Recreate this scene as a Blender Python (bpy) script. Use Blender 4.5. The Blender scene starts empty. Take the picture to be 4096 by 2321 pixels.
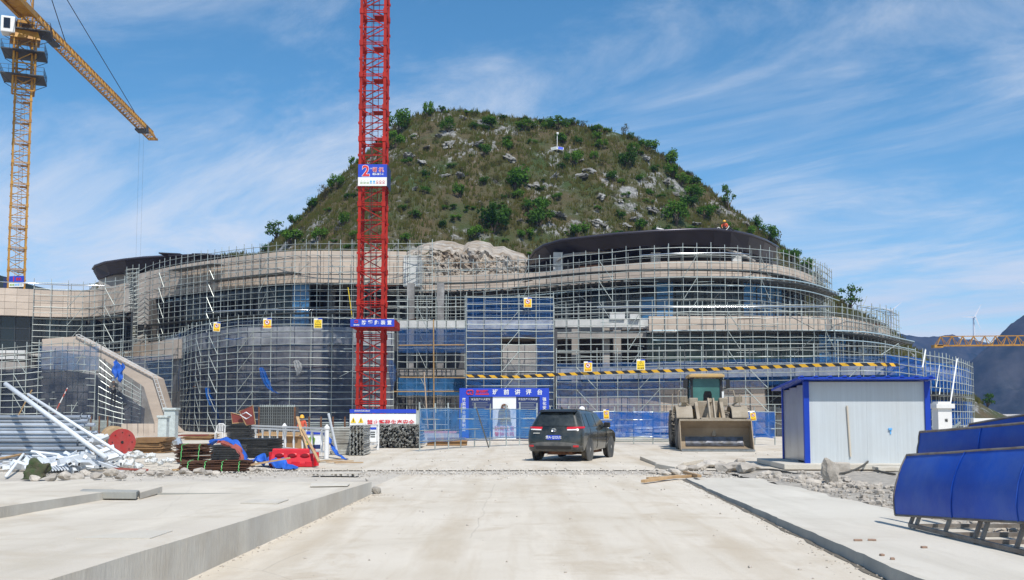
import bpy, bmesh, math, random
from mathutils import Matrix, Vector, noise as mnoise
R = math.radians
SC = bpy.context.scene
COL = SC.collection
rng = random.Random(7)

# ------------------------------------------------------------------ camera
F, CU, CH = 4000.0, 2048.0, 1.5        # the photograph is a crop of a wider frame: part of the tilt is a lens shift
PITCH = R(4.3)
CV = 1651.5 - F * math.tan(PITCH)
cam = bpy.data.cameras.new('camera')
cam.sensor_width = 36.0
cam.lens = 36.0 * F / 4096.0
cam.shift_y = (CV - 1160.5) / 4096.0
cam.clip_start = 0.1
cam.clip_end = 20000
camo = bpy.data.objects.new('camera', cam)
camo.location = (0, 0, CH)
camo.rotation_euler = (math.pi / 2 + PITCH, 0, 0)
COL.objects.link(camo)
SC.camera = camo

# ------------------------------------------------------------------ light
SUN_EL, SUN_AZ = R(56), R(21)          # azimuth measured from -Y towards +X
sdir = Vector((math.sin(SUN_AZ) * math.cos(SUN_EL), -math.cos(SUN_AZ) * math.cos(SUN_EL), math.sin(SUN_EL)))
sl = bpy.data.lights.new('sun', 'SUN')
sl.energy = 4.9
sl.angle = R(0.53)
sl.color = (1.0, 0.955, 0.89)
so = bpy.data.objects.new('sun', sl)
so.rotation_euler = sdir.to_track_quat('Z', 'Y').to_euler()
COL.objects.link(so)
SC.view_settings.view_transform = 'Standard'
SC.view_settings.look = 'None'
SC.view_settings.exposure = 0.0
SC.view_settings.gamma = 1.0
SC.cycles.max_bounces = 6
SC.cycles.transparent_max_bounces = 16
SC.cycles.volume_bounces = 0
SC.cycles.use_denoising = True

def nd(nt, typ, **kw):
    n = nt.nodes.new(typ)
    for k, v in kw.items():
        if k == 'inp':
            for kk, vv in v.items():
                n.inputs[kk].default_value = vv
        else:
            setattr(n, k, v)
    return n

world = bpy.data.worlds.new('World')
SC.world = world
world.use_nodes = True
wt = world.node_tree
wt.nodes.clear()
L = wt.links.new
wout = nd(wt, 'ShaderNodeOutputWorld')
wbg = nd(wt, 'ShaderNodeBackground', inp={'Strength': 0.13})
sky = nd(wt, 'ShaderNodeTexSky', sky_type='NISHITA', sun_disc=False, sun_elevation=SUN_EL,
         sun_rotation=math.pi - SUN_AZ, altitude=1200.0, air_density=1.0, dust_density=0.6, ozone_density=2.2)
tc = nd(wt, 'ShaderNodeTexCoord')
sep = nd(wt, 'ShaderNodeSeparateXYZ')
L(tc.outputs['Generated'], sep.inputs[0])
zc = nd(wt, 'ShaderNodeMath', operation='MAXIMUM', inp={1: 0.02})
L(sep.outputs['Z'], zc.inputs[0])
za = nd(wt, 'ShaderNodeMath', operation='ADD', inp={1: 0.10})
L(zc.outputs[0], za.inputs[0])
cx = nd(wt, 'ShaderNodeMath', operation='DIVIDE'); L(sep.outputs['X'], cx.inputs[0]); L(za.outputs[0], cx.inputs[1])
cy = nd(wt, 'ShaderNodeMath', operation='DIVIDE'); L(sep.outputs['Y'], cy.inputs[0]); L(za.outputs[0], cy.inputs[1])
comb = nd(wt, 'ShaderNodeCombineXYZ'); L(cx.outputs[0], comb.inputs[0]); L(cy.outputs[0], comb.inputs[1])
mp0 = nd(wt, 'ShaderNodeMapping'); mp0.inputs['Rotation'].default_value = (0, 0, R(-39))
L(comb.outputs[0], mp0.inputs[0])
mp = nd(wt, 'ShaderNodeMapping'); mp.inputs['Location'].default_value = (3.3, 0.8, 0)
mp.inputs['Scale'].default_value = (1.0, 0.45, 1)
L(mp0.outputs[0], mp.inputs[0])
n1 = nd(wt, 'ShaderNodeTexNoise', inp={'Scale': 1.8, 'Detail': 9.0, 'Roughness': 0.64, 'Distortion': 0.6}); L(mp.outputs[0], n1.inputs['Vector'])
mp2 = nd(wt, 'ShaderNodeMapping'); mp2.inputs['Scale'].default_value = (0.32, 0.32, 1); mp2.inputs['Location'].default_value = (4.1, 2.2, 0)
L(comb.outputs[0], mp2.inputs[0])
n2 = nd(wt, 'ShaderNodeTexNoise', inp={'Scale': 1.0, 'Detail': 3.0, 'Roughness': 0.5}); L(mp2.outputs[0], n2.inputs['Vector'])
mm = nd(wt, 'ShaderNodeMath', operation='MULTIPLY_ADD', inp={1: 0.75}); L(n2.outputs[0], mm.inputs[0]); L(n1.outputs[0], mm.inputs[2])
hb_ = nd(wt, 'ShaderNodeMapRange', interpolation_type='SMOOTHSTEP', inp={'From Min': 0.0, 'From Max': 0.30, 'To Min': 0.13, 'To Max': 0.0})
L(sep.outputs['Z'], hb_.inputs[0])
mm2 = nd(wt, 'ShaderNodeMath', operation='ADD'); L(mm.outputs[0], mm2.inputs[0]); L(hb_.outputs[0], mm2.inputs[1])
ramp = nd(wt, 'ShaderNodeMapRange', interpolation_type='SMOOTHSTEP', inp={'From Min': 0.76, 'From Max': 1.22, 'To Min': 0.0, 'To Max': 0.85})
L(mm2.outputs[0], ramp.inputs[0])
cmix = nd(wt, 'ShaderNodeMix', data_type='RGBA')
cmix.inputs[7].default_value = (6.6, 6.9, 7.3, 1)
hsv = nd(wt, 'ShaderNodeHueSaturation', inp={'Hue': 0.488, 'Saturation': 1.25, 'Value': 1.18})
L(sky.outputs[0], hsv.inputs['Color'])
L(ramp.outputs[0], cmix.inputs[0]); L(hsv.outputs[0], cmix.inputs[6])
L(cmix.outputs[2], wbg.inputs['Color'])
L(wbg.outputs[0], wout.inputs[0])

# ------------------------------------------------------------------ pixel -> place
def ray(u, v):
    a, b = (u - CU) / F, (CV - v) / F
    c, s = math.cos(PITCH), math.sin(PITCH)
    return (a, c - b * s, s + b * c)
def at(u, v, Y):
    d = ray(u, v); t = Y / d[1]
    return Vector((d[0] * t, Y, CH + d[2] * t))
def gr(u, v, z=0.0):
    d = ray(u, v); t = (z - CH) / d[2]
    return Vector((d[0] * t, d[1] * t, z))
def atz(u, v, z):                      # where the ray of a pixel reaches height z
    d = ray(u, v); t = (z - CH) / d[2]
    return Vector((d[0] * t, d[1] * t, z))
def xat(u, Y, z=1.5):
    c, s = math.cos(PITCH), math.sin(PITCH)
    return (u - CU) / F * (Y * c + (z - CH) * s)

# ------------------------------------------------------------------ materials
MT = {}
def mat(name, col, rough=0.6, metal=0.0, var=0.0, scale=2.0, col2=None, bump=0.0, bscale=25.0, rnd=0.0,
        detail=5.0, stretch=(1, 1, 1), spec=0.5, coat=0.0, lo=0.35, hi=0.65, dirt=None, dirt_amt=0.5, dirt_scale=1.0):
    m = bpy.data.materials.new(name)
    m.use_nodes = True
    nt = m.node_tree
    b = nt.nodes['Principled BSDF']
    b.inputs['Roughness'].default_value = rough
    b.inputs['Metallic'].default_value = metal
    b.inputs['Specular IOR Level'].default_value = spec
    b.inputs['Coat Weight'].default_value = coat
    b.inputs['Base Color'].default_value = (*col, 1)
    geo = nd(nt, 'ShaderNodeNewGeometry')
    mpn = nd(nt, 'ShaderNodeMapping'); mpn.inputs['Scale'].default_value = stretch
    nt.links.new(geo.outputs['Position'], mpn.inputs[0])
    out = None
    if col2 is None and var > 0:
        col2 = tuple(c * (1 - var) for c in col)
    if col2 is not None:
        n = nd(nt, 'ShaderNodeTexNoise', inp={'Scale': scale, 'Detail': detail, 'Roughness': 0.6})
        nt.links.new(mpn.outputs[0], n.inputs['Vector'])
        mr = nd(nt, 'ShaderNodeMapRange', inp={'From Min': lo, 'From Max': hi})
        nt.links.new(n.outputs[0], mr.inputs[0])
        mx = nd(nt, 'ShaderNodeMix', data_type='RGBA')
        mx.inputs[6].default_value = (*col, 1); mx.inputs[7].default_value = (*col2, 1)
        nt.links.new(mr.outputs[0], mx.inputs[0])
        out = mx.outputs[2]
    if dirt is not None:
        n = nd(nt, 'ShaderNodeTexNoise', inp={'Scale': dirt_scale, 'Detail': 8.0, 'Roughness': 0.7})
        nt.links.new(geo.outputs['Position'], n.inputs['Vector'])
        mr = nd(nt, 'ShaderNodeMapRange', inp={'From Min': 0.42, 'From Max': 0.68, 'To Max': dirt_amt})
        nt.links.new(n.outputs[0], mr.inputs[0])
        mx = nd(nt, 'ShaderNodeMix', data_type='RGBA')
        mx.inputs[6].default_value = (*col, 1); mx.inputs[7].default_value = (*dirt, 1)
        if out is not None: nt.links.new(out, mx.inputs[6])
        nt.links.new(mr.outputs[0], mx.inputs[0])
        out = mx.outputs[2]
    if rnd > 0:
        oi = nd(nt, 'ShaderNodeObjectInfo')
        mr = nd(nt, 'ShaderNodeMapRange', inp={'To Min': 1 - rnd, 'To Max': 1 + rnd * 0.6})
        nt.links.new(oi.outputs['Random'], mr.inputs[0])
        h = nd(nt, 'ShaderNodeHueSaturation', inp={'Color': (*col, 1)})
        if out is not None: nt.links.new(out, h.inputs['Color'])
        nt.links.new(mr.outputs[0], h.inputs['Value'])
        out = h.outputs[0]
    if out is not None:
        nt.links.new(out, b.inputs['Base Color'])
    if bump > 0:
        n = nd(nt, 'ShaderNodeTexNoise', inp={'Scale': bscale, 'Detail': 6.0, 'Roughness': 0.65})
        nt.links.new(mpn.outputs[0], n.inputs['Vector'])
        bp = nd(nt, 'ShaderNodeBump', inp={'Strength': bump, 'Distance': 0.05})
        nt.links.new(n.outputs[0], bp.inputs['Height'])
        nt.links.new(bp.outputs[0], b.inputs['Normal'])
    MT[name] = m
    return m

def netmat(name, col, dens, scale=3.0):
    """fine woven safety net: part of the light goes through the mesh holes"""
    m = bpy.data.materials.new(name)
    m.use_nodes = True
    nt = m.node_tree; nt.nodes.clear()
    o = nd(nt, 'ShaderNodeOutputMaterial')
    tr = nd(nt, 'ShaderNodeBsdfTransparent', inp={'Color': (0.93, 0.95, 1.0, 1)})
    df = nd(nt, 'ShaderNodeBsdfDiffuse', inp={'Color': (*col, 1)})
    tl = nd(nt, 'ShaderNodeBsdfTranslucent', inp={'Color': (*col, 1)})
    ms = nd(nt, 'ShaderNodeMixShader', inp={0: 0.45})
    nt.links.new(df.outputs[0], ms.inputs[1]); nt.links.new(tl.outputs[0], ms.inputs[2])
    geo = nd(nt, 'ShaderNodeNewGeometry')
    n = nd(nt, 'ShaderNodeTexNoise', inp={'Scale': scale, 'Detail': 4.0})
    nt.links.new(geo.outputs['Position'], n.inputs['Vector'])
    mr = nd(nt, 'ShaderNodeMapRange', inp={'From Min': 0.3, 'From Max': 0.75, 'To Min': dens * 0.72, 'To Max': min(1, dens * 1.45)})
    nt.links.new(n.outputs[0], mr.inputs[0])
    m2 = nd(nt, 'ShaderNodeMixShader')
    nt.links.new(mr.outputs[0], m2.inputs[0])
    nt.links.new(tr.outputs[0], m2.inputs[1]); nt.links.new(ms.outputs[0], m2.inputs[2])
    nt.links.new(m2.outputs[0], o.inputs[0])
    MT[name] = m
    return m

# ------------------------------------------------------------------ mesh builder
class MB:
    def __init__(s):
        s.v, s.f, s.m = [], [], []
    def add(s, vs, fs, mi=0):
        o = len(s.v)
        s.v += [tuple(x) for x in vs]
        s.f += [tuple(i + o for i in f) for f in fs]
        s.m += [mi] * len(fs)
        return s
    def box(s, c, d, mx=None, mi=0, taper=1.0):
        x, y, z = d[0] / 2, d[1] / 2, d[2] / 2
        vs = []
        for zz, k in ((-z, 1.0), (z, taper)):
            for xx, yy in ((-x, -y), (x, -y), (x, y), (-x, y)):
                p = Vector((xx * k, yy * k, zz))
                if mx is not None: p = mx @ p
                vs.append((p.x + c[0], p.y + c[1], p.z + c[2]))
        return s.add(vs, [(3, 2, 1, 0), (4, 5, 6, 7), (0, 1, 5, 4), (1, 2, 6, 5), (2, 3, 7, 6), (3, 0, 4, 7)], mi)
    def hexa(s, b4, t4, mi=0):
        return s.add(list(b4) + list(t4), [(3, 2, 1, 0), (4, 5, 6, 7), (0, 1, 5, 4), (1, 2, 6, 5), (2, 3, 7, 6), (3, 0, 4, 7)], mi)
    def tube(s, a, b, r, n=6, r2=None, mi=0, cap=True):
        a, b = Vector(a), Vector(b); d = b - a
        if d.length < 1e-6: return s
        d.normalize()
        up = Vector((0, 0, 1)) if abs(d.z) < 0.9 else Vector((1, 0, 0))
        x = d.cross(up).normalized(); y = d.cross(x)
        r2 = r if r2 is None else r2
        vs = []
        for p, q in ((a, r), (b, r2)):
            for i in range(n):
                t = 2 * math.pi * (i + .5) / n
                vs.append(p + x * (q * math.cos(t)) + y * (q * math.sin(t)))
        fs = [(i, (i + 1) % n, n + (i + 1) % n, n + i) for i in range(n)]
        if cap: fs += [tuple(range(n - 1, -1, -1)), tuple(range(n, 2 * n))]
        return s.add(vs, fs, mi)
    def beam(s, a, b, w, h=None, mi=0):
        """square section bar"""
        h = w if h is None else h
        a, b = Vector(a), Vector(b); d = (b - a)
        if d.length < 1e-6: return s
        d.normalize()
        up = Vector((0, 0, 1)) if abs(d.z) < 0.95 else Vector((0, 1, 0))
        x = d.cross(up).normalized() * (w / 2); y = x.cross(d).normalized() * (h / 2)
        q = lambda p: [p - x - y, p + x - y, p + x + y, p - x + y]
        return s.hexa(q(a), q(b), mi)
    def path(s, pts, r, n=6, mi=0, closed=False):
        pts = [Vector(p) for p in pts]; N = len(pts)
        vs, fs = [], []
        for i, p in enumerate(pts):
            a = pts[(i - 1) % N] if (closed or i > 0) else p
            b = pts[(i + 1) % N] if (closed or i < N - 1) else p
            d = (b - a).normalized()
            up = Vector((0, 0, 1)) if abs(d.z) < 0.95 else Vector((1, 0, 0))
            x = d.cross(up).normalized(); y = d.cross(x)
            rr = r[i] if isinstance(r, (list, tuple)) else r
            for k in range(n):
                t = 2 * math.pi * k / n
                vs.append(p + x * (rr * math.cos(t)) + y * (rr * math.sin(t)))
        for i in range(N if closed else N - 1):
            j = (i + 1) % N
            for k in range(n):
                fs.append((i * n + k, i * n + (k + 1) % n, j * n + (k + 1) % n, j * n + k))
        if not closed:
            fs += [tuple(range(n - 1, -1, -1)), tuple(range((N - 1) * n, N * n))]
        return s.add(vs, fs, mi)
    def prism(s, poly, fn, t, mi=0):
        """poly: 2D outline; fn(x,y,d)->3D point; d from 0 to t"""
        n = len(poly)
        vs = [fn(x, y, 0) for x, y in poly] + [fn(x, y, t) for x, y in poly]
        fs = [tuple(range(n)), tuple(range(2 * n - 1, n - 1, -1))]
        fs += [((i + 1) % n, i, n + i, n + (i + 1) % n) for i in range(n)]
        return s.add(vs, fs, mi)
    def lathe(s, prof, c, ax='z', n=16, mi=0, mx=None):
        vs, fs = [], []
        for r, h in prof:
            for k in range(n):
                t = 2 * math.pi * k / n
                p = {'z': Vector((r * math.cos(t), r * math.sin(t), h)), 'x': Vector((h, r * math.cos(t), r * math.sin(t))),
                     'y': Vector((r * math.cos(t), h, r * math.sin(t)))}[ax]
                if mx is not None: p = mx @ p
                vs.append((p.x + c[0], p.y + c[1], p.z + c[2]))
        for i in range(len(prof) - 1):
            for k in range(n):
                fs.append((i * n + k, i * n + (k + 1) % n, (i + 1) * n + (k + 1) % n, (i + 1) * n + k))
        fs += [tuple(range(n - 1, -1, -1)), tuple(range((len(prof) - 1) * n, len(prof) * n))]
        return s.add(vs, fs, mi)
    def grid(s, fn, nu, nv, mi=0):
        o = [fn(i / nu, j / nv) for j in range(nv + 1) for i in range(nu + 1)]
        fs = [(j * (nu + 1) + i, j * (nu + 1) + i + 1, (j + 1) * (nu + 1) + i + 1, (j + 1) * (nu + 1) + i) for j in range(nv) for i in range(nu)]
        return s.add(o, fs, mi)
    def mesh(s, name, mats, smooth=False):
        me = bpy.data.meshes.new(name)
        me.from_pydata(s.v, [], s.f)
        for m in (mats if isinstance(mats, (list, tuple)) else [mats]):
            me.materials.append(MT[m] if isinstance(m, str) else m)
        if isinstance(mats, (list, tuple)) and len(mats) > 1:
            me.polygons.foreach_set('material_index', s.m)
        if smooth:
            me.polygons.foreach_set('use_smooth', [True] * len(me.polygons))
        me.update()
        return me
    def build(s, name, mats, parent=None, smooth=False, fix=True, bevel=0.0):
        me = s.mesh(name, mats, smooth)
        if fix or bevel:
            bm = bmesh.new(); bm.from_mesh(me)
            bmesh.ops.recalc_face_normals(bm, faces=bm.faces)
            bm.to_mesh(me); bm.free()
        o = link(name, me, parent)
        if bevel:
            md = o.modifiers.new('bevel', 'BEVEL'); md.width = bevel; md.segments = 2; md.limit_method = 'ANGLE'
        return o

PW = {}
def link(name, data, parent=None):
    o = bpy.data.objects.new(name, data)
    COL.objects.link(o)
    if parent is not None:
        o.parent = parent
        root = parent
        while root.parent is not None: root = root.parent
        o.matrix_parent_inverse = PW[root.name].inverted() if root is parent else Matrix.Identity(4)
    else:
        PW[o.name] = Matrix.Identity(4)
    return o
def tag(o, label, cat, group=None):
    o['label'] = label; o['category'] = cat
    if group: o['group'] = group
    return o
def thing(name, label, cat, loc=(0, 0, 0), group=None):
    o = bpy.data.objects.new(name, None)
    o.empty_display_size = 0.3
    o.location = loc
    COL.objects.link(o)
    PW[o.name] = Matrix.Translation(Vector(loc))
    return tag(o, label, cat, group)
def structure(o):
    o['kind'] = 'structure'; return o
def stuff(o):
    o['kind'] = 'stuff'; return o
def dup(root, move, rotz=0.0, label=None, group=None, scale=None):
    """copy a thing with its parts and sub-parts; move: offset from the first one"""
    r = root.copy(); COL.objects.link(r)
    r.location = root.location + Vector(move)
    r.rotation_euler = (0, 0, rotz)
    if scale: r.scale = (scale,) * 3
    PW[r.name] = Matrix.Translation(r.location)
    if label: r['label'] = label
    if group: r['group'] = group
    for ch in root.children:
        c = ch.copy(); COL.objects.link(c); c.parent = r
        for g in ch.children:
            d = g.copy(); COL.objects.link(d); d.parent = c
    return r

def text(body, size, origin, xdir, ydir, name, m, parent, align='CENTER', bold=0.0, spacing=1.0, ext=0.004, line=1.0):
    c = bpy.data.curves.new('lettering', 'FONT')
    c.body = body; c.size = size; c.align_x = align; c.align_y = 'CENTER'
    c.space_character = spacing; c.offset = bold; c.extrude = ext; c.space_line = line; c.resolution_u = 2
    t = bpy.data.objects.new('lettering', c); COL.objects.link(t)
    dg = bpy.context.evaluated_depsgraph_get()
    me = bpy.data.meshes.new_from_object(t.evaluated_get(dg))
    COL.objects.unlink(t); bpy.data.objects.remove(t); bpy.data.curves.remove(c)
    x = Vector(xdir).normalized(); y = Vector(ydir).normalized(); z = x.cross(y)
    mx = Matrix(((x.x, y.x, z.x, origin[0]), (x.y, y.y, z.y, origin[1]), (x.z, y.z, z.z, origin[2]), (0, 0, 0, 1)))
    me.transform(mx)
    me.materials.clear(); me.materials.append(MT[m])
    me.name = name
    return link(name, me, parent)

def resample(pts, step, n=None):
    pts = [Vector(p) for p in pts]
    L = [0.0]
    for a, b in zip(pts, pts[1:]): L.append(L[-1] + (b - a).length)
    n = n or max(1, round(L[-1] / step))
    out, k = [], 0
    for i in range(n + 1):
        s = L[-1] * i / n
        while k < len(pts) - 2 and L[k + 1] < s: k += 1
        t = (s - L[k]) / max(1e-9, L[k + 1] - L[k])
        out.append(pts[k].lerp(pts[k + 1], t))
    return out
def smooth_path(pts, it=2):
    pts = [Vector(p) for p in pts]
    for _ in range(it):
        q = [pts[0]]
        for a, b in zip(pts, pts[1:]):
            q += [a.lerp(b, .25), a.lerp(b, .75)]
        q.append(pts[-1]); pts = q
    return pts
def offs(path, d):
    """shift a plan path away from the camera side (to its left when walking +X)"""
    out = []
    for i, p in enumerate(path):
        a, b = path[max(0, i - 1)], path[min(len(path) - 1, i + 1)]
        t = Vector((b.x - a.x, b.y - a.y, 0)).normalized()
        out.append(p + Vector((-t.y, t.x, 0)) * d)
    return out

# ---- palette
def pavemat(name, c1, c2, stain, streak, dusty=.5, seed=0.0, crack=1.0):
    """poured concrete: broad tone, drag marks along the drive, stains, grit and a few hairline cracks"""
    m = bpy.data.materials.new(name); m.use_nodes = True
    nt = m.node_tree; b = nt.nodes['Principled BSDF']; b.inputs['Roughness'].default_value = .92; b.inputs['Specular IOR Level'].default_value = .25
    geo = nd(nt, 'ShaderNodeNewGeometry')
    def noise(sc, stretch=(1, 1, 1), det=6.0, off=0.0, rough=.6, dist=0.0):
        mp_ = nd(nt, 'ShaderNodeMapping'); mp_.inputs['Scale'].default_value = stretch; mp_.inputs['Location'].default_value = (seed + off, off * 1.7, 0)
        nt.links.new(geo.outputs['Position'], mp_.inputs[0])
        n = nd(nt, 'ShaderNodeTexNoise', inp={'Scale': sc, 'Detail': det, 'Roughness': rough, 'Distortion': dist}); nt.links.new(mp_.outputs[0], n.inputs['Vector'])
        return n.outputs[0]
    def layer(prev, col, fac, lo, hi, amt):
        mr = nd(nt, 'ShaderNodeMapRange', inp={'From Min': lo, 'From Max': hi, 'To Max': amt}); nt.links.new(fac, mr.inputs[0])
        mx = nd(nt, 'ShaderNodeMix', data_type='RGBA'); mx.inputs[7].default_value = (*col, 1)
        if isinstance(prev, tuple): mx.inputs[6].default_value = (*prev, 1)
        else: nt.links.new(prev, mx.inputs[6])
        nt.links.new(mr.outputs[0], mx.inputs[0]); return mx.outputs[2]
    o = layer(c1, c2, noise(.35, det=8, off=1), .38, .66, 1.0)
    o = layer(o, stain, noise(.8, det=10, off=5, rough=.7, dist=.6), .52, .72, dusty)
    o = layer(o, streak, noise(2.2, (1.4, .11, 1), 7, 9), .50, .70, .55)
    o = layer(o, tuple(min(.8, c * 1.18) for c in c1), noise(1.7, (1.2, .2, 1), 8, 14), .55, .75, .5)
    wv = nd(nt, 'ShaderNodeTexWave', bands_direction='X', inp={'Scale': .19, 'Distortion': 2.2, 'Detail': 3.0, 'Detail Scale': .25, 'Detail Roughness': .6, 'Phase Offset': seed})
    nt.links.new(geo.outputs['Position'], wv.inputs['Vector'])
    tm = nd(nt, 'ShaderNodeMath', operation='MULTIPLY'); nt.links.new(wv.outputs['Fac'], tm.inputs[0]); nt.links.new(noise(1.1, (1, .25, 1), 8, 21), tm.inputs[1])
    o = layer(o, streak, tm.outputs[0], .40, .62, .75 * crack)
    o = layer(o, tuple(c * .45 for c in c2), noise(38, det=3, off=3), .66, .74, .5)
    vo = nd(nt, 'ShaderNodeTexVoronoi', feature='DISTANCE_TO_EDGE', inp={'Scale': .16}); 
    wp = nd(nt, 'ShaderNodeMix', data_type='VECTOR', inp={0: .12})
    nz = nd(nt, 'ShaderNodeTexNoise', inp={'Scale': 1.3, 'Detail': 6.0}); nt.links.new(geo.outputs['Position'], nz.inputs['Vector'])
    nt.links.new(geo.outputs['Position'], wp.inputs[4]); nt.links.new(nz.outputs['Color'], wp.inputs[5]); nt.links.new(wp.outputs[1], vo.inputs['Vector'])
    lt = nd(nt, 'ShaderNodeMapRange', inp={'From Min': 0.0, 'From Max': .0016, 'To Min': .3 * crack, 'To Max': 0.0}); nt.links.new(vo.outputs['Distance'], lt.inputs[0])
    mx = nd(nt, 'ShaderNodeMix', data_type='RGBA'); mx.inputs[7].default_value = (*[c * .4 for c in c2], 1); nt.links.new(o, mx.inputs[6]); nt.links.new(lt.outputs[0], mx.inputs[0]); o = mx.outputs[2]
    nt.links.new(o, b.inputs['Base Color'])
    bp = nd(nt, 'ShaderNodeBump', inp={'Strength': .35, 'Distance': .03}); nt.links.new(noise(14, det=9, off=2, rough=.7), bp.inputs['Height']); nt.links.new(bp.outputs[0], b.inputs['Normal'])
    MT[name] = m
pavemat('concrete_road', (.60, .545, .46), (.53, .475, .39), (.42, .345, .25), (.46, .39, .295), .8, 0)
pavemat('concrete_slab', (.60, .55, .465), (.53, .48, .405), (.44, .375, .285), (.46, .415, .34), .8, 7, .5)
pavemat('concrete_pale', (.58, .545, .475), (.51, .475, .41), (.43, .38, .31), (.45, .415, .35), .65, 13, .5)
mat('kerb_face', (.60, .565, .49), .92, col2=(.46, .435, .385), scale=1.0, bump=.3, bscale=22, stretch=(1, 1, .2), dirt=(.40, .34, .26), dirt_amt=.6, dirt_scale=1.3)
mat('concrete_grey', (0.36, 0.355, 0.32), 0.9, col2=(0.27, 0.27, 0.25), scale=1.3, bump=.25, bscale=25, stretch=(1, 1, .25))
mat('dusty_ground', (0.57, 0.525, 0.45), 0.95, col2=(0.47, 0.425, 0.36), scale=.45, bump=.5, bscale=9, dirt=(0.33, 0.30, 0.26), dirt_amt=.5, dirt_scale=1.6)
mat('gravel_ground', (0.42, 0.385, 0.33), 0.95, col2=(0.27, 0.245, 0.21), scale=5, bump=.8, bscale=14)
mat('rubble', (0.54, 0.49, 0.425), 0.95, col2=(0.38, 0.34, 0.29), scale=2.5, bump=.5, bscale=14, rnd=.25)
mat('stone_clad', (0.56, 0.465, 0.38), 0.75, col2=(0.49, 0.405, 0.33), scale=1.2, rnd=.10, stretch=(.6, .6, 2.5), bump=.05, bscale=30)
mat('concrete_wall', (0.34, 0.31, 0.28), 0.9, col2=(0.26, 0.24, 0.22), scale=.6, bump=.2, bscale=8, dirt=(.42, .40, .37), dirt_amt=.5, dirt_scale=.8)
mat('white_beam', (0.62, 0.62, 0.60), 0.8, col2=(0.42, 0.42, 0.41), scale=.7)
mat('interior', (0.095, 0.095, 0.10), 0.9, col2=(0.04, 0.04, 0.042), scale=.5)  # near-black colour carries the shade inside rooms and openings
mat('glass_dark', (0.008, 0.011, 0.016), 0.06, rnd=.5, spec=.55)
mat('glass_blue', (0.05, 0.20, 0.42), 0.12, rnd=.12, spec=.6)
mat('glass_green', (0.012, 0.035, 0.032), 0.1, rnd=.5, spec=.5)
mat('mullion', (0.06, 0.065, 0.07), 0.4, metal=.5)
mat('roof_dark', (0.018, 0.014, 0.018), 0.38, col2=(0.03, 0.024, 0.03), scale=.5, spec=.4)
mat('roof_edge', (0.06, 0.055, 0.07), 0.3, metal=.4)
mat('galv', (0.48, 0.53, 0.50), 0.38, metal=.35, rnd=.30, col2=(.40, .42, .39), scale=1.5)
mat('galv_dark', (0.16, 0.17, 0.165), 0.5, metal=.4, rnd=.35)
mat('galv_rail', (0.62, 0.64, 0.66), 0.22, metal=.9)
mat('rusty', (0.17, 0.075, 0.035), 0.85, col2=(0.09, 0.04, 0.02), scale=6, bump=.3)
mat('crane_red', (0.42, 0.022, 0.012), 0.6, spec=.25, col2=(0.27, 0.016, 0.010), scale=1.2, rnd=.08)
mat('crane_yellow', (0.52, 0.27, 0.03), 0.55, col2=(0.34, 0.155, 0.02), scale=1.0, rnd=.1)
mat('crane_grey', (0.05, 0.055, 0.06), 0.6)
mat('cable', (0.03, 0.03, 0.035), 0.6)
mat('sign_blue', (0.018, 0.06, 0.50), 0.45, var=.12, scale=1.5)
mat('sign_navy', (0.016, 0.030, 0.115), 0.4)
mat('sign_white', (0.78, 0.79, 0.78), 0.5, var=.06, scale=2)
mat('sign_red', (0.60, 0.02, 0.03), 0.5)
mat('sign_yellow', (0.80, 0.56, 0.02), 0.5)
mat('sign_black', (0.012, 0.012, 0.012), 0.5)
mat('sign_lightblue', (0.12, 0.40, 0.75), 0.5)
mat('sign_green', (0.25, 0.42, 0.08), 0.5)
mat('hazard_yellow', (0.72, 0.40, 0.02), 0.5, rnd=.15)
mat('hazard_black', (0.015, 0.015, 0.016), 0.5)
netmat('net_blue', (0.028, 0.125, 0.36), 0.42)
netmat('net_dark', (0.040, 0.066, 0.125), 0.48, 1.3)
netmat('net_bright', (0.02, 0.17, 0.62), 0.62)
netmat('net_pale', (0.05, 0.17, 0.38), 0.30)
netmat('net_fence', (0.07, 0.27, 0.60), 0.52, 2.0)
netmat('net_grey', (0.05, 0.065, 0.095), 0.68, 1.2)
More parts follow.
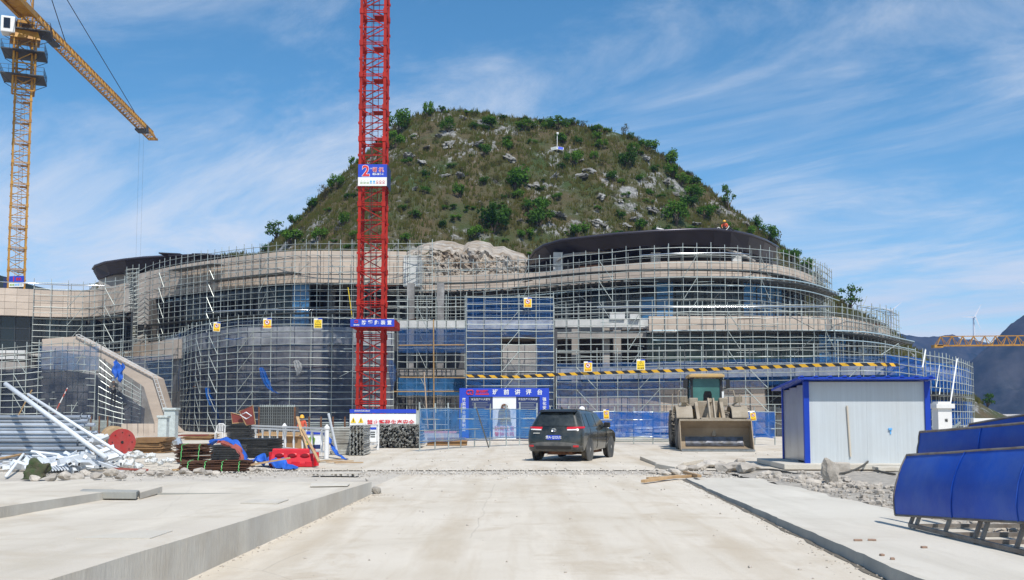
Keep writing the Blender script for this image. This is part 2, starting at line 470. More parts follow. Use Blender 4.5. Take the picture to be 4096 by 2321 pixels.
# ------------------------------------------------------------------ ground, road, slabs
def ground():
    b = MB()
    def fn(s, t):
        x = -1500 + 3000 * s; y = -60 + 3000 * t * t
        return (x, y, -0.035)
    b.grid(fn, 20, 40)
    structure(b.build('ground', 'dusty_ground'))
    # carriageway, a hair above the ground, edges follow kerb and step
    KL = lambda y: -2.93 + (y - 9) * 0.0354
    KR = lambda y: 3.38 + (y - 9) * 0.036
    b = MB(); n = 30
    vs = []
    for i in range(n + 1):
        y = -12 + 36.5 * i / n
        vs += [(KL(y) - .3, y, 0), (KR(y) + .1, y, 0)]
    b.add(vs, [(2 * i, 2 * i + 1, 2 * i + 3, 2 * i + 2) for i in range(n)])
    structure(b.build('road', 'concrete_road'))
    # yard beyond the rubble band
    b = MB()
    b.add([(-46, 26.2, -.012), (40, 26.8, -.012), (46, 64, -.012), (-60, 64, -.012)], [(0, 1, 2, 3)])
    structure(b.build('yard', 'concrete_road'))
    # raised slab on the left
    zl = lambda y: max(.12, .23 + (18.6 - y) * 0.0156)
    b = MB()
    n = 180
    top, bot = [], []
    for i in range(n + 1):
        y = -8 + 26.6 * i / n
        wob = .010 * mnoise.noise((y * .8, 0, 1)) + .008 * mnoise.noise((y * 4, 0, 2)); chip = max(0, mnoise.noise((y * 2.3, 0, 5)) - .35) * .10
        top.append((KL(y) + wob - chip, y, zl(y) - chip * .4)); bot.append((KL(y) + wob * .5, y, -.03))
    far = [(-60, 19.6, zl(18.6))]
    near = [(-60, -8, zl(-8))]
    vs = top + bot + far + near
    N = n + 1
    fs = [tuple(range(N)) + (2 * N, 2 * N + 1)]
    mi = [0]
    for i in range(n):
        fs.append((i, N + i, N + i + 1, i + 1))
    b.add(vs + [(-60, 19.6, -.03)], fs[:1], 0)
    b.add(vs + [(-60, 19.6, -.03)], fs[1:] + [(n, N + n, 2 * N + 2, 2 * N)], 1)
    b.m[0] = 0
    o = structure(b.build('raised_pavement', ['concrete_slab', 'kerb_face']))
    # inlaid smoother patches on the raised slab (access covers)
    for (c, lab) in ((((600, 2160), (690, 2130), (560, 2128), (300, 2160)), 0), (((1110, 2018), (1155, 2002), (1010, 2002), (960, 2016)), 0), (((1240, 1948), (1390, 1946), (1400, 1938), (1245, 1936)), 0)):
        m = MB(); q = []
        for (u, v) in c:
            p = gr(u, v, .3); z = zl(p.y); p = gr(u, v, z); q.append((p.x, p.y, z + .004))
        q2 = [(x, y, z + .012) for x, y, z in q]
        m.hexa(q, q2)
        m.build('access_cover', 'concrete_pale', o)
    # second step on the raised slab, with a broken trench cover
    a, c2 = gr(81, 2062, .33), gr(470, 1998, .27)
    b = MB()
    pts = [gr(-900, 2200, .4), gr(-300, 2128, .37), a, c2]
    tp = [Vector((p.x, p.y, p.z + .13)) for p in pts]
    bk = [Vector((p.x - 1.5, p.y + 2.6, p.z + .13)) for p in (pts[0], pts[-1])]
    b.add(tp + [bk[1], bk[0]], [(0, 1, 2, 3, 4, 5)], 0)
    b.add(pts + tp, [(i, i + 1, 5 + i, 4 + i) for i in range(3)], 1)
    e0, e1 = Vector((bk[1].x, bk[1].y, pts[3].z)), bk[1]
    b.add([pts[3], e0, e1, tp[3]], [(0, 1, 2, 3)], 1)
    structure(b.build('upper_pavement', ['concrete_slab', 'kerb_face']))
    # raised slab right of the road
    zr = lambda y: .10 + max(-.06, (13 - y) * 0.0075)
    b = MB(); vs = []; n = 160
    for i in range(n + 1):
        y = -6 + 28.6 * i / n
        w = .045 * mnoise.noise((y * .6, 3, 0)) + .025 * mnoise.noise((y * 2.5, 3, 1)) + .015 * mnoise.noise((y * 7, 3, 1))
        vs += [(KR(y) + w, y, -.02), (KR(y) + w + .02, y, zr(y)), (5.55 + .16 * mnoise.noise((y * .9, 7, 0)), y, zr(y)), (5.6 + .16 * mnoise.noise((y * .9, 7, 0)), y, -.02)]
    f0 = [(4 * i + 1, 4 * i + 2, 4 * i + 6, 4 * i + 5) for i in range(n)]
    f1 = [(4 * i, 4 * i + 1, 4 * i + 5, 4 * i + 4) for i in range(n)] + [(4 * i + 2, 4 * i + 3, 4 * i + 7, 4 * i + 6) for i in range(n)] + [(4 * n, 4 * n + 1, 4 * n + 2, 4 * n + 3)]
    b.add(vs, f0, 0); b.add(vs, f1, 1)
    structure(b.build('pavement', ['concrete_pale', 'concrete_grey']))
    # narrow earth strip along the step
    b = MB(); vs = []
    for i in range(n + 1):
        y = -6 + 28.6 * i / n
        vs += [(KR(y) - .06 + .05 * mnoise.noise((y * 1.2, 9, 0)) + .03 * mnoise.noise((y * 5, 9, 0)), y, .006), (KR(y) + .08, y, .006)]
    b.add(vs, [(2 * i, 2 * i + 1, 2 * i + 3, 2 * i + 2) for i in range(n)])
    structure(b.build('joint_strip', mat('joint_dirt', (.16, .14, .11), .95, var=.3, scale=4)))
    # gravel bed on the right
    b = MB()
    def fn(s, t):
        x = 5.4 + 24 * s; y = 3 + 22.5 * t
        return (x, y, .02 + .07 * mnoise.noise((x * .8, y * .8, 0)) + .03 * mnoise.noise((x * 3, y * 3, 5)))
    b.grid(fn, 90, 90)
    structure(b.build('gravel_bed', 'gravel_ground', smooth=True, fix=False))
ground()

# stones -----------------------------------------------------------
def rock_shape(r, seed, flat=.6, sub=2, rough=.35, block=0.0):
    bm = bmesh.new()
    bmesh.ops.create_icosphere(bm, subdivisions=sub, radius=1)
    rs = random.Random(seed)
    planes = [(Vector((rs.gauss(0, 1), rs.gauss(0, 1), rs.gauss(0, 1))).normalized(), rs.uniform(.5, .8)) for _ in range(9)]
    for v in bm.verts:
        p = v.co.copy()
        for n_, d in planes:
            k = p.dot(n_)
            if k > d: p -= n_ * (k - d)
        p *= 1 + rough * mnoise.noise(p * 2.2 + Vector((seed * 3.1, 0, 0)))
        v.co = Vector((p.x * r, p.y * r * .85, p.z * r * flat))
    vs = [v.co.copy() for v in bm.verts]; fs = [tuple(v.index for v in f.verts) for f in bm.faces]
    bm.free()
    return vs, fs
ROCKS = [rock_shape(1, i, .55 + .2 * (i % 3), 1 if i < 6 else 2, .3) for i in range(12)]
def scatter_stones(name, n, place, smin, smax, m, seed=1, power=2.5):
    rs = random.Random(seed); b = MB()
    for _ in range(n):
        x, y, z = place(rs)
        s = smin + (smax - smin) * rs.random() ** power
        vs, fs = ROCKS[rs.randrange(6)]
        a = rs.random() * 6.28; ca, sa = math.cos(a), math.sin(a)
        b.add([(x + s * (ca * v.x - sa * v.y), y + s * (sa * v.x + ca * v.y), z + s * (v.z + .15)) for v in vs], fs)
    return stuff(b.build(name, m, fix=False))
mat('gravel_stone', (0.46, 0.415, 0.355), 0.95, col2=(.30, .265, .225), scale=9)
mat('crushed_stone', (0.55, 0.51, 0.45), 0.95, col2=(.42, .38, .33), scale=9)
def gplace(rs):
    while True:
        x = rs.uniform(5.7, 15); y = rs.uniform(9, 24)
        if y > 19.7 and x > 7.4: continue
        return (x, y, .03 + .07 * mnoise.noise((x * .8, y * .8, 0)))
tag(scatter_stones('gravel', 5200, gplace, .02, .11, 'gravel_stone', 3), 'loose broken stone covering the ground before the shed', 'gravel')
def bplace(rs):
    x = rs.uniform(-10, 5.5); y = 25.2 + rs.gauss(0, .95) - .02 * x
    return (x, y, 0)
tag(scatter_stones('gravel', 2200, bplace, .010, .05, 'crushed_stone', 5), 'thin band of crushed stone running across the road', 'gravel')
def fplace(rs):
    x = rs.uniform(-14, 16); y = rs.uniform(8, 40)
    if x < -2.2 and y < 18.8: y += 22
    return (x, y, 0.0)
tag(scatter_stones('grit', 900, fplace, .008, .03, 'gravel_stone', 9), 'small grit strewn over the concrete yard and road', 'grit')

def kplace(rs):
    y = rs.uniform(5, 22)
    if rs.random() < .5: return (-2.93 + (y - 9) * .0354 + abs(rs.gauss(0, .10)) + .01, min(y, 18.4), 0)
    return (3.38 + (y - 9) * .036 - abs(rs.gauss(0, .14)) - .02, y, 0)
tag(scatter_stones('grit', 900, kplace, .005, .022, 'gravel_stone', 13), 'drifted grit along the foot of the kerb and road step', 'grit')
# ------------------------------------------------------------------ karst hill
SIL = [(560, 1040), (1040, 1010), (1100, 950), (1180, 885), (1275, 781), (1355, 701), (1435, 630), (1530, 530), (1570, 488), (1640, 458), (1714, 438), (1830, 436), (1960, 448), (2072, 470), (2170, 478), (2264, 482), (2360, 500), (2455, 520), (2551, 552), (2615, 585), (2695, 640), (2790, 704), (2870, 768), (2950, 832), (3030, 896), (3125, 976), (3190, 1024), (3268, 1104), (3350, 1184), (3430, 1232), (3510, 1275), (3600, 1360), (3780, 1500), (3890, 1585), (3960, 1628), (4030, 1660), (4200, 1664)]
HY = 150.0
HX = [(xat(u, HY), at(u, v, HY).z) for u, v in SIL]
def hridge(x):
    if x <= HX[0][0]: return HX[0][1] * max(0, 1 + (x - HX[0][0]) / 60)
    for (x0, z0), (x1, z1) in zip(HX, HX[1:]):
        if x0 <= x <= x1:
            return z0 + (z1 - z0) * (x - x0) / (x1 - x0)
    return 0.6
def hbase(x):                      # foot of the slope runs behind the building
    return 106 + 6 * math.sin(x * .05) + max(0, x - 42) * 1.25 + max(0, -x - 42) * 1.0
def hill_z(x, y):
    zr = hridge(x)
    y0 = hbase(x)
    t = (y - y0) / max(4, HY - y0)
    if t <= 1:
        t = max(0, t)
        s = t ** .82
    else:
        k = (y - HY) / 60; s = max(0, 1 - k * k)
    z = zr * s
    amp = min(1, z / 8) * (0.25 if .93 < t < 1.1 else 1)
    z += amp * (1.6 * mnoise.noise((x * .09, y * .12, 3)) + .9 * mnoise.noise((x * .3, y * .3, 8)) + .5 * mnoise.noise((x * .9, y * .9, 1)))
    return z
mh = mat('hill_soil', (.115, .095, .05), .95)
nt = mh.node_tree; pb = nt.nodes['Principled BSDF']
g_ = nd(nt, 'ShaderNodeNewGeometry')
na = nd(nt, 'ShaderNodeTexNoise', inp={'Scale': .12, 'Detail': 8.0, 'Roughness': .65}); nt.links.new(g_.outputs['Position'], na.inputs['Vector'])
r1 = nd(nt, 'ShaderNodeValToRGB'); nt.links.new(na.outputs[0], r1.inputs[0])
r1.color_ramp.elements[0].position = .36; r1.color_ramp.elements[0].color = (.042, .070, .014, 1)
r1.color_ramp.elements[1].position = .66; r1.color_ramp.elements[1].color = (.125, .085, .042, 1)
e = r1.color_ramp.elements.new(.5); e.color = (.08, .074, .028, 1)
nb = nd(nt, 'ShaderNodeTexNoise', inp={'Scale': .22, 'Detail': 10.0, 'Roughness': .72}); nt.links.new(g_.outputs['Position'], nb.inputs['Vector'])
r2 = nd(nt, 'ShaderNodeMapRange', inp={'From Min': .54, 'From Max': .60}); nt.links.new(nb.outputs[0], r2.inputs[0])
nc = nd(nt, 'ShaderNodeTexNoise', inp={'Scale': 1.6, 'Detail': 8.0, 'Roughness': .7}); nt.links.new(g_.outputs['Position'], nc.inputs['Vector'])
r3 = nd(nt, 'ShaderNodeValToRGB'); nt.links.new(nc.outputs[0], r3.inputs[0])
r3.color_ramp.elements[0].position = .35; r3.color_ramp.elements[0].color = (.06, .06, .06, 1)
r3.color_ramp.elements[1].position = .68; r3.color_ramp.elements[1].color = (.46, .46, .44, 1)
mx_ = nd(nt, 'ShaderNodeMix', data_type='RGBA'); nt.links.new(r2.outputs[0], mx_.inputs[0]); nt.links.new(r1.outputs[0], mx_.inputs[6]); nt.links.new(r3.outputs[0], mx_.inputs[7])
nt.links.new(mx_.outputs[2], pb.inputs['Base Color'])
bp_ = nd(nt, 'ShaderNodeBump', inp={'Strength': 1.0, 'Distance': .6}); nt.links.new(nc.outputs[0], bp_.inputs['Height']); nt.links.new(bp_.outputs[0], pb.inputs['Normal'])
b = MB()
def fn(s, t):
    x = -62 + 150 * s; y = 99 + 105 * t
    return (x, y, hill_z(x, y) - .3)
b.grid(fn, 300, 210)
structure(b.build('hill', 'hill_soil', smooth=True, fix=False))
# ------------------------------------------------------------------ building
def proj(p):
    c, s = math.cos(PITCH), math.sin(PITCH)
    x, y, z = p[0], p[1], p[2] - CH
    dep = y * c + z * s
    return CU + F * x / dep, CV - F * (-y * s + z * c) / dep
def plan(lst, z, sm=2):
    return smooth_path([Vector((atz(u, v, z).x, atz(u, v, z).y, 0)) for u, v in lst], sm)
PA = plan([(-120, 1149), (0, 1151), (120, 1156), (192, 1161), (259, 1161), (321, 1163), (380, 1158), (420, 1152), (500, 1132)], 13.0)
PB = plan([(545, 1098), (576, 1090), (700, 1063), (844, 1041), (988, 1022), (1108, 1008), (1180, 1003), (1300, 1003), (1430, 1003), (1554, 1005), (1625, 1006)], 15.7)
PC = plan([(1560, 1110), (1650, 1106), (1830, 1101), (1980, 1094), (2100, 1092), (2225, 1083), (2340, 1068), (2460, 1059), (2619, 1046), (2760, 1043), (2900, 1044), (2988, 1046), (3085, 1054), (3180, 1075), (3267, 1109)], 14.0)
PE = plan([(2595, 1264), (2900, 1264), (3200, 1264), (3345, 1265), (3425, 1278), (3500, 1297), (3560, 1312)], 8.95)
PEL = plan([(180, 1415), (393, 1393), (560, 1374), (674, 1360), (800, 1350)], 7.9)
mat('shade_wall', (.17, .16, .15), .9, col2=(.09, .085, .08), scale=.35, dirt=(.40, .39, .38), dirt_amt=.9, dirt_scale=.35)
bld = thing('building', 'long terraced building with beige stone bands under construction below the hill', 'building', (0, 84, 0))

def strip(b, path, z0, z1, th, mi=0):
    """solid wall of thickness th behind a plan path"""
    q = offs(path, th); n = len(path)
    vs = [(p.x, p.y, z0) for p in path] + [(p.x, p.y, z1) for p in path] + [(p.x, p.y, z0) for p in q] + [(p.x, p.y, z1) for p in q]
    fs = []
    for i in range(n - 1):
        fs += [(i, i + 1, n + i + 1, n + i), (2 * n + i + 1, 2 * n + i, 3 * n + i, 3 * n + i + 1), (n + i, n + i + 1, 3 * n + i + 1, 3 * n + i), (2 * n + i, 2 * n + i + 1, i + 1, i)]
    fs += [(0, n, 3 * n, 2 * n), (n - 1, 3 * n - 1, 4 * n - 1, 2 * n - 1)]
    return b.add(vs, fs, mi)
def plate(b, path, dist, z0, z1, mi=0):
    return strip(b, path, z0, z1, dist, mi)
def fascia(path, z0, z1, cols, rows, m='stone_clad', gap=.014, lean=0.0):
    bk = offs(path, .07)
    f = strip(MB(), bk, z0 - .02, z1 - .01, .3).build('fascia', 'concrete_wall', bld)
    pts = resample(path, 1, cols)
    q = offs(pts, .066)
    nrm = 0
    for i in range(cols):
        a, b_, c, d = pts[i], pts[i + 1], q[i + 1], q[i]
        t = (b_ - a).normalized() * gap
        for r in range(rows):
            za = z0 + (z1 - z0) * r / rows + gap; zb = z0 + (z1 - z0) * (r + 1) / rows - gap
            pr = rng.uniform(-.006, .006)
            n_ = Vector((t.y, -t.x, 0)).normalized() * pr
            B = [a + t + n_, b_ - t + n_, c - t, d + t]
            MB().hexa([(p.x, p.y, za) for p in B], [(p.x, p.y, zb) for p in B]).build('panel', m, f, fix=False)
    return f
def curtain(path, z0, z1, cols, rows, pick, m='mullion'):
    pts = resample(path, 1, cols)
    fr = MB()
    for p in pts: fr.box((p.x, p.y, (z0 + z1) / 2), (.09, .14, z1 - z0))
    for r in range(rows + 1):
        z = z0 + (z1 - z0) * r / rows
        for a, b_ in zip(pts, pts[1:]): fr.beam((a.x, a.y, z), (b_.x, b_.y, z), .10, .07)
    f = fr.build('curtain_wall', m, bld)
    q = offs(pts, .05)
    for i in range(cols):
        a, b_, c, d = pts[i], pts[i + 1], q[i + 1], q[i]
        t = (b_ - a).normalized() * .05
        for r in range(rows):
            za = z0 + (z1 - z0) * r / rows + .035; zb = z0 + (z1 - z0) * (r + 1) / rows - .035
            B = [a + t, b_ - t, c - t, d + t]
            u = proj((a + b_) / 2 + Vector((0, 0, (za + zb) / 2)))[0]
            gm = pick(u, r)
            if gm is None: continue
            MB().hexa([(p.x, p.y, za) for p in B], [(p.x, p.y, zb) for p in B]).build('pane', gm, f, fix=False)
    return f

# upper storeys
fascia(PA, 10.46, 13.0, 18, 4)
fascia(PB, 12.86, 15.7, 24, 4)
fascia(PC, 12.44, 14.0, 34, 3)
fascia(PE, 7.7, 8.95, 19, 2)
fascia(PEL, 6.2, 7.9, 10, 2)
curtain(offs(PA, .7), 7.1, 10.44, 15, 3, lambda u, r: 'glass_dark')
curtain(offs(PB, .8), 7.0, 12.84, 20, 4, lambda u, r: 'glass_blue' if 1138 < u < 1245 else (None if u > 1245 else 'glass_dark'))
curtain(offs(PC, 1.3), 9.0, 12.42, 30, 3, lambda u, r: 'glass_blue' if (2590 < u < 2660 or 2990 < u < 3120) else (None if u < 2120 else ('glass_dark' if u < 3000 or r > 0 else 'glass_blue')))
curtain(offs(PE, 1.1), 5.4, 7.68, 18, 2, lambda u, r: 'glass_blue' if 3290 < u < 3375 else ('glass_green' if u < 3300 else 'glass_dark'))
# floors, soffits and dark rooms behind the glass
b = MB()
plate(b, offs(PA[:24], .2), 8, 10.50, 10.8); plate(b, offs(PA[:24], .2), 8, 6.7, 7.08)
plate(b, offs(PB, .2), 14, 12.9, 13.2); plate(b, offs(PB, .3), 14, 6.6, 6.95)
plate(b, offs(PC, .2), 13, 12.48, 12.8); plate(b, offs(PC, -1.6), 13, 8.3, 8.62)
plate(b, offs(PE, .2), 12, 7.74, 8.0); plate(b, offs(PE, -.4), 12, 4.9, 5.38)
b.build('floor_slab', 'concrete_wall', bld)
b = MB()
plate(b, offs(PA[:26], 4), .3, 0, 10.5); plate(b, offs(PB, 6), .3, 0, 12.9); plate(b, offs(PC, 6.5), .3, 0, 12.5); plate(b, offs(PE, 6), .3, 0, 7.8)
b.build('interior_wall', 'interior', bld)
b = MB()
plate(b, offs(PB, .35), 14, 13.2, 13.5); plate(b, offs(PC, .35), 14, 12.8, 13.1)
b.build('roof_terrace', 'concrete_wall', bld)
# end block of the left upper storey (bare concrete return wall beside the rock)
b = MB()
p = atz(1625, 1006, 15.7)
for (u, v, zt, w) in ((1640, 1030, 15.3, 2.0),):
    b.box((p.x + .5, p.y + 1.2, 13.9), (1.4, 3.0, 2.7))
b.build('end_wall', 'white_beam', bld)
# bare concrete edge beams of the middle level
def edge(u0, u1, Y0, Y1, z0, z1, m, name, d=.5):
    a = Vector((xat(u0, Y0, z1), Y0, 0)); c = Vector((xat(u1, Y1, z1), Y1, 0))
    strip(MB(), [a, c], z0, z1, d).build(name, m, bld)
edge(1590, 1866, 82, 82, 8.35, 9.05, 'white_beam', 'edge_beam')
edge(1866, 2216, 76.3, 76.3, 7.9, 8.6, 'white_beam', 'edge_beam')
edge(2216, 2592, 77.6, 77.6, 8.15, 8.75, 'white_beam', 'edge_beam')
edge(2216, 2592, 77.9, 77.9, 7.35, 7.75, 'concrete_wall', 'edge_beam')
edge(2440, 2500, 77.4, 77.4, 8.8, 9.3, 'white_beam', 'edge_beam')
edge(2520, 2560, 77.3, 77.3, 8.8, 9.2, 'white_beam', 'edge_beam')
edge(1590, 1866, 83, 83, 4.6, 5.2, 'concrete_wall', 'edge_beam')
# columns in the open bays
for (u, Y, z0, z1, w) in ((2425, 79, 0, 8.2, .55), (2470, 80, 0, 8.1, .6), (2300, 80, 0, 8.2, .5), (1640, 84, 0, 12.4, .6), (1760, 84, 0, 12.4, .6), (1320, 90, 8, 12.8, .7), (1420, 90, 8, 12.8, .7)):
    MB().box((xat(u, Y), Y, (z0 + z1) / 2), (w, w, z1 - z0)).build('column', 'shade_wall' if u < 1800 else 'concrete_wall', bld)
# ground storey walls, far left to right
def wall_uv(lst, z0, z1, m, name='wall', th=.4):
    path = [Vector((xat(u, Y), Y, 0)) for u, Y in lst]
    return strip(MB(), path, z0, z1, th).build(name, m, bld)
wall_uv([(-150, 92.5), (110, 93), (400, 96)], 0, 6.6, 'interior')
edge(-100, 100, 90.5, 90.5, 6.9, 7.15, 'white_beam', 'edge_beam'); edge(-100, 100, 90.6, 90.6, 6.35, 6.65, 'white_beam', 'edge_beam'); edge(-100, 100, 90.7, 90.7, 5.2, 6.1, 'concrete_wall', 'edge_beam')
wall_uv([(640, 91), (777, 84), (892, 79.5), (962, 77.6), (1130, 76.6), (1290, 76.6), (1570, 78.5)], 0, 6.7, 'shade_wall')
wall_uv([(640, 90.9), (777, 83.9), (892, 79.4), (962, 77.5), (1130, 76.5), (1290, 76.5), (1570, 78.4)], 6.75, 8.1, 'white_beam', 'edge_beam')
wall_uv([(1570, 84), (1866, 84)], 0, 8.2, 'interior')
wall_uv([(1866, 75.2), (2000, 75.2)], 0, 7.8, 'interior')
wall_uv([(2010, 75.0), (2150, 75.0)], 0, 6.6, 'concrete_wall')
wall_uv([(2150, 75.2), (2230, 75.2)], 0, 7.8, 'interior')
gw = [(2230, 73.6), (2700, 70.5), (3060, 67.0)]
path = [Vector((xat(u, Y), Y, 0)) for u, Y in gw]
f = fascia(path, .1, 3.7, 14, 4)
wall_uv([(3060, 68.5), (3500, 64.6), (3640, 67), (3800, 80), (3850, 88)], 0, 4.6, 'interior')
for (u, Y, w, h) in ((3090, 65.6, .9, 1.9), (3140, 65.3, 1.2, 1.8), (2950, 66.6, .8, 1.4)):
    MB().box((xat(u, Y), Y, h / 2), (w, .3, h)).build('block_wall', 'concrete_wall', bld)
# terrace parapet behind the blue netting on the right
gp = [(2230, 72.9), (2700, 69.8), (3100, 66.2), (3500, 63.0), (3610, 64.2), (3720, 69), (3850, 80)]
path = smooth_path([Vector((xat(u, Y), Y, 0)) for u, Y in gp], 1)
strip(MB(), path, 3.9, 4.7, .4).build('edge_beam', 'white_beam', bld)
b = MB(); plate(b, offs(path, .3), 14, 4.2, 4.5); b.build('floor_slab', 'concrete_wall', bld)
# stair wall on the left: stone clad wedge with a stepped coping
Ys = 77.0
o2 = [(168, 1357), (303, 1346), (612, 1512), (668, 1700), (700, 1740), (168, 1740)]
W = [at(u, v, Ys) for u, v in o2]
poly = [(p.x, max(0, p.z)) for p in W]
st = MB().prism(poly, lambda x, y, d: (x, Ys + d, y), 2.4).build('stair_wall', 'stone_clad', bld)
Pd = [at(u, v, Ys - .03) for u, v in ((165, 1400), (400, 1428), (575, 1548), (628, 1738), (165, 1738))]
MB().prism([(p.x, max(0, p.z)) for p in Pd], lambda x, y, d: (x, Ys - .03 + d, y), .02).build('shaded_unclad_face', 'shade_wall', st)  # dark sheet on the bare concrete part, its shade put into the colour
cop = MB()
cp = [at(u, v, Ys - .15) for u, v in ((303, 1344), (612, 1508), (672, 1700))]
for a, c in zip(cp, cp[1:]):
    d = (c - a)
    cop.beam(a + Vector((0, 0, .06)), c + Vector((0, 0, .06)), .06, .05)
    cop.beam(a + Vector((.20, .1, .13)), c + Vector((.20, .1, .13)), .06, .05)
    n = int(d.length / .32)
    for i in range(n + 1):
        p = a + d * (i / n); cop.beam(p + Vector((0, 0, .08)), p + Vector((.20, .1, .13)), .05, .04)
cop.build('coping', 'white_beam', bld)
# dark canopy roofs
def canopy(top, bot, depth, name, zslope=.8):
    b = MB(); n = len(top)
    T = [at(*t) for t in top]; B = [at(*t) for t in bot]
    lip = [p + Vector((0, -.12, .10)) for p in T]
    lip2 = [p + Vector((0, -.12, -.16)) for p in T]
    TB = [p + Vector((0, depth, zslope)) for p in T]
    SB = [p + Vector((0, depth * .6, -.1)) for p in B]
    vs = T + B + TB + SB
    fs = []
    for i in range(n - 1):
        fs += [(i, i + 1, n + i + 1, n + i), (2 * n + i, 2 * n + i + 1, i + 1, i), (n + i, n + i + 1, 3 * n + i + 1, 3 * n + i)]
    b.add(vs, fs, 0)
    o = b.build(name, 'roof_dark', bld, smooth=False, fix=False)
    e = MB()
    e.path([p + Vector((0, -.05, .04)) for p in T], .13, 6)
    e.build('roof_edge', 'roof_edge', o, smooth=True)
    return o
CT = [(2108, 1056, 97), (2118, 1036, 95), (2140, 1006, 92), (2175, 984, 90), (2245, 963, 88.5), (2340, 952, 87.5), (2460, 938, 86.5), (2620, 927, 86), (2760, 921, 86), (2860, 920, 86.5), (2925, 926, 87.5), (3000, 942, 89.5), (3060, 963, 92), (3112, 992, 96)]
CB = [(2112, 1060, 97), (2130, 1056, 95.5), (2160, 1050, 93), (2215, 1030, 91), (2300, 1012, 89.5), (2380, 1004, 88.5), (2480, 993, 87.5), (2625, 983, 87), (2760, 979, 87), (2855, 982, 87.5), (2920, 992, 88.5), (2985, 1008, 90.5), (3045, 1026, 93), (3100, 1032, 97)]
canopy(CT, CB, 12, 'canopy_roof')
for u in (2232, 2622, 2945):
    a = at(u, 1040, 90)
    MB().box((a.x, 90, (13 + 16) / 2), (.85, .5, 3.0)).build('column', 'white_beam', bld)
wall_uv([(2160, 95), (2600, 93.5), (3000, 94), (3120, 98)], 12.9, 16.4, 'interior')
# pale curved band under the canopy
rb = MB()
ring = [at(u, v, 89.2) for u, v in ((2225, 1046), (2260, 1022), (2380, 1008), (2620, 988), (2780, 984), (2900, 994), (2990, 1030), (3020, 1048))]
rb.path(ring, .14, 6)
rb.build('soffit_ring', 'concrete_wall', bld, smooth=True)
CT2 = [(372, 1078, 107), (380, 1066, 106), (420, 1052, 105), (500, 1040, 104), (576, 1032, 104), (670, 1027, 104), (800, 1021, 104), (880, 1026, 104)]
CB2 = [(374, 1088, 107), (392, 1120, 106), (440, 1098, 105.3), (510, 1086, 104.6), (576, 1076, 104.5), (670, 1064, 104.5), (800, 1050, 104.5), (880, 1042, 104.5)]
canopy(CT2, CB2, 14, 'canopy_roof')
b = MB(); a = at(440, 1110, 106)
for (x, w) in ((0, 2.4),): b.box((a.x + .6, 108, 14), (w + 1.2, 4, 5))
b.build('roof_room', 'concrete_wall', bld)
# stacked dark roof sheets on the left roof
b = MB()
for (u, v, w, t) in ((690, 1020, 2.2, .12), (735, 1027, 2.6, .10), (810, 1022, 1.6, .12), (860, 1027, 2.4, .08), (905, 1029, 1.8, .1)):
    p = at(u, v, 103); b.box(p, (w, 2, t), Matrix.Rotation(R(rng.uniform(-4, 4)), 3, 'Y'))
b.build('roof_sheet', 'roof_dark', bld)
# joining walls at the left corner tower
a = at(540, 1200, 95.5)
MB().box((a.x + .2, 98.5, 10.2), (1.2, 3, 5.0)).build('corner_wall', 'concrete_wall', bld)
wall_uv([(370, 92.5), (560, 91.5), (720, 90)], 0, 6.3, 'shade_wall')

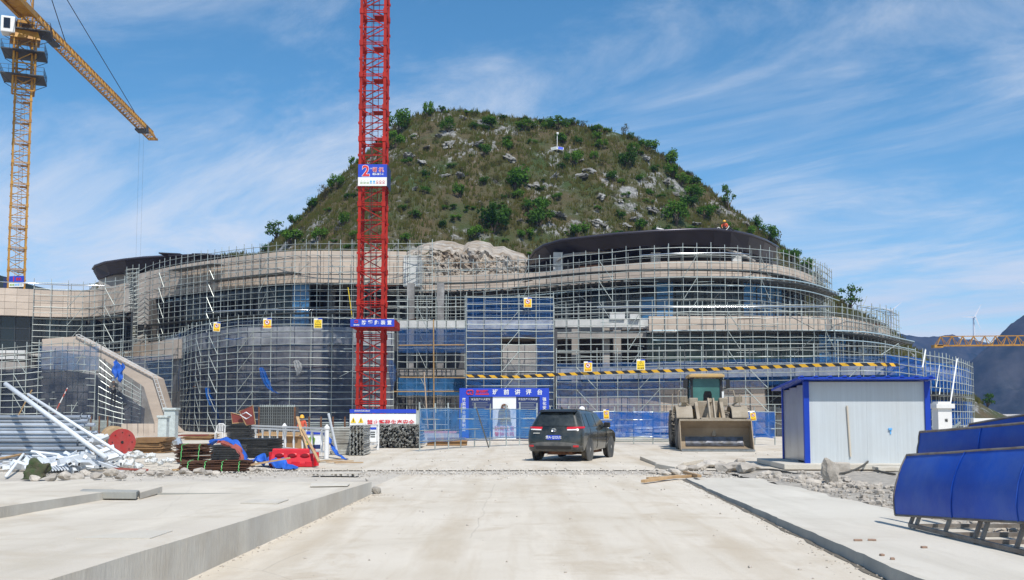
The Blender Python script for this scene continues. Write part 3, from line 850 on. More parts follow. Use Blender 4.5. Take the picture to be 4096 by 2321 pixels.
# ------------------------------------------------------------------ scaffolds
NSC = 0
def scaffold(label, verts, bay, lift, z0=0.0, depth=.9, brace=(), decks=(), back=True, over=.35, sm=1, r=.029, rows_back=3, m='galv', transoms=True, group=None):
    P = smooth_path([Vector((xat(u, Y, 6), Y, at(u, v, Y).z)) for u, v, Y in verts], sm)
    P = resample(P, bay)
    zt = [p.z for p in P]
    base = [Vector((p.x, p.y, 0)) for p in P]
    bk = offs(base, depth)
    n = len(P)
    mid = base[n // 2]
    root = thing('scaffold', label, 'scaffold', (mid.x, mid.y, z0), group)
    zmax = max(zt)
    rows = max(2, round((zmax - z0) / lift))
    for i in range(n):
        j = rng.uniform(-.012, .012)
        b = MB(); top = zt[i] + over * rng.uniform(.7, 1.25)
        b.tube((base[i].x, base[i].y, z0), (base[i].x + j, base[i].y, top), r, 6)
        for k in range(1, rows + 1):
            z = z0 + (zt[i] - z0) * k / rows
            b.tube((base[i].x + j * k / rows, base[i].y, z - .035), (base[i].x + j * k / rows, base[i].y, z + .035), r * 1.75, 6)
        b.build('standard', m, root, fix=False)
        if back:
            MB().tube((bk[i].x, bk[i].y, z0), (bk[i].x - j, bk[i].y, top - rng.uniform(0, .5)), r, 6).build('standard', 'galv_dark', root, fix=False)  # back row and transoms darker: their shade is put into the colour
    for k in range(1, rows + 1):
        row = [(base[i].x, base[i].y - r * 1.2, z0 + (zt[i] - z0) * k / rows + rng.uniform(-.025, .025)) for i in range(n)]
        MB().path(row, r * .92, 5).build('ledger', m, root, fix=False)
        if back and k % rows_back == 0:
            row = [(bk[i].x, bk[i].y, z0 + (zt[i] - z0) * k / rows) for i in range(n)]
            MB().path(row, r * .92, 5).build('ledger', 'galv_dark', root, fix=False)
            if transoms:
                for i in range(n):
                    z = z0 + (zt[i] - z0) * k / rows
                    MB().tube((base[i].x, base[i].y, z + .03), (bk[i].x, bk[i].y, z + .03), r * .9, 5).build('transom', 'galv_dark', root, fix=False)
    for (i, k, di, dk) in brace:
        if not (0 <= i < n and 0 <= i + di < n) or k + dk > rows: continue
        z1 = z0 + (zt[i] - z0) * k / rows; z2 = z0 + (zt[i + di] - z0) * (k + dk) / rows
        MB().tube((base[i].x, base[i].y - .06, z1), (base[i + di].x, base[i + di].y - .06, z2), r * .95, 6).build('brace', m, root, fix=False)
    # odd tubes and planks left in the frame
    for _ in range(max(3, int(n * .9))):
        i = rng.randrange(0, max(1, n - 2)); w_ = rng.choice((1, 1, 2)); j = min(n - 1, i + w_)
        f = rng.uniform(.12, .97); za = z0 + (zt[i] - z0) * f
        a_, c_ = base[i].lerp(bk[i], rng.uniform(-.1, 1)), base[j].lerp(bk[j], rng.uniform(-.1, 1))
        kind = rng.random()
        if kind < .45: MB().tube((a_.x - .2, a_.y, za), (c_.x + .3, c_.y, za + rng.uniform(-.12, .12)), r * .9, 5).build('loose_tube', m, root, fix=False)
        elif kind < .75: MB().tube((a_.x, a_.y, za), (c_.x, c_.y, max(z0 + .1, za + rng.choice((-1, 1)) * rng.uniform(.6, 1.6))), r * .85, 5).build('loose_tube', rng.choice((m, 'galv_dark')), root, fix=False)
        else: MB().beam((a_.x, a_.y, za), (c_.x, c_.y, za + .03), .22, .05).build('plank', rng.choice(('galv_dark', 'rusty', 'galv')), root, fix=False)
    for (k, out, i0, i1) in decks:
        pts = [base[i] for i in range(max(0, i0), min(n, i1))]
        if len(pts) < 2: continue
        z = z0 + (zt[max(0, i0)] - z0) * k / rows
        for s, (a, c) in enumerate(zip(pts, pts[1:])):
            d = Vector((c.y - a.y, a.x - c.x, 0)).normalized()
            b = MB()
            A, B = a - d * depth, c - d * depth; Cc, D = c + d * out, a + d * out
            b.hexa([(q.x, q.y, z) for q in (A, B, Cc, D)], [(q.x, q.y, z + .05) for q in (A, B, Cc, D)])
            b.build('deck_board', 'galv_dark', root, fix=False)
    return root, base, zt, rows, bk
def zig(i, rows, step=3, s=1, di=1):
    return [(i if (s > 0) else i + di, k, di if s > 0 else -di, step) for k in range(0, rows - step + 1, step)]

S_wing, *_ = scaffold('tall galvanised scaffold curving along the far left wing, above the white leaning pipes', [(125, 1130, 90), (190, 1133, 90.5), (260, 1136, 91), (330, 1140, 91), (420, 1128, 89.5), (490, 1118, 88)], 1.35, .55, 4.5, brace=zig(2, 18, 3) + zig(5, 18, 3, -1), decks=((10, .2, 0, 20),))
S_up, *_ = scaffold('high scaffold wrapping the convex upper left storey behind the red crane', [(500, 1110, 96), (590, 1060, 97), (700, 1035, 93.5), (844, 1012, 90.3), (988, 994, 87.6), (1108, 982, 85.7), (1180, 976, 85), (1300, 976, 84.8), (1430, 976, 84.8), (1560, 976, 85), (1727, 976, 86)], .98, .52, 7.5, depth=1.1, brace=zig(4, 21, 3, -1) + zig(12, 21, 3, -1) + zig(19, 21, 3, 1), decks=((15, .25, 6, 14), (12, .2, 12, 24), (6, .2, 0, 30)))
S_low, *_ = scaffold('low left scaffold with torn dark netting in front of the sloping stair wall', [(-40, 1400, 71), (98, 1388, 71.5), (187, 1377, 72), (303, 1372, 72), (384, 1380, 72)], .80, .52, 0, brace=zig(2, 12, 3, -1) + zig(7, 12, 3, 1))
S_mid, md_base, md_zt, md_rows, md_bk = scaffold('scaffold before the grey parapet between stair wall and front netting', [(390, 1378, 88), (480, 1368, 87), (580, 1356, 86), (690, 1344, 85.5)], 1.3, .55, 0, brace=zig(2, 12, 3, 1))
S_st, *_ = scaffold('narrow scaffold stair tower at the left corner of the upper storey', [(496, 1078, 93), (545, 1074, 93.5)], .5, .42, 5.5, depth=1.0, rows_back=1)
S_low2, *_ = scaffold('short scaffold stub at the foot of the sloping stair wall', [(400, 1440, 72), (470, 1500, 72), (567, 1560, 72.5)], .8, .5, 0)
S_net, nb_base, nb_zt, nb_rows, nb_bk = scaffold('big front scaffold hung with dark blue netting, left of the red crane', [(660, 1360, 92), (700, 1344, 90), (777, 1304, 81), (892, 1284, 77), (962, 1274, 75.2), (1130, 1270, 74), (1290, 1270, 74), (1440, 1272, 74.6), (1575, 1277, 75.4)], 1.52, .5, 0, brace=zig(8, 16, 3, -1) + zig(10, 16, 3, -1) + zig(13, 16, 3, 1) + zig(6, 16, 3, 1), sm=1)
S_rec, *_ = scaffold('recessed scaffold bay with bamboo poles and pale nets, right of the red crane', [(1590, 1200, 79.5), (1700, 1200, 79.5), (1860, 1200, 79.5)], .78, .55, 0, brace=zig(2, 19, 3, -1), decks=((9, .5, 0, 20), (5, .5, 0, 20)))
S_tow, tw_base, tw_zt, tw_rows, tw_bk = scaffold('square scaffold tower draped in dark blue netting above the speech billboard', [(1866, 1190, 72), (1930, 1190, 72), (2215, 1190, 72)], 1.25, .5, 0, brace=zig(2, 18, 3, 1), sm=0)
S_c1, *_ = scaffold('scaffold along the rocky gap and rising round the upper right storey', [(1640, 1055, 88), (1830, 1052, 87.5), (1980, 1048, 86.5), (2100, 1040, 84.5), (2225, 1032, 82.5), (2340, 1020, 81), (2460, 1008, 80), (2619, 994, 79.2), (2760, 990, 79), (2900, 992, 79.2), (3010, 996, 79.8), (3090, 1004, 81), (3180, 1022, 84), (3260, 1058, 88), (3320, 1098, 93)], 1.14, .58, 8.7, depth=1.0, brace=zig(16, 14, 3, -1) + zig(22, 14, 3, 1) + zig(28, 14, 3, -1) + zig(9, 14, 3, 1), decks=((7, .1, 0, 60), (6, -.1, 8, 60)))
S_e, *_ = scaffold('middle right scaffold standing before the second beige band, with a bright steel rail', [(2216, 1232, 75.3), (2340, 1228, 75), (2600, 1224, 74.5), (2900, 1222, 74), (3200, 1222, 74), (3345, 1224, 74.5), (3430, 1240, 77), (3500, 1256, 80), (3560, 1278, 84)], .92, .5, 4.7, brace=zig(6, 9, 3, 1) + zig(14, 9, 3, -1) + zig(22, 9, 3, -1), decks=((6, .1, 10, 60),))
S_g, gg_base, gg_zt, gg_rows, gg_bk = scaffold('long front right scaffold with blue netting and the black and yellow board', [(2225, 1412, 71), (2450, 1410, 69.6), (2700, 1404, 67.8), (3100, 1395, 64.2), (3400, 1385, 61.6), (3520, 1386, 61.4), (3600, 1395, 62.5), (3690, 1415, 66)], 1.5, .5, 0, brace=zig(1, 11, 3, -1) + zig(4, 11, 3, 1) + zig(9, 11, 3, -1) + zig(13, 11, 3, 1), decks=((6, .25, 10, 40),), sm=1)
S_r, rr_base, rr_zt, rr_rows, rr_bk = scaffold('end scaffold wrapped in bright blue netting behind the shed and white pillar', [(3700, 1420, 66.5), (3760, 1430, 69.5), (3846, 1450, 76), (3890, 1470, 82)], 1.2, .52, 0, brace=zig(2, 10, 3, 1), decks=((5, .6, 0, 12),))
S_t1, *_ = scaffold('loose scaffold posts at the upper right roof corner over the bushes', [(3262, 1050, 90), (3300, 1062, 93), (3335, 1090, 96)], .85, .6, 10.5)
S_t2, *_ = scaffold('outermost scaffold posts standing against the sky beside the wind turbine', [(3450, 1222, 84), (3500, 1228, 84), (3560, 1240, 85), (3600, 1262, 88)], .9, .6, 7.2)
# bracketed edge platforms hung under the beige bands
mat('deck_pale', (.42, .55, .60), .4, metal=.2, rnd=.15)
def ledge(label, path, z, out, step=1.15):
    P = resample(path, step); q = offs(P, -out)
    r_ = thing('edge_platform', label, 'platform', (P[len(P) // 2].x, P[len(P) // 2].y, z))
    MB().path([(p.x, p.y, z + .30) for p in q], .05, 5).build('edge_rail', 'deck_pale', r_, fix=False)
    MB().path([(p.x, p.y, z - .42) for p in q], .04, 5).build('edge_rail', 'deck_pale', r_, fix=False)
    for a, c in zip(P, q):
        b = MB(); b.beam((a.x, a.y, z), (c.x, c.y, z + .28), .06); b.beam((a.x, a.y, z - .75), (c.x, c.y, z + .22), .05); b.build('bracket', 'galv_dark', r_, fix=False)
    for (a, c), (d, e) in zip(zip(P, P[1:]), zip(q, q[1:])):
        B = [a.lerp(d, .25), c.lerp(e, .25), c.lerp(e, .95), a.lerp(d, .95)]
        MB().hexa([(p.x, p.y, z + .10) for p in B], [(p.x, p.y, z + .14) for p in B]).build('deck_board', 'galv_dark', r_, fix=False)
ledge('pale bracketed platform under the upper beige band', PC[4:], 12.1, 2.0)
ledge('pale bracketed platform under the middle beige band', PE, 7.35, 2.0, .95)
ledge('pale bracketed platform under the left end of the upper band', PC[:5], 12.05, 1.5)
# long bright tubes lying along the scaffolds
def long_rail(label, pts, r):
    b = MB(); b.path([at(*p) for p in pts], r, 8)
    return tag(b.build('steel_tube', 'galv_rail', None, smooth=True), label, 'tube')
long_rail('bright steel tube running across the middle right scaffold', [(2388, 1230, 73.8), (2700, 1229, 73.3), (3000, 1228, 73.3), (3330, 1228, 73.6)], .055)
long_rail('bright steel tube over the far left wing roof', [(-20, 1126, 88.5), (70, 1131, 88.5), (132, 1134, 89), (260, 1141, 90), (420, 1144, 88.5)], .05)
long_rail('bright steel tube along the top of the dark netting on the left', [(820, 1248, 84), (960, 1241, 83), (1140, 1240, 83), (1438, 1240, 83.2)], .045)
long_rail('bright steel tube on the top right scaffold under the dark canopy', [(2560, 1022, 78.6), (2700, 1014, 78.2), (2900, 1012, 78.4), (3000, 1018, 79)], .05)
# bamboo / painted poles
def pole(label, a, c, r, m, name='pole', cat='pole'):
    b = MB(); b.tube(at(*a), at(*c), r, 7)
    return tag(b.build(name, m, None), label, cat)
mat('bamboo', (.42, .27, .12), .6, var=.3, scale=3)
pole('upright brown bamboo pole before the recessed bay', (1736, 1725, 78), (1734, 1278, 78), .055, 'bamboo')
pole('pale wooden pole leaning in the recessed bay', (1712, 1715, 77), (1696, 1488, 77), .045, mat('pale_wood', (.55, .42, .30), .7, var=.2, scale=4))
pole('upper horizontal bamboo pole across the recessed bay', (1595, 1382, 78.2), (1858, 1380, 78.2), .05, 'bamboo')
pole('middle horizontal bamboo pole across the recessed bay', (1600, 1510, 78.2), (1862, 1512, 78.2), .045, 'bamboo')
pole('lowest horizontal bamboo pole across the recessed bay', (1566, 1567, 78.2), (1862, 1566, 78.2), .05, 'bamboo')
pole('thin yellow pole leaning left of the red crane mast', (1392, 1150, 83.5), (1409, 1272, 83.5), .035, 'sign_yellow')
pole('red and white painted pole leaning in the left scaffold', (218, 1655, 70), (270, 1552, 70), .04, mat('pole_red', (.45, .10, .07), .6, col2=(.7, .68, .65), scale=1.6, lo=.49, hi=.51))
pole('yellow bamboo prop leaning at the left edge by the pipes', (72, 1665, 69.5), (128, 1560, 69.5), .045, 'bamboo')
pole('white painted brace on the end scaffold near the pillar', (3790, 1690, 66), (3828, 1436, 68), .05, 'sign_white')
pole('white painted brace on the scaffold beside the shed roof', (3690, 1470, 63), (3702, 1400, 64), .045, 'sign_white')

# ------------------------------------------------------------------ safety nets
netmat('bag_film', (.55, .56, .55), .6, 2.0)
def net(label, pts, v0, v1, m, seed=0, sag=.25, fold=.18, hole=None, nu=None):
    """cloth along a plan path (list of Vectors), z from v0 to v1 (numbers or per point)"""
    n = len(pts); b = MB(); NV = 14
    L = [0]
    for a, c in zip(pts, pts[1:]): L.append(L[-1] + (c - a).length)
    NU = nu or max(8, int(L[-1] / .35))
    P = resample(pts, 1, NU)
    q = offs(P, 1.0)
    zs = lambda z, s: z if not isinstance(z, (list, tuple)) else z[min(len(z) - 1, int(s * (len(z) - 1)))] * (1 - (s * (len(z) - 1)) % 1) + z[min(len(z) - 1, int(s * (len(z) - 1)) + 1)] * ((s * (len(z) - 1)) % 1)
    def fn(s, t):
        i = min(NU, int(round(s * NU)))
        p = P[i]; d = (q[i] - P[i])
        za, zb = zs(v0, s), zs(v1, s)
        z = za + (zb - za) * t
        bay = abs(math.sin(math.pi * s * L[-1] / 1.5))
        k = mnoise.noise((s * L[-1] * .9 + seed * 7, z * .35, seed))
        k2 = mnoise.noise((s * L[-1] * 2.5 + seed * 3, z * .9, seed + 4))
        off = .12 + fold * (k * .8 + k2 * .35)
        z += -sag * bay * (1 - t) * .25 + .06 * k2 - (sag * .5 * bay * max(0, t - .85))
        return p + d * off + Vector((0, 0, z))
    b.grid(fn, NU, NV)
    o = b.build('safety_net', m, None, smooth=True, fix=False)
    return tag(o, label, 'safety net')
net('dark blue net over the upper half of the front scaffold left of the crane', nb_base[2:], 4.6, 8.5, 'net_dark', 1)
net('dark grey blue net over the lower half of the front scaffold left of the crane', nb_base[3:], 0.4, 4.7, 'net_dark', 2, sag=.5, fold=.3)
net('pale blue net on the receding left flank of the front scaffold', offs(nb_base[:5], -.2), 3.4, 8.5, 'net_pale', 3)
net('crumpled blue net low on the left flank of the front scaffold', offs(nb_base[:4], .3), 0.6, 3.4, 'net_dark', 4, fold=.4)
net('dark blue net at the top of the scaffold tower above the billboard', tw_base, 7.0, 9.8, 'net_blue', 5)
net('dark blue net on the left part of the scaffold tower', tw_base[:3], 2.8, 7.1, 'net_blue', 6, fold=.3)
net('bunched blue net on the right edge of the scaffold tower', tw_base[-2:], 2.8, 7.1, 'net_blue', 7, fold=.35)
net('low blue net at the foot of the scaffold tower', tw_base, 1.4, 4.0, 'net_blue', 8, fold=.3)
net('blue net band over the terrace edge of the front right scaffold', gg_base, 3.2, 5.0, 'net_blue', 9)
net('blue net below the black and yellow board, left of the loader', gg_base[:4], 0.4, 3.4, 'net_blue', 10, fold=.35)
net('deep blue cloth hanging on the stone wall left of the loader cab', gg_base[3:6], 0.6, 3.3, 'net_blue', 11, fold=.3)
net('bright blue net band on the far right end of the front scaffold', gg_base[-5:], 3.3, 5.1, 'net_bright', 12)
net('bright blue net wrapped round the end scaffold', rr_base, 3.0, 5.0, 'net_bright', 13)
net('ragged bright blue net low on the end scaffold beside the pillar', rr_base, 0.6, 2.4, 'net_bright', 14, sag=.8, fold=.35)
b0 = [Vector((xat(u, 79.2), 79.2, 0)) for u in (1592, 1700, 1862)]
net('pale blue net high in the recessed bay', b0, 6.3, 8.2, 'net_blue', 15)
net('pale blue net low in the recessed bay', b0, 2.9, 4.3, 'net_fence', 16)
b0 = [Vector((xat(u, 71.8), 71.8, 0)) for u in (-30, 130, 250, 384)]
net('torn dark net over the left scaffold before the stair wall', b0, 0.3, [4.6, 4.7, 4.6, 4.2], 'net_grey', 17, fold=.3)
net('pale blue net on the scaffold before the grey parapet', md_base, 3.6, 6.4, 'net_pale', 20, fold=.3)
net('dark net low between the stair wall and the front scaffold', md_base[2:], .4, 3.8, 'net_dark', 21, fold=.35)
b0 = [Vector((xat(u, 71.8), 71.8, 0)) for u in (140, 250, 384)]
net('thin blue net strip at the top of the left scaffold', b0, 4.6, 6.3, 'net_pale', 18, fold=.3)
b0 = [Vector((xat(u, 71.9), 71.9, 0)) for u in (378, 470, 575)]
net('dark net at the foot of the stair wall scaffold', b0, 0.2, [4.2, 3.0, 1.8], 'net_grey', 19, fold=.3)
# bunched swags of blue cloth on the front scaffold
def swag(label, pts, w, m, seed):
    P = resample(smooth_path([at(*p) for p in pts], 2), .12); n = len(P) - 1; b = MB()
    def fn(s, t):
        p = P[int(round(s * n))]; k = (t - .5) * w * (.35 + .65 * math.sin(math.pi * min(1, s + .15)))
        return (p.x + k + .06 * mnoise.noise((s * 8, t * 3, seed)), p.y + .10 * math.sin(t * 16 + seed) * .6 + .08 * mnoise.noise((s * 5, t * 6, seed)), p.z - .12 * abs(t - .5) + .05 * mnoise.noise((s * 11, t * 4, seed)))
    b.grid(fn, n, 12)
    return tag(b.build('cloth_swag', m, None, smooth=True, fix=False), label, 'cloth')
swag('blue cloth swag running down the middle of the dark front netting', [(1046, 1470, 73.9), (1062, 1520, 73.8), (1084, 1560, 73.8), (1116, 1572, 73.8)], .55, 'net_bright', 2)
swag('blue cloth bunch low at the left of the dark front netting', [(828, 1550, 79), (840, 1590, 78.8), (862, 1640, 78.6), (880, 1690, 78.5)], .5, 'net_bright', 5)
swag('flat blue cloth fold under the leftmost yellow sign', [(905, 1352, 76.3), (940, 1358, 75.6), (975, 1348, 75)], .5, 'net_blue', 8)
swag('pale plastic sheet bunched on the dark front netting', [(1186, 1440, 73.8), (1196, 1470, 73.7), (1192, 1500, 73.8)], .55, 'bag_film', 11)
swag('blue cloth hanging at the crane side of the front netting', [(1565, 1440, 75.2), (1572, 1500, 75.2), (1568, 1560, 75.2)], .6, 'net_blue', 14)
# small bright tarp hooked on the stair scaffold
b = MB()
c = at(474, 1480, 71.4)
b.grid(lambda s, t: (c.x + (s - .5) * (.95 - .8 * abs(t - .3)) + .1 * math.sin(t * 9), c.y - .1 + .12 * math.sin(s * 11 + t * 5), c.z + .55 - 1.25 * t + .2 * math.sin(s * 6)), 10, 12)
tag(b.build('tarpaulin', mat('tarp_blue', (.02, .12, .55), .6, var=.3, scale=3), None, smooth=True, fix=False), 'small bright blue tarp hooked on the scaffold over the stair wall', 'tarpaulin')

# ------------------------------------------------------------------ black and yellow board
hz = thing('hazard_board', 'black and yellow striped board running along the front right scaffold', 'barrier board', at(2700, 1483, 66))
hp = [at(1869, 1504, 71.6), at(2050, 1509, 71.2), at(2217, 1499, 70.5), at(2517, 1488, 68.6), at(2700, 1483, 67.3), at(2960, 1473, 65), at(3248, 1462, 62.4), at(3400, 1458, 61.1), at(3520, 1458, 60.9), at(3596, 1460, 61.9)]
hp = resample(hp, 1, 72)
for i in range(72):
    a, c = hp[i], hp[i + 1]
    d = (c - a); s = .12
    h = Vector((0, 0, .10)); k = Vector((-d.x, -d.y, 0)).normalized() * s
    B = [a - h - k, c - h - k, c + h + k, a + h + k]
    t = Vector((0, .03, 0))
    MB().hexa(B, [p + t for p in B]).build('stripe', 'hazard_yellow' if i % 2 == 0 else 'hazard_black', hz)
# ------------------------------------------------------------------ vegetation on the hill
def leafmat(name, c1, c2, tr=.35):
    m = bpy.data.materials.new(name); m.use_nodes = True
    nt = m.node_tree; nt.nodes.clear()
    o = nd(nt, 'ShaderNodeOutputMaterial')
    geo = nd(nt, 'ShaderNodeNewGeometry'); oi = nd(nt, 'ShaderNodeObjectInfo')
    n = nd(nt, 'ShaderNodeTexNoise', inp={'Scale': 1.1, 'Detail': 3.0}); nt.links.new(geo.outputs['Position'], n.inputs['Vector'])
    ad = nd(nt, 'ShaderNodeMath', operation='MULTIPLY_ADD', inp={1: .55}); nt.links.new(oi.outputs['Random'], ad.inputs[0]); nt.links.new(n.outputs[0], ad.inputs[2])
    mr = nd(nt, 'ShaderNodeMapRange', inp={'From Min': .4, 'From Max': 1.1}); nt.links.new(ad.outputs[0], mr.inputs[0])
    mx = nd(nt, 'ShaderNodeMix', data_type='RGBA'); mx.inputs[6].default_value = (*c1, 1); mx.inputs[7].default_value = (*c2, 1)
    nt.links.new(mr.outputs[0], mx.inputs[0])
    d = nd(nt, 'ShaderNodeBsdfDiffuse'); t = nd(nt, 'ShaderNodeBsdfTranslucent')
    nt.links.new(mx.outputs[2], d.inputs[0]); nt.links.new(mx.outputs[2], t.inputs[0])
    ms = nd(nt, 'ShaderNodeMixShader', inp={0: tr}); nt.links.new(d.outputs[0], ms.inputs[1]); nt.links.new(t.outputs[0], ms.inputs[2])
    nt.links.new(ms.outputs[0], o.inputs[0])
    MT[name] = m
leafmat('leaf', (.055, .13, .02), (.115, .22, .032))
leafmat('leaf_dark', (.035, .085, .018), (.075, .15, .028))
leafmat('leaf_dry', (.11, .09, .036), (.07, .09, .026))
leafmat('grass_mix', (.058, .088, .018), (.155, .108, .046), .3)
mat('bark', (.10, .075, .05), .9, var=.3, scale=3)

def crown_mesh(seed, n, lobes, spread, hgt, leaf, m, flat=1.0):
    rs = random.Random(seed); b = MB()
    cs = []
    for i in range(lobes):
        a = rs.random() * 6.28; rr = spread * math.sqrt(rs.random()) * .75
        cs.append((Vector((rr * math.cos(a), rr * math.sin(a), hgt * rs.uniform(.35, .85))), rs.uniform(.24, .46) * spread))
    for _ in range(n):
        c, r = cs[rs.randrange(lobes)]
        d = Vector((rs.gauss(0, 1), rs.gauss(0, 1), rs.gauss(0, 1) * flat)).normalized() * (r * rs.random() ** .4) * rs.uniform(.85, 1.2)
        p = c + d
        if p.z < .03: p.z = .03 + rs.random() * .2
        nrm = (d.normalized() * .6 + Vector((rs.gauss(0, .6), rs.gauss(0, .6), rs.gauss(.3, .6)))).normalized()
        x = nrm.orthogonal().normalized(); y = nrm.cross(x)
        a = rs.random() * 6.28; x, y = x * math.cos(a) + y * math.sin(a), y * math.cos(a) - x * math.sin(a)
        s = leaf * rs.uniform(.6, 1.4)
        b.add([p - x * s * .5, p + y * s * .32, p + x * s * .6, p - y * s * .32], [(0, 1, 2, 3)])
    me = b.mesh('crown', m)
    return me, cs
def trunk_mesh(cs, hgt, r):
    b = MB()
    for c, rad in cs[:6]:
        q = Vector((c.x * .25, c.y * .25, c.z * .35))
        b.path([Vector((c.x * .04, c.y * .04, -.3)), q, c], [r, r * .7, r * .25], 5)
    return b.mesh('trunk', 'bark')
VAR = []
for i in range(8):
    me, cs = crown_mesh(50 + i, 750, 7 + i % 4, 1.0, 1.5 if i % 2 else 1.15, .17, 'leaf' if i % 3 else 'leaf_dark')
    VAR.append((me, trunk_mesh(cs, 1.2, .05)))
me, cs = crown_mesh(71, 420, 9, 1.0, 1.8, .16, 'leaf_dark', .45); TREE = (me, trunk_mesh(cs, 1.5, .06))
me, cs = crown_mesh(75, 260, 9, 1.0, 1.7, .13, 'leaf_dry', .9); DRY = (me, trunk_mesh(cs, 1.4, .035))
def hill_hit(u, v):
    d = Vector(ray(u, v)); d /= d.y
    y = 100.0
    while y < 152:
        z = CH + d.z * y
        if hill_z(d.x * y, y) >= z: return Vector((d.x * y, y, hill_z(d.x * y, y) - .25))
        y += .25
    x = d.x * 149
    return Vector((x, 149, hill_z(x, 149) - .3))
def bush(p, size, kind, label, cat='shrub', group=None, sz=1.0, name='shrub'):
    me, tr = kind
    r = thing(name, label, cat, p, group)
    r.rotation_euler = (0, 0, rng.random() * 6.28)
    s = size / 2
    r.scale = (s, s, s * sz)
    for nm, d in (('crown', me), ('trunk', tr)):
        o = bpy.data.objects.new(nm, d); COL.objects.link(o); o.parent = r
    return r
BUSH = [(1892, 497, 40), (1934, 600, 50), (2041, 576, 55), (1971, 880, 120), (1840, 760, 60), (1700, 758, 34), (2158, 860, 95), (1621, 945, 50), (1770, 892, 40), (1789, 505, 50),
        (2038, 580, 40), (2310, 562, 35), (2392, 540, 50), (2406, 575, 45), (2245, 660, 35), (2376, 620, 32), (2506, 630, 80), (2534, 590, 50), (2556, 700, 52), (2621, 672, 38),
        (2692, 685, 70), (2724, 712, 68), (2773, 722, 62), (2779, 775, 78), (2752, 800, 66), (2817, 845, 70), (3005, 925, 45), (2452, 710, 45), (2310, 925, 70), (2147, 825, 85), (2016, 850, 60),
        (1280, 945, 60), (1400, 780, 40), (1380, 880, 45), (2600, 760, 45), (2480, 860, 40), (2100, 930, 55), (1900, 930, 60), (1700, 690, 40), (2560, 900, 45), (2650, 920, 60), (2900, 905, 40), (2060, 770, 60), (1940, 720, 40), (2130, 560, 35), (2230, 780, 40), (1660, 850, 45)]
for i, (u, v, s) in enumerate(BUSH):
    p = hill_hit(u, v + s * .35)
    bush(p, s * p.y / F * 1.3, VAR[i % 8], 'round leafy green shrub among dry grass on the hillside', group='green shrubs scattered over the hillside', sz=rng.uniform(.75, 1.15))
rs = random.Random(31)
k = 0
while k < 280:
    u = rs.uniform(1100, 3250); v = rs.uniform(470, 1080)
    sv = None
    for (u0, v0), (u1, v1) in zip(SIL, SIL[1:]):
        if u0 <= u <= u1: sv = v0 + (v1 - v0) * (u - u0) / (u1 - u0)
    if sv is None: continue
    if k < 90: v = sv + rs.uniform(2, 22)          # scrub along the skyline
    if v < sv: continue
    p = hill_hit(u, v)
    bush(p, rs.uniform(18, 62) * (1 if k > 90 else .7) * p.y / F, VAR[rs.randrange(8)] if rs.random() < .5 else DRY, 'small low bush half hidden in the grass of the hillside', group='small bushes on the hillside', sz=rs.uniform(.45, .8))
    k += 1
SKY = [(1591, 500, 92, 'dense dark tree on the left shoulder of the hill beside the crane mast', 1, 1.0), (1586, 560, 80, 'dark leafy bush below the shoulder tree, right of the crane mast', 4, 1.0),
       (1707, 452, 46, 'small pointed tree on the skyline left of the summit', 1, 1.5), (1766, 436, 28, 'tiny tuft of a bush at the left of the summit', 3, 1.0), (1957, 478, 75, 'broad bush just right of the summit', 2, .6),
       (2013, 468, 32, 'thin bush on the skyline between two broader ones', 3, .8), (2107, 492, 70, 'flat bush on the right summit skyline', 5, .6), (2181, 496, 40, 'low bush left of the widest summit bush', 7, .6),
       (2235, 486, 95, 'widest flat topped bush on the right of the summit', 1, .5), (2256, 548, 62, 'rounded bush beside the solar mast', 2, .8), (2294, 640, 62, 'upright bush below and right of the solar mast', 5, 1.2), (2387, 508, 36, 'small bush on the right shoulder skyline', 4, 1.0),
       (2496, 530, 40, 'wispy bush with bare twigs on the right skyline', 8, 1.3), (2588, 580, 68, 'round dark bush standing out on the right skyline', 4, 1.0), (2675, 635, 62, 'tall pale bush stepping down the right skyline', 2, 1.3),
       (2915, 810, 58, 'slender tree leaning out of the right slope', 9, 1.6), (3030, 880, 40, 'narrow bush above the roof worker on the right slope', 7, 1.5), (3073, 940, 72, 'bush behind the right tip of the dark canopy', 1, 1.0),
       (3106, 966, 62, 'twiggy bush with bare branches at the canopy tip', 8, 1.2), (3171, 1030, 52, 'pointed bush behind the upper right scaffold', 5, 1.2), (3215, 1066, 74, 'thick bush behind the upper right scaffold corner', 2, 1.0), (3242, 1100, 62, 'low bush at the upper right scaffold corner', 4, .8),
       (3398, 1190, 78, 'loose tree standing alone against the sky on the right slope', 9, 1.2), (3360, 1215, 50, 'dry bush under the lone right slope tree', 8, .8), (3748, 1424, 74, 'round bush peeping over the bright blue netting', 4, .7), (3949, 1600, 60, 'small tree above the blue sheets on the far right', 9, .9),
       (1423, 650, 44, 'bush on the left skyline behind the crane mast', 4, 1.2), (1345, 735, 64, 'bush on the left skyline left of the crane sign', 7, 1.0), (1299, 775, 60, 'thin grey green bush on the left skyline', 8, 1.0), (1247, 812, 60, 'bush low on the left skyline', 2, .8), (1177, 885, 54, 'pale bush above the flat tree on the left', 5, 1.0),
       (1107, 925, 100, 'flat spreading tree at the left foot of the hill', 9, .7), (1159, 940, 100, 'thick dark bush at the left foot of the hill', 4, .8), (1060, 985, 50, 'small bush behind the left parapet scaffold', 2, .7),
       (2060, 715, 125, 'largest bright green bush in the middle of the hillside', 2, 1.0), (2703, 865, 95, 'large bush standing above the dark canopy roof', 7, 1.1)]
KIND = VAR + [DRY, TREE]
for (u, v, s, lab, kd, sz) in SKY:
    p = hill_hit(u, v + s * .3)
    bush(p, s * p.y / F * 1.3, KIND[kd], lab, 'tree' if 'tree' in lab.split()[:4] else 'bush', sz=sz, name='tree' if 'tree' in lab.split()[:4] else 'bush')

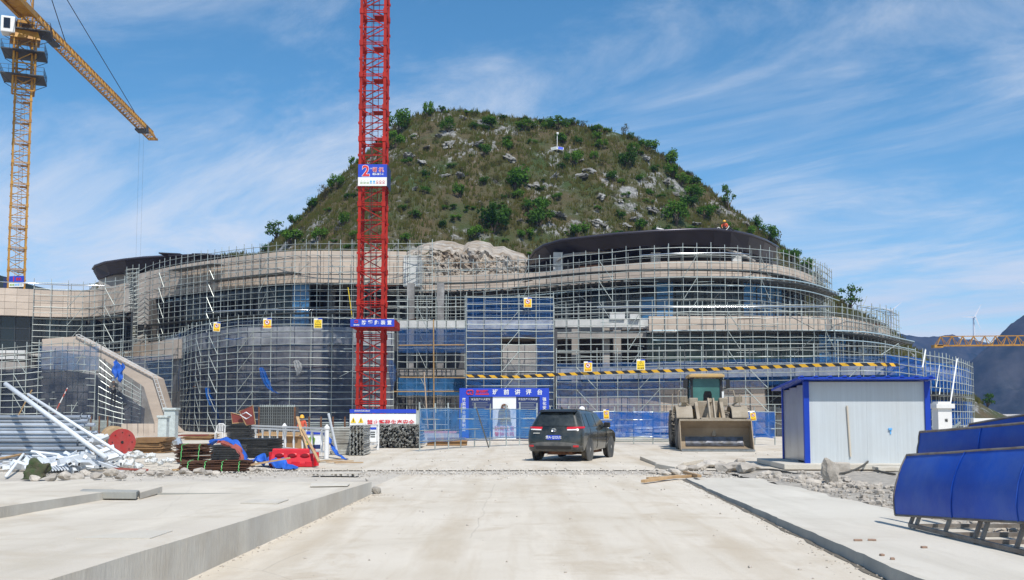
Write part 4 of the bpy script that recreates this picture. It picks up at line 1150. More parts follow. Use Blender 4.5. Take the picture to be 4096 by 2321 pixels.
# rock outcrops among the grass
mat('limestone', (.34, .34, .325), .95, col2=(.12, .12, .115), scale=1.6, bump=.9, bscale=2.0, rnd=.2, dirt=(.12, .10, .06), dirt_amt=.5, dirt_scale=.8)
RK = []
for i in range(6):
    vs, fs = rock_shape(1, 200 + i, .5, 3, .75)
    RK.append(MB().add(vs, fs).mesh('boulder', 'limestone'))
ROCK = [(1794, 580, 60), (1934, 496, 60), (1654, 548, 45), (1635, 628, 55), (1775, 706, 40), (1840, 706, 45), (1658, 757, 35), (1360, 916, 40), (2041, 636, 60), (1910, 580, 50), (1710, 594, 40), (2310, 709, 70), (2218, 709, 50), (2142, 742, 60), (2408, 785, 55), (2354, 682, 55), (2240, 867, 60), (2392, 889, 60), (2615, 840, 60), (2534, 878, 40), (2588, 638, 45), (2665, 731, 50), (2784, 894, 50), (2980, 894, 45), (2479, 802, 30), (1760, 540, 40), (1850, 470, 35), (1690, 650, 40), (2330, 640, 30), (2500, 900, 50), (2080, 880, 30), (1480, 700, 30), (2700, 780, 35), (2870, 850, 40)]
for i, (u, v, s) in enumerate(ROCK):
    p = hill_hit(u, v); k = s * p.y / F / 2
    o = bpy.data.objects.new('boulder', RK[i % 6]); COL.objects.link(o)
    o.location = p + Vector((0, 0, k * .15)); o.scale = (k * 1.15, k, k * rng.uniform(.7, 1.1)); o.rotation_euler = (rng.uniform(-.5, .5), rng.uniform(-.5, .5), rng.random() * 6)
    tag(o, 'weathered grey limestone outcrop breaking through the hillside grass', 'rock', 'limestone outcrops on the hillside')
# dry and green grass
rs = random.Random(11); b = MB(); k = 0
while k < 20000:
    x = rs.uniform(-45, 75); y = rs.uniform(106, 151)
    z = hill_z(x, y)
    if z < 3: continue
    if mnoise.noise((x * .22, y * .22, 2)) < -.34: continue
    k += 1
    hgt = rs.uniform(.3, .85); lean = rs.uniform(-.2, .2)
    for _ in range(4):
        a = rs.random() * 6.28; r0 = rs.random() * .35
        px, py = x + math.cos(a) * r0, y + math.sin(a) * r0
        w = rs.uniform(.04, .09); h = hgt * rs.uniform(.6, 1.1)
        b.add([(px - w, py, z - .25), (px + w, py, z - .25), (px + lean * h + rs.uniform(-.15, .15), py + rs.uniform(-.1, .1), z - .2 + h)], [(0, 1, 2)])
o = stuff(b.build('hillside_grass', 'grass_mix', fix=False))
tag(o, 'rough green and straw coloured grass covering the hillside', 'grass')
# cut rock face between the two halves of the building
mat('fresh_rock', (.50, .465, .41), .95, col2=(.27, .20, .13), scale=.55, bump=.9, bscale=2.2, dirt=(.12, .105, .09), dirt_amt=.75, dirt_scale=.9, detail=9)
top = [(1560, 1040), (1610, 1012), (1660, 990), (1740, 974), (1800, 982), (1842, 996), (1850, 984), (1895, 974), (1950, 985), (1970, 1002), (2010, 1000), (2050, 1018), (2095, 1032), (2130, 1060)]
def topv(u):
    for (a, p), (c, q) in zip(top, top[1:]):
        if a <= u <= c: return p + (q - p) * (u - a) / (c - a)
    return 1060
b = MB()
def fn(s, t):
    u = 1560 + 570 * s
    zt = at(u, topv(u) + 24, 101).z
    z = 11.5 + (zt - 11.5) * t
    n1 = mnoise.voronoi(Vector((u * .012, z * .38, 1)))
    c = n1[0][0]; c2 = n1[0][1]
    blk = (c2 - c)
    y = 97.0 + 5.0 * t ** 1.6 - 2.4 * min(.5, blk) - 1.0 * mnoise.noise((u * .02, z * .6, 3)) - .5 * mnoise.noise((u * .06, z * 1.7, 6)) - .25 * mnoise.noise((u * .15, z * 4, 6)) - .55 * (1 - abs(mnoise.noise((u * .045, z * 1.4, 12)))) ** 3 - .3 * (1 - abs(mnoise.noise((u * .11, z * 3.2, 15)))) ** 3
    x = xat(u, 100, z)
    return (x + .3 * mnoise.noise((u * .03, z, 9)), y, z + .35 * mnoise.noise((u * .05, z * .8, 4)))
b.grid(fn, 200, 80)
def fn2(s, t):
    u = 1560 + 570 * s
    zt = at(u, topv(u) + 24, 101).z
    x = xat(u, 100, zt)
    return (x + .3 * mnoise.noise((u * .03, zt, 9)), 102 + 8 * t - (2.4 * .3) * (1 - t), zt + .35 * mnoise.noise((u * .05, zt * .8, 4)) * (1 - t) + t * 2.5)
b.grid(fn2, 130, 5)
structure(b.build('rock_face', 'fresh_rock', smooth=False, fix=False))
# solar powered camera mast on the hill
p = hill_hit(2229, 598)
s = thing('solar_mast', 'white camera mast with two tilted solar panels high on the hillside', 'mast', p)
b = MB(); b.tube(p, p + Vector((0, 0, 2.6)), .05, 8); b.build('mast_pole', 'sign_white', s)
b = MB(); b.box(p + Vector((.05, -.1, 2.55)), (.28, .3, .22)); b.tube(p + Vector((0, 0, 2.3)), p + Vector((.25, -.1, 2.45)), .03); b.build('camera_head', 'sign_white', s)
for sx in (-1, 1):
    mx = Matrix.Rotation(R(-30), 3, 'X') @ Matrix.Rotation(R(12 * -sx), 3, 'Y')
    b = MB(); b.box(p + Vector((sx * .48, -.25, .25)), (.85, .04, .62), Matrix.Rotation(R(12 * sx), 3, 'Y') @ Matrix.Rotation(R(-35), 3, 'X')); f = b.build('solar_panel_frame', 'sign_white', s)
    b = MB(); b.box(p + Vector((sx * .48, -.28, .27)), (.76, .04, .52), Matrix.Rotation(R(12 * sx), 3, 'Y') @ Matrix.Rotation(R(-35), 3, 'X')); b.build('solar_cell', 'sign_blue' if sx > 0 else 'galv', f)

# ------------------------------------------------------------------ far mountains, turbines, haze
mat('far_forest', (.010, .020, .014), .95, col2=(.038, .040, .036), scale=.014, detail=10, spec=.05, dirt=(.09, .09, .09), dirt_amt=.6, dirt_scale=.03, bump=1.0, bscale=.03)
def ridge(name, sil, Y, depth, seed, rough=1.0, base=-60):
    b = MB(); us = [p[0] for p in sil]
    def sv(u):
        for (a, p), (c, q) in zip(sil, sil[1:]):
            if a <= u <= c: return p + (q - p) * (u - a) / (c - a)
        return sil[-1][1]
    N = 160
    def fn(s, t):
        u = us[0] + (us[-1] - us[0]) * s
        zr = at(u, sv(u), Y).z; x = xat(u, Y)
        k = t * 1.35
        if k <= 1:
            y = Y - depth * (1 - k); z = base + (zr - base) * k ** 1.15
        else:
            y = Y + depth * (k - 1); z = base + (zr - base) * (1 - (k - 1) * 1.6)
        a = (zr - base) * .075 * rough * (0.30 if k > .9 else 1)
        z += a * (mnoise.noise((x * .006, y * .006, seed)) * 2 + mnoise.noise((x * .02, y * .02, seed)) + .6 * mnoise.noise((x * .06, y * .06, seed)) + .3 * mnoise.noise((x * .2, y * .2, seed)))
        return (x, y, z)
    b.grid(fn, N, 70)
    return structure(b.build(name, 'far_forest', smooth=True, fix=False))
ridge('mountain', [(3300, 1560), (3480, 1540), (3640, 1560), (3780, 1590), (3840, 1520), (3900, 1440), (3960, 1390), (4000, 1350), (4060, 1292), (4110, 1262), (4300, 1150), (4700, 1080), (5200, 1250)], 1250, 520, 4, 1.3)
ridge('far_ridge', [(2900, 1400), (3300, 1330), (3560, 1322), (3610, 1334), (3700, 1350), (3745, 1342), (3820, 1332), (3855, 1345), (3960, 1352), (4050, 1350), (4300, 1345), (4800, 1300), (5400, 1400)], 1900, 500, 9)
ridge('hillock', [(-900, 1010), (-300, 1080), (-60, 1096), (20, 1110), (70, 1128), (200, 1160), (420, 1230), (800, 1330)], 330, 120, 14, base=0)
def turbine(label, hub, base, Y, angles, Lb):
    h = at(*hub, Y); g = at(*base, Y)
    t = thing('wind_turbine', label, 'wind turbine', g, 'wind turbines on the far ridge')
    b = MB(); b.tube((h.x, Y, g.z), (h.x, Y, h.z), 2.2, 10, 1.3); b.build('tower', 'sign_white', t)
    b = MB(); b.box((h.x, Y, h.z + .5), (3.4, 9, 3.6)); b.build('nacelle', 'sign_white', t)
    b = MB(); b.lathe([(1.8, 0), (1.6, -1.5), (.5, -3)], (h.x, Y - 4.5, h.z + .5), 'y', 10); b.build('hub', 'sign_white', t)
    for a in angles:
        d = Vector((math.cos(R(a)), 0, math.sin(R(a)))); n = Vector((-d.z, 0, d.x))
        o = Vector((h.x, Y - 6, h.z + .5))
        w = [(0, 1.2), (.12, 2.1), (.5, 1.3), (1, .3)]
        vs = []
        for s, k in w:
            p = o + d * (Lb * s); vs += [p - n * k * .4 + Vector((0, -.3, 0)), p + n * k + Vector((0, -.3, 0)), p + n * k * .3 + Vector((0, .5, 0))]
        fs = [(3 * i + j, 3 * i + (j + 1) % 3, 3 * i + 3 + (j + 1) % 3, 3 * i + 3 + j) for i in range(3) for j in range(3)]
        MB().add(vs, fs + [(0, 1, 2), (9, 10, 11)]).build('blade', 'sign_white', t)
turbine('white wind turbine on the ridge above the yellow jib', (3894, 1270), (3900, 1352), 1850, (62, 180, -68), 27)
turbine('white wind turbine half hidden behind the outermost scaffold posts', (3563, 1245), (3566, 1330), 1850, (40, 160, 280), 24)
turbine('wind turbine at the right picture edge showing a blade tip', (4110, 1145), (4112, 1300), 1500, (155, 275, 35), 16)
hb = MB(); hb.box((0, 1150, 130), (5200, 2600, 268))
hm = bpy.data.materials.new('haze'); hm.use_nodes = True; hm.node_tree.nodes.clear()
ho = nd(hm.node_tree, 'ShaderNodeOutputMaterial')
hv = nd(hm.node_tree, 'ShaderNodeVolumePrincipled', inp={'Color': (.22, .42, 1.0, 1), 'Density': .00017, 'Anisotropy': 0.0})
hm.node_tree.links.new(hv.outputs[0], ho.inputs['Volume'])
MT['haze'] = hm
hz_ = stuff(hb.build('haze', 'haze'))
tag(hz_, 'thin blue haze in the air over the valley', 'haze')
# ------------------------------------------------------------------ tower cranes
def mast(root, c, w, z0, z1, sec, leg, m, rz=0.0, mb='crane_grey'):
    cr, sr = math.cos(rz), math.sin(rz)
    X = lambda x, y, z: Vector((c[0] + x * cr - y * sr, c[1] + x * sr + y * cr, z))
    h = w / 2
    cor = [(-h, -h), (h, -h), (h, h), (-h, h)]
    for x, y in cor:
        MB().hexa([X(x + a * leg / 2, y + b_ * leg / 2, z0) for a, b_ in ((-1, -1), (1, -1), (1, 1), (-1, 1))],
                  [X(x + a * leg / 2, y + b_ * leg / 2, z1) for a, b_ in ((-1, -1), (1, -1), (1, 1), (-1, 1))]).build('mast_leg', m, root)
    n = int((z1 - z0) / sec)
    for i in range(n):
        za = z0 + i * sec
        s = MB()
        t = leg * .34
        for k in range(4):
            (xa, ya), (xb, yb) = cor[k], cor[(k + 1) % 4]
            s.beam(X(xa, ya, za + .06), X(xb, yb, za + .06), t, t); s.beam(X(xa, ya, za - .07), X(xb, yb, za - .07), t, t)
            s.beam(X(xa, ya, za + sec * .5), X(xb, yb, za + sec * .5), t, t)
            s.beam(X(xa, ya, za + .12), X(xb, yb, za + sec * .46), t, t)
            s.beam(X(xb, yb, za + sec * .54), X(xa, ya, za + sec - .14), t, t)
        for x, y in cor:
            q = X(x, y, za); s.box(q, (leg * 1.45, leg * 1.45, .34), Matrix.Rotation(rz, 3, 'Z'))
            q = X(x * 1.06, y, za + sec * .5); s.box(q, (leg * 1.1, leg * 1.2, .14), Matrix.Rotation(rz, 3, 'Z'))
        # resting platform
        s.hexa([X(0, -h, za - .3), X(h, -h, za - .3), X(h, h * .2, za - .3), X(0, h * .2, za - .3)], [X(0, -h, za - .27), X(h, -h, za - .27), X(h, h * .2, za - .27), X(0, h * .2, za - .27)])
        s.build('lattice_section', m, root)
    ld = MB()
    for x in (-.15, .25): ld.tube(X(x, h * .2, z0), X(x, h * .2, z1), .022, 5)
    for i in range(int((z1 - z0) / .3)): ld.tube(X(-.15, h * .2, z0 + i * .3), X(.25, h * .2, z0 + i * .3), .012, 4)
    ld.build('ladder', m, root)
    return X
Yc = 66.0
cxr = xat(1491, Yc, 12)
red = thing('tower_crane', 'red lattice mast of a tower crane in front of the building', 'crane', (cxr, Yc, 0))
mast(red, (cxr, Yc), 1.58, 0.0, 44.0, 2.18, .18, 'crane_red')
b = MB()
for dx in (-.10, -.02, .07): b.tube((cxr + dx, Yc - .95, .4), (cxr + dx, Yc - .95, 44), .012, 4)
b.build('power_cable', 'cable', red)
b = MB(); b.box((cxr, Yc, .3), (3.4, 3.4, .6)); b.build('foundation', 'concrete_grey', red)
# sign "2# tower crane"
s = thing('crane_sign', 'blue and white sign numbered 2 hung on the red crane mast', 'sign', (cxr, Yc - 1.1, 16))
A, B = at(1433, 658, Yc - 1.08), at(1547, 744, Yc - 1.08)
Ym = Yc - 1.08; w = B.x - A.x; zm = A.z + (B.z - A.z) * .6
MB().box(((A.x + B.x) / 2, Ym, (A.z + zm) / 2), (w, .04, A.z - zm)).build('sign_panel', 'sign_blue', s)
MB().box(((A.x + B.x) / 2, Ym, (B.z + zm) / 2), (w, .04, zm - B.z)).build('info_strip', 'sign_white', s)
MB().box((B.x + .02, Ym + .9, (A.z + B.z) / 2), (.04, 1.7, A.z - B.z)).build('side_panel', 'sign_navy', s)
X1, Z1 = (1, 0, 0), (0, 0, 1)
fr = lambda fx, fz, d=.025: (A.x + w * fx, Ym - d, A.z + (B.z - A.z) * fz)
text('2', 1.0, fr(.27, .33), X1, Z1, 'numeral_outline', 'sign_white', s, bold=.045)
text('2', 1.0, fr(.27, .33, .035), X1, Z1, 'numeral', 'sign_red', s, bold=.02)
text('#', .15, fr(.45, .19), X1, Z1, 'number_mark', 'sign_white', s)
text('塔 机', .34, fr(.69, .27), X1, Z1, 'lettering_outline', 'sign_white', s, bold=.014)
text('塔 机', .34, fr(.69, .27, .032), X1, Z1, 'lettering', 'sign_red', s, bold=.002)
text('租赁设备-2', .15, fr(.69, .46), X1, Z1, 'lettering', 'sign_white', s, bold=.004)
for i in range(8):
    p = fr(.12 + .11 * i, .80); mm_ = ('sign_green', 'sign_green', 'sign_green', 'sign_lightblue', 'sign_lightblue', 'sign_red', 'sign_red', 'sign_red')[i]
    b = MB()
    if i < 3: b.prism([(-.075, -.06), (.075, -.06), (0, .08)], lambda x, y, d: (p[0] + x, p[1] - d, p[2] + y), .01)
    else: b.lathe([(.07, 0), (.07, -.01)], p, 'y', 12)
    b.build('pictogram', mm_, s)
    if i != 3 and i != 4: MB().lathe([(.045, 0), (.045, -.006)], (p[0], p[1] - .01, p[2] - (.01 if i < 3 else 0)), 'y', 10).build('pictogram', 'sign_white', s)
    MB().box((p[0], p[1], p[2] - .12), (.16, .01, .03)).build('caption', mm_, s)
# anti climb collar
s = thing('anti_climb_collar', 'blue lettered box collar round the red crane mast', 'sign', (cxr, Yc - 1.6, 7.5))
A, B = at(1402, 1277, Yc - 1.5), at(1577, 1307, Yc - 1.5); Ym = Yc - 1.5; w = B.x - A.x
MB().box(((A.x + B.x) / 2, Ym, (A.z + B.z) / 2), (w, .05, A.z - B.z)).build('sign_panel', 'sign_blue', s)
for sx in (A.x, B.x): MB().box((sx, Ym + 1.55, (A.z + B.z) / 2 - .02), (.05, 3.0, A.z - B.z)).build('side_panel', 'crane_red', s)
MB().box(((A.x + B.x) / 2, Ym + 1.55, B.z - .03), (w * .98, 2.9, .04)).build('bottom_grate', 'crane_red', s)
MB().box(((A.x + B.x) / 2, Ym + 3.05, (A.z + B.z) / 2), (w, .05, A.z - B.z)).build('back_panel', 'crane_red', s)
for i, ch in enumerate('防攀爬装置'):
    text(ch, .30, (A.x + w * (.31 + .145 * i), Ym - .03, (A.z + B.z) / 2), X1, Z1, 'lettering', 'sign_white', s, bold=.006)
def logo(p, k, parent, m='sign_red'):
    """two linked ring shapes of the builder's emblem"""
    b = MB(); b.path([(p[0] - .28 * k + .24 * k * math.cos(t), p[1], p[2] + .26 * k * math.sin(t)) for t in [R(40 + 35 * i) for i in range(9)]], .07 * k, 6)
    b.path([(p[0] - .05 * k, p[1], p[2]), (p[0] - .05 * k, p[1], p[2] - .26 * k), (p[0] + .28 * k, p[1], p[2] - .26 * k), (p[0] + .38 * k, p[1], p[2] - .1 * k), (p[0] + .18 * k, p[1], p[2] + .02 * k), (p[0] + .36 * k, p[1], p[2] + .14 * k), (p[0] + .25 * k, p[1], p[2] + .28 * k), (p[0] - .2 * k, p[1], p[2] + .28 * k)], .07 * k, 6)
    b.build('emblem', m, parent)
logo((A.x + w * .14, Ym - .04, A.z - .16), .26, s)
text('贵州桥梁', .095, (A.x + w * .14, Ym - .03, B.z + .10), X1, Z1, 'lettering', 'sign_white', s, bold=.002)

# yellow crane on the left
Yy = 115.0
cxy = xat(75, Yy, 25)
yel = thing('tower_crane', 'yellow tower crane at the left with its jib reaching away over the roof', 'crane', (cxy, Yy, 0))
yX = mast(yel, (cxy, Yy), 1.7, 8.0, 41.0, 2.5, .2, 'crane_yellow', R(28))
def railing(c, hx, hy, z, rz, name='platform'):
    b = MB(); mx = Matrix.Rotation(rz, 3, 'Z')
    q = lambda x, y, zz: Vector(c) + mx @ Vector((x, y, 0)) + Vector((0, 0, zz))
    b.hexa([q(-hx, -hy, z), q(hx, -hy, z), q(hx, hy, z), q(-hx, hy, z)], [q(-hx, -hy, z + .12), q(hx, -hy, z + .12), q(hx, hy, z + .12), q(-hx, hy, z + .12)])
    for i in range(4):
        cs = [(-hx, -hy), (hx, -hy), (hx, hy), (-hx, hy)]; a, c2 = cs[i], cs[(i + 1) % 4]
        for k in (.55, 1.05): b.tube(q(*a, z + k), q(*c2, z + k), .025, 4)
        for j in range(5): f = j / 5; b.tube(q(a[0] + (c2[0] - a[0]) * f, a[1] + (c2[1] - a[1]) * f, z), q(a[0] + (c2[0] - a[0]) * f, a[1] + (c2[1] - a[1]) * f, z + 1.05), .022, 4)
        b.beam(q(a[0] * .5, a[1] * .5, z - .9), q(*a, z), .07)
    b.build(name, 'crane_grey', yel)
zY = lambda v: at(75, v, Yy).z
railing((cxy, Yy, 0), 2.3, 1.9, zY(222), R(20))
railing((cxy, Yy, 0), 2.3, 1.9, zY(318), R(20))
# climbing frame: wider cage round the mast
b = MB()
for x, y in ((-1.15, -1.15), (1.15, -1.15), (1.15, 1.15), (-1.15, 1.15)):
    b.beam(yX(x, y, zY(370)), yX(x, y, zY(160)), .18)
for k in range(5):
    z = zY(370) + (zY(160) - zY(370)) * k / 4
    for a, c2 in (((-1.15, -1.15), (1.15, -1.15)), ((1.15, -1.15), (1.15, 1.15)), ((1.15, 1.15), (-1.15, 1.15)), ((-1.15, 1.15), (-1.15, -1.15))):
        b.beam(yX(*a, z), yX(*c2, z), .14)
        if k < 4: b.beam(yX(*a, z), yX(*c2, z + (zY(160) - zY(370)) / 4), .10)
b.build('climbing_frame', 'crane_yellow', yel)
MB().box((cxy, Yy, zY(150)), (3.2, 2.8, 1.1), Matrix.Rotation(R(28), 3, 'Z'), taper=.8).build('slewing_ring', 'crane_yellow', yel)
railing((cxy + .2, Yy, 0), 2.6, 1.6, zY(135), R(20))
cb = at(35, 105, Yy - 1.5)
o = MB().box(cb, (1.5, 1.6, 1.9), Matrix.Rotation(R(20), 3, 'Z')).build('cab', 'sign_white', yel, bevel=.08)
mx = Matrix.Rotation(R(20), 3, 'Z')
MB().box(cb + mx @ Vector((-.1, -.82, .1)), (.7, .05, 1.2), mx).build('cab_window', 'glass_dark', o)
MB().box(cb + mx @ Vector((.78, .1, .2)), (.05, 1.0, .9), mx).build('cab_window', 'glass_dark', o)
# jib and counter jib
zj = 47.2
p0 = atz(112, 66, zj); p1 = atz(612, 560, zj)
jd = (p1 - p0); JL = jd.length; jd.normalize(); jn = Vector((-jd.y, jd.x, 0))
b = MB(); tp, bl, br = [], [], []
n = 40
W = .65
def chord(f, side, z): q = p0 + jd * (JL * f); return q + jn * side + Vector((0, 0, z))
tube_r = .075
for part, side, z in (('jib_chord', 0, 1.35), ('jib_chord', W, 0), ('jib_chord', -W, 0)):
    MB().beam(chord(-.02, side, z), chord(1, side, z), .17).build(part, 'crane_yellow', yel)
for i in range(8):
    b = MB()
    for k in range(5):
        f0, f1 = (i * 5 + k) / n, (i * 5 + k + 1) / n; fm = (f0 + f1) / 2
        for sd in (W, -W):
            b.beam(chord(f0, sd, 0), chord(fm, 0, 1.35), .085); b.beam(chord(fm, 0, 1.35), chord(f1, sd, 0), .085)
        b.beam(chord(f0, W, 0), chord(f0, -W, 0), .08); b.beam(chord(f0, W, 0), chord(f1, -W, 0), .06)
    b.build('jib_lattice', 'crane_yellow', yel)
MB().box(chord(1.0, 0, .1), (1.5, .5, .3), Matrix.Rotation(math.atan2(jn.y, jn.x), 3, 'Z')).build('jib_end', 'crane_yellow', yel)
MB().box(chord(.14, 0, -.25), (.9, 3, .3), Matrix.Rotation(math.atan2(jn.y, jn.x), 3, 'Z')).build('trolley_winch', 'crane_grey', yel)
t = MB(); q = chord(.875, 0, -.35)
t.box(q, (1.6, 2.2, .25), Matrix.Rotation(math.atan2(jn.y, jn.x), 3, 'Z')); t.box(q + Vector((.9, 0, .3)), (.1, 1.2, 1.0), Matrix.Rotation(math.atan2(jn.y, jn.x), 3, 'Z'))
t.build('trolley', 'crane_grey', yel)
for dx in (-.35, .35): MB().tube(q + Vector((dx, 0, 0)), (q.x + dx, q.y, 12), .010, 4).build('hoist_rope', 'cable', yel)
cj = MB()
for sd in (.9, -.9): cj.beam(p0 + jn * sd, p0 - jd * 16 + jn * sd + Vector((0, 0, .2)), .35, .5)
for k in range(9): cj.beam(p0 - jd * (k * 2) + jn * .9, p0 - jd * (k * 2 + 1.5) - jn * .9, .15)
cj.hexa([p0 + jn * .9, p0 - jn * .9, p0 - jd * 16 - jn * .9, p0 - jd * 16 + jn * .9], [p0 + jn * .9 + Vector((0, 0, .08)), p0 - jn * .9 + Vector((0, 0, .08)), p0 - jd * 16 - jn * .9 + Vector((0, 0, .08)), p0 - jd * 16 + jn * .9 + Vector((0, 0, .08))])
cj.build('counter_jib', 'crane_yellow', yel)
MB().box(p0 - jd * 14 + Vector((0, 0, -1.0)), (1.8, 2.6, 2.0), Matrix.Rotation(math.atan2(jd.y, jd.x), 3, 'Z')).build('counterweight', 'concrete_grey', yel)
ap = Vector((cxy + .6, Yy, 57))
ch = MB()
for x, y in ((-.7, -.7), (.7, -.7), (.7, .7), (-.7, .7)): ch.beam(yX(x, y, 44.5), ap + Vector((x * .2, y * .2, 0)), .14)
for k in range(5):
    f0, f1 = k / 5, (k + 1) / 5
    for (xa, ya), (xb, yb) in (((-.7, -.7), (.7, -.7)), ((.7, -.7), (.7, .7)), ((.7, .7), (-.7, .7)), ((-.7, .7), (-.7, -.7))):
        ch.beam(yX(xa, ya, 44.5).lerp(ap, f0), yX(xb, yb, 44.5).lerp(ap, f1), .08)
ch.build('tower_head', 'crane_yellow', yel)
for x, y in ((-.7, -.7), (.7, -.7), (.7, .7), (-.7, .7)):
    pass
ts = MB()
for x, y in ((-.8, -.8), (.8, -.8), (.8, .8), (-.8, .8)): ts.beam(yX(x, y, 41), yX(x, y, 47.3), .2)
ts.box(yX(0, 0, 47.2), (1.9, 1.9, .3), Matrix.Rotation(R(28), 3, 'Z'))
ts.build('tower_top', 'crane_yellow', yel)
for f in (.225, .80):
    MB().tube(ap, chord(f, 0, 1.45), .055, 5).build('pendant_rope', 'cable', yel)
MB().tube(ap, p0 - jd * 14 + Vector((0, 0, .5)), .055, 5).build('pendant_rope', 'cable', yel)
MB().tube(chord(.1, 0, -.3), chord(.9, 0, -.5), .018, 4).build('trolley_rope', 'cable', yel)
# sign 1#
s = thing('crane_sign', 'blue and white sign numbered 1 at the foot of the yellow crane mast', 'sign', (cxy, Yy - 2, 15))
ca, sa = math.cos(R(-12)), math.sin(R(-12)); Xs = Vector((ca, sa, 0)); Ns = Vector((sa, -ca, 0))
o = at(66, 1128, Yy - 1.9)
ms = Matrix.Rotation(R(-12), 3, 'Z')
MB().box(o + Vector((0, 0, .3)), (1.9, .06, .75), ms).build('sign_panel', 'sign_blue', s)
MB().box(o + Vector((0, 0, -.33)), (1.9, .06, .5), ms).build('info_strip', 'sign_white', s)
MB().box(o - Xs * 1.35 + Vector((0, .5, 0)), (1.0, .06, 1.15), Matrix.Rotation(R(35), 3, 'Z')).build('side_panel', 'sign_navy', s)
text('1', .7, o + Ns * .05 - Xs * .35 + Vector((0, 0, .3)), Xs, Z1, 'numeral', 'sign_red', s, bold=.03)
text('塔机', .36, o + Ns * .05 + Xs * .3 + Vector((0, 0, .28)), Xs, Z1, 'lettering', 'sign_red', s, bold=.008)
for i in range(8):
    MB().box(o + Ns * .04 + Xs * (-.75 + .21 * i) + Vector((0, 0, -.33)), (.14, .02, .2), ms).build('pictogram', ('sign_green', 'sign_lightblue', 'galv')[min(2, i // 3)], s)
# jib of a third crane far right
Yr = 185.0
q0 = at(3742, 1384, Yr); z0 = q0.z; x1 = xat(4500, Yr)
jb = thing('tower_crane', 'yellow lattice jib of a distant crane at the right edge', 'crane', (x1, Yr, 0))
for yy in (-.7, .7): MB().beam((q0.x, Yr + yy, z0), (x1, Yr + yy, z0 + .3), .2).build('jib_chord', 'crane_yellow', jb)
MB().beam((q0.x + 1.3, Yr, z0 + 1.75), (x1, Yr, z0 + 2.05), .16).build('jib_chord', 'crane_yellow', jb)
n = 17
for i in range(n):
    b = MB(); xa = q0.x + (x1 - q0.x) * i / n; xb = q0.x + (x1 - q0.x) * (i + 1) / n; xm = (xa + xb) / 2; k = .3 * i / n
    for yy in (-.7, .7):
        b.beam((xa, Yr + yy, z0 + k), (xm, Yr, z0 + 1.75 + k), .11); b.beam((xm, Yr, z0 + 1.75 + k), (xb, Yr + yy, z0 + k), .11)
    b.beam((xa, Yr - .7, z0 + k), (xa, Yr + .7, z0 + k), .1)
    b.build('jib_lattice', 'crane_yellow', jb)
MB().box((q0.x + .3, Yr, z0 - .1), (1.6, 1.6, .55)).build('jib_end', 'crane_yellow', jb)
mast(jb, (x1, Yr), 1.8, -10, z0 + 2, 2.5, .2, 'crane_yellow')
# ------------------------------------------------------------------ local frames
def frame(loc, deg):
    return Matrix.Translation(Vector(loc)) @ Matrix.Rotation(R(deg), 4, 'Z')
def put(b, mx):
    b.v = [tuple(mx @ Vector(v)) for v in b.v]; return b
def lerp_tab(tab, x):
    if x <= tab[0][0]: return tab[0][1]
    for (a, p), (c, q) in zip(tab, tab[1:]):
        if a <= x <= c: return p + (q - p) * (x - a) / (c - a)
    return tab[-1][1]

# ------------------------------------------------------------------ SUV
mat('car_paint', (.010, .014, .013), .22, coat=.5, dirt=(.17, .16, .13), dirt_amt=.32, dirt_scale=1.2)
mat('car_trim', (.045, .047, .046), .6, dirt=(.22, .20, .17), dirt_amt=.5, dirt_scale=2)
mat('car_glass', (.012, .016, .018), .08, dirt=(.13, .14, .13), dirt_amt=.5, dirt_scale=.8)
mat('tyre', (.035, .033, .03), .9, dirt=(.30, .26, .20), dirt_amt=.75, dirt_scale=3)
mat('alloy', (.55, .55, .54), .35, metal=.6, dirt=(.32, .28, .22), dirt_amt=.5, dirt_scale=5)
mat('chrome', (.75, .76, .78), .15, metal=1)
mat('lamp_red', (.50, .012, .02), .2, coat=.5)
mat('lamp_clear', (.70, .70, .70), .2, coat=.5)
CAR = frame((1.62, 32.1, 0), -20)
car = thing('suv', 'dusty black compact SUV seen from behind on the pale concrete', 'car', (1.62, 32.1, 0))
TW = [(.20, .78), (.30, .86), (.45, .895), (.62, .91), (.80, .915), (.93, .905), (1.0, .885), (1.06, .86), (1.3, .765), (1.48, .69), (1.56, .64), (1.60, .54), (1.625, .36)]
TR = [(.20, -.74), (.30, -.90), (.45, -.95), (.62, -.955), (.80, -.93), (.93, -.90), (1.0, -.865), (1.06, -.82), (1.3, -.68), (1.48, -.58), (1.56, -.53), (1.60, -.42), (1.625, -.1)]
TF = [(.20, 3.30), (.30, 3.45), (.45, 3.5), (.62, 3.5), (.80, 3.42), (.90, 3.20), (.96, 2.75), (1.0, 2.5), (1.06, 2.36), (1.3, 1.95), (1.48, 1.60), (1.56, 1.42), (1.60, 1.2), (1.625, .8)]
def outline(w, yr, yf, r, n=6):
    pts = []
    r = min(r, w * .8)
    for cx_, cy_, a0 in ((w - r, yr + r, -90), (w - r, yf - r, 0), (-w + r, yf - r, 90), (-w + r, yr + r, 180)):
        for i in range(n + 1):
            a = R(a0 + 90 * i / n); pts.append((cx_ + r * math.cos(a), cy_ + r * math.sin(a)))
    return pts
zs = [.30, .34, .40, .50, .60, .70, .80, .88, .93, .96, 1.0, 1.04, 1.08, 1.16, 1.26, 1.38, 1.48, 1.54, 1.58, 1.605, 1.62, 1.625]
vs, fs, N = [], [], 28
for z in zs:
    for x, y in outline(lerp_tab(TW, z), lerp_tab(TR, z), lerp_tab(TF, z), .26): vs.append((x, y, z))
for k in range(len(zs) - 1):
    for i in range(N): fs.append((k * N + i, k * N + (i + 1) % N, (k + 1) * N + (i + 1) % N, (k + 1) * N + i))
fs += [tuple(range(N - 1, -1, -1)), tuple(range((len(zs) - 1) * N, len(zs) * N))]
body = put(MB().add(vs, fs), CAR).build('body', 'car_paint', car, smooth=True)
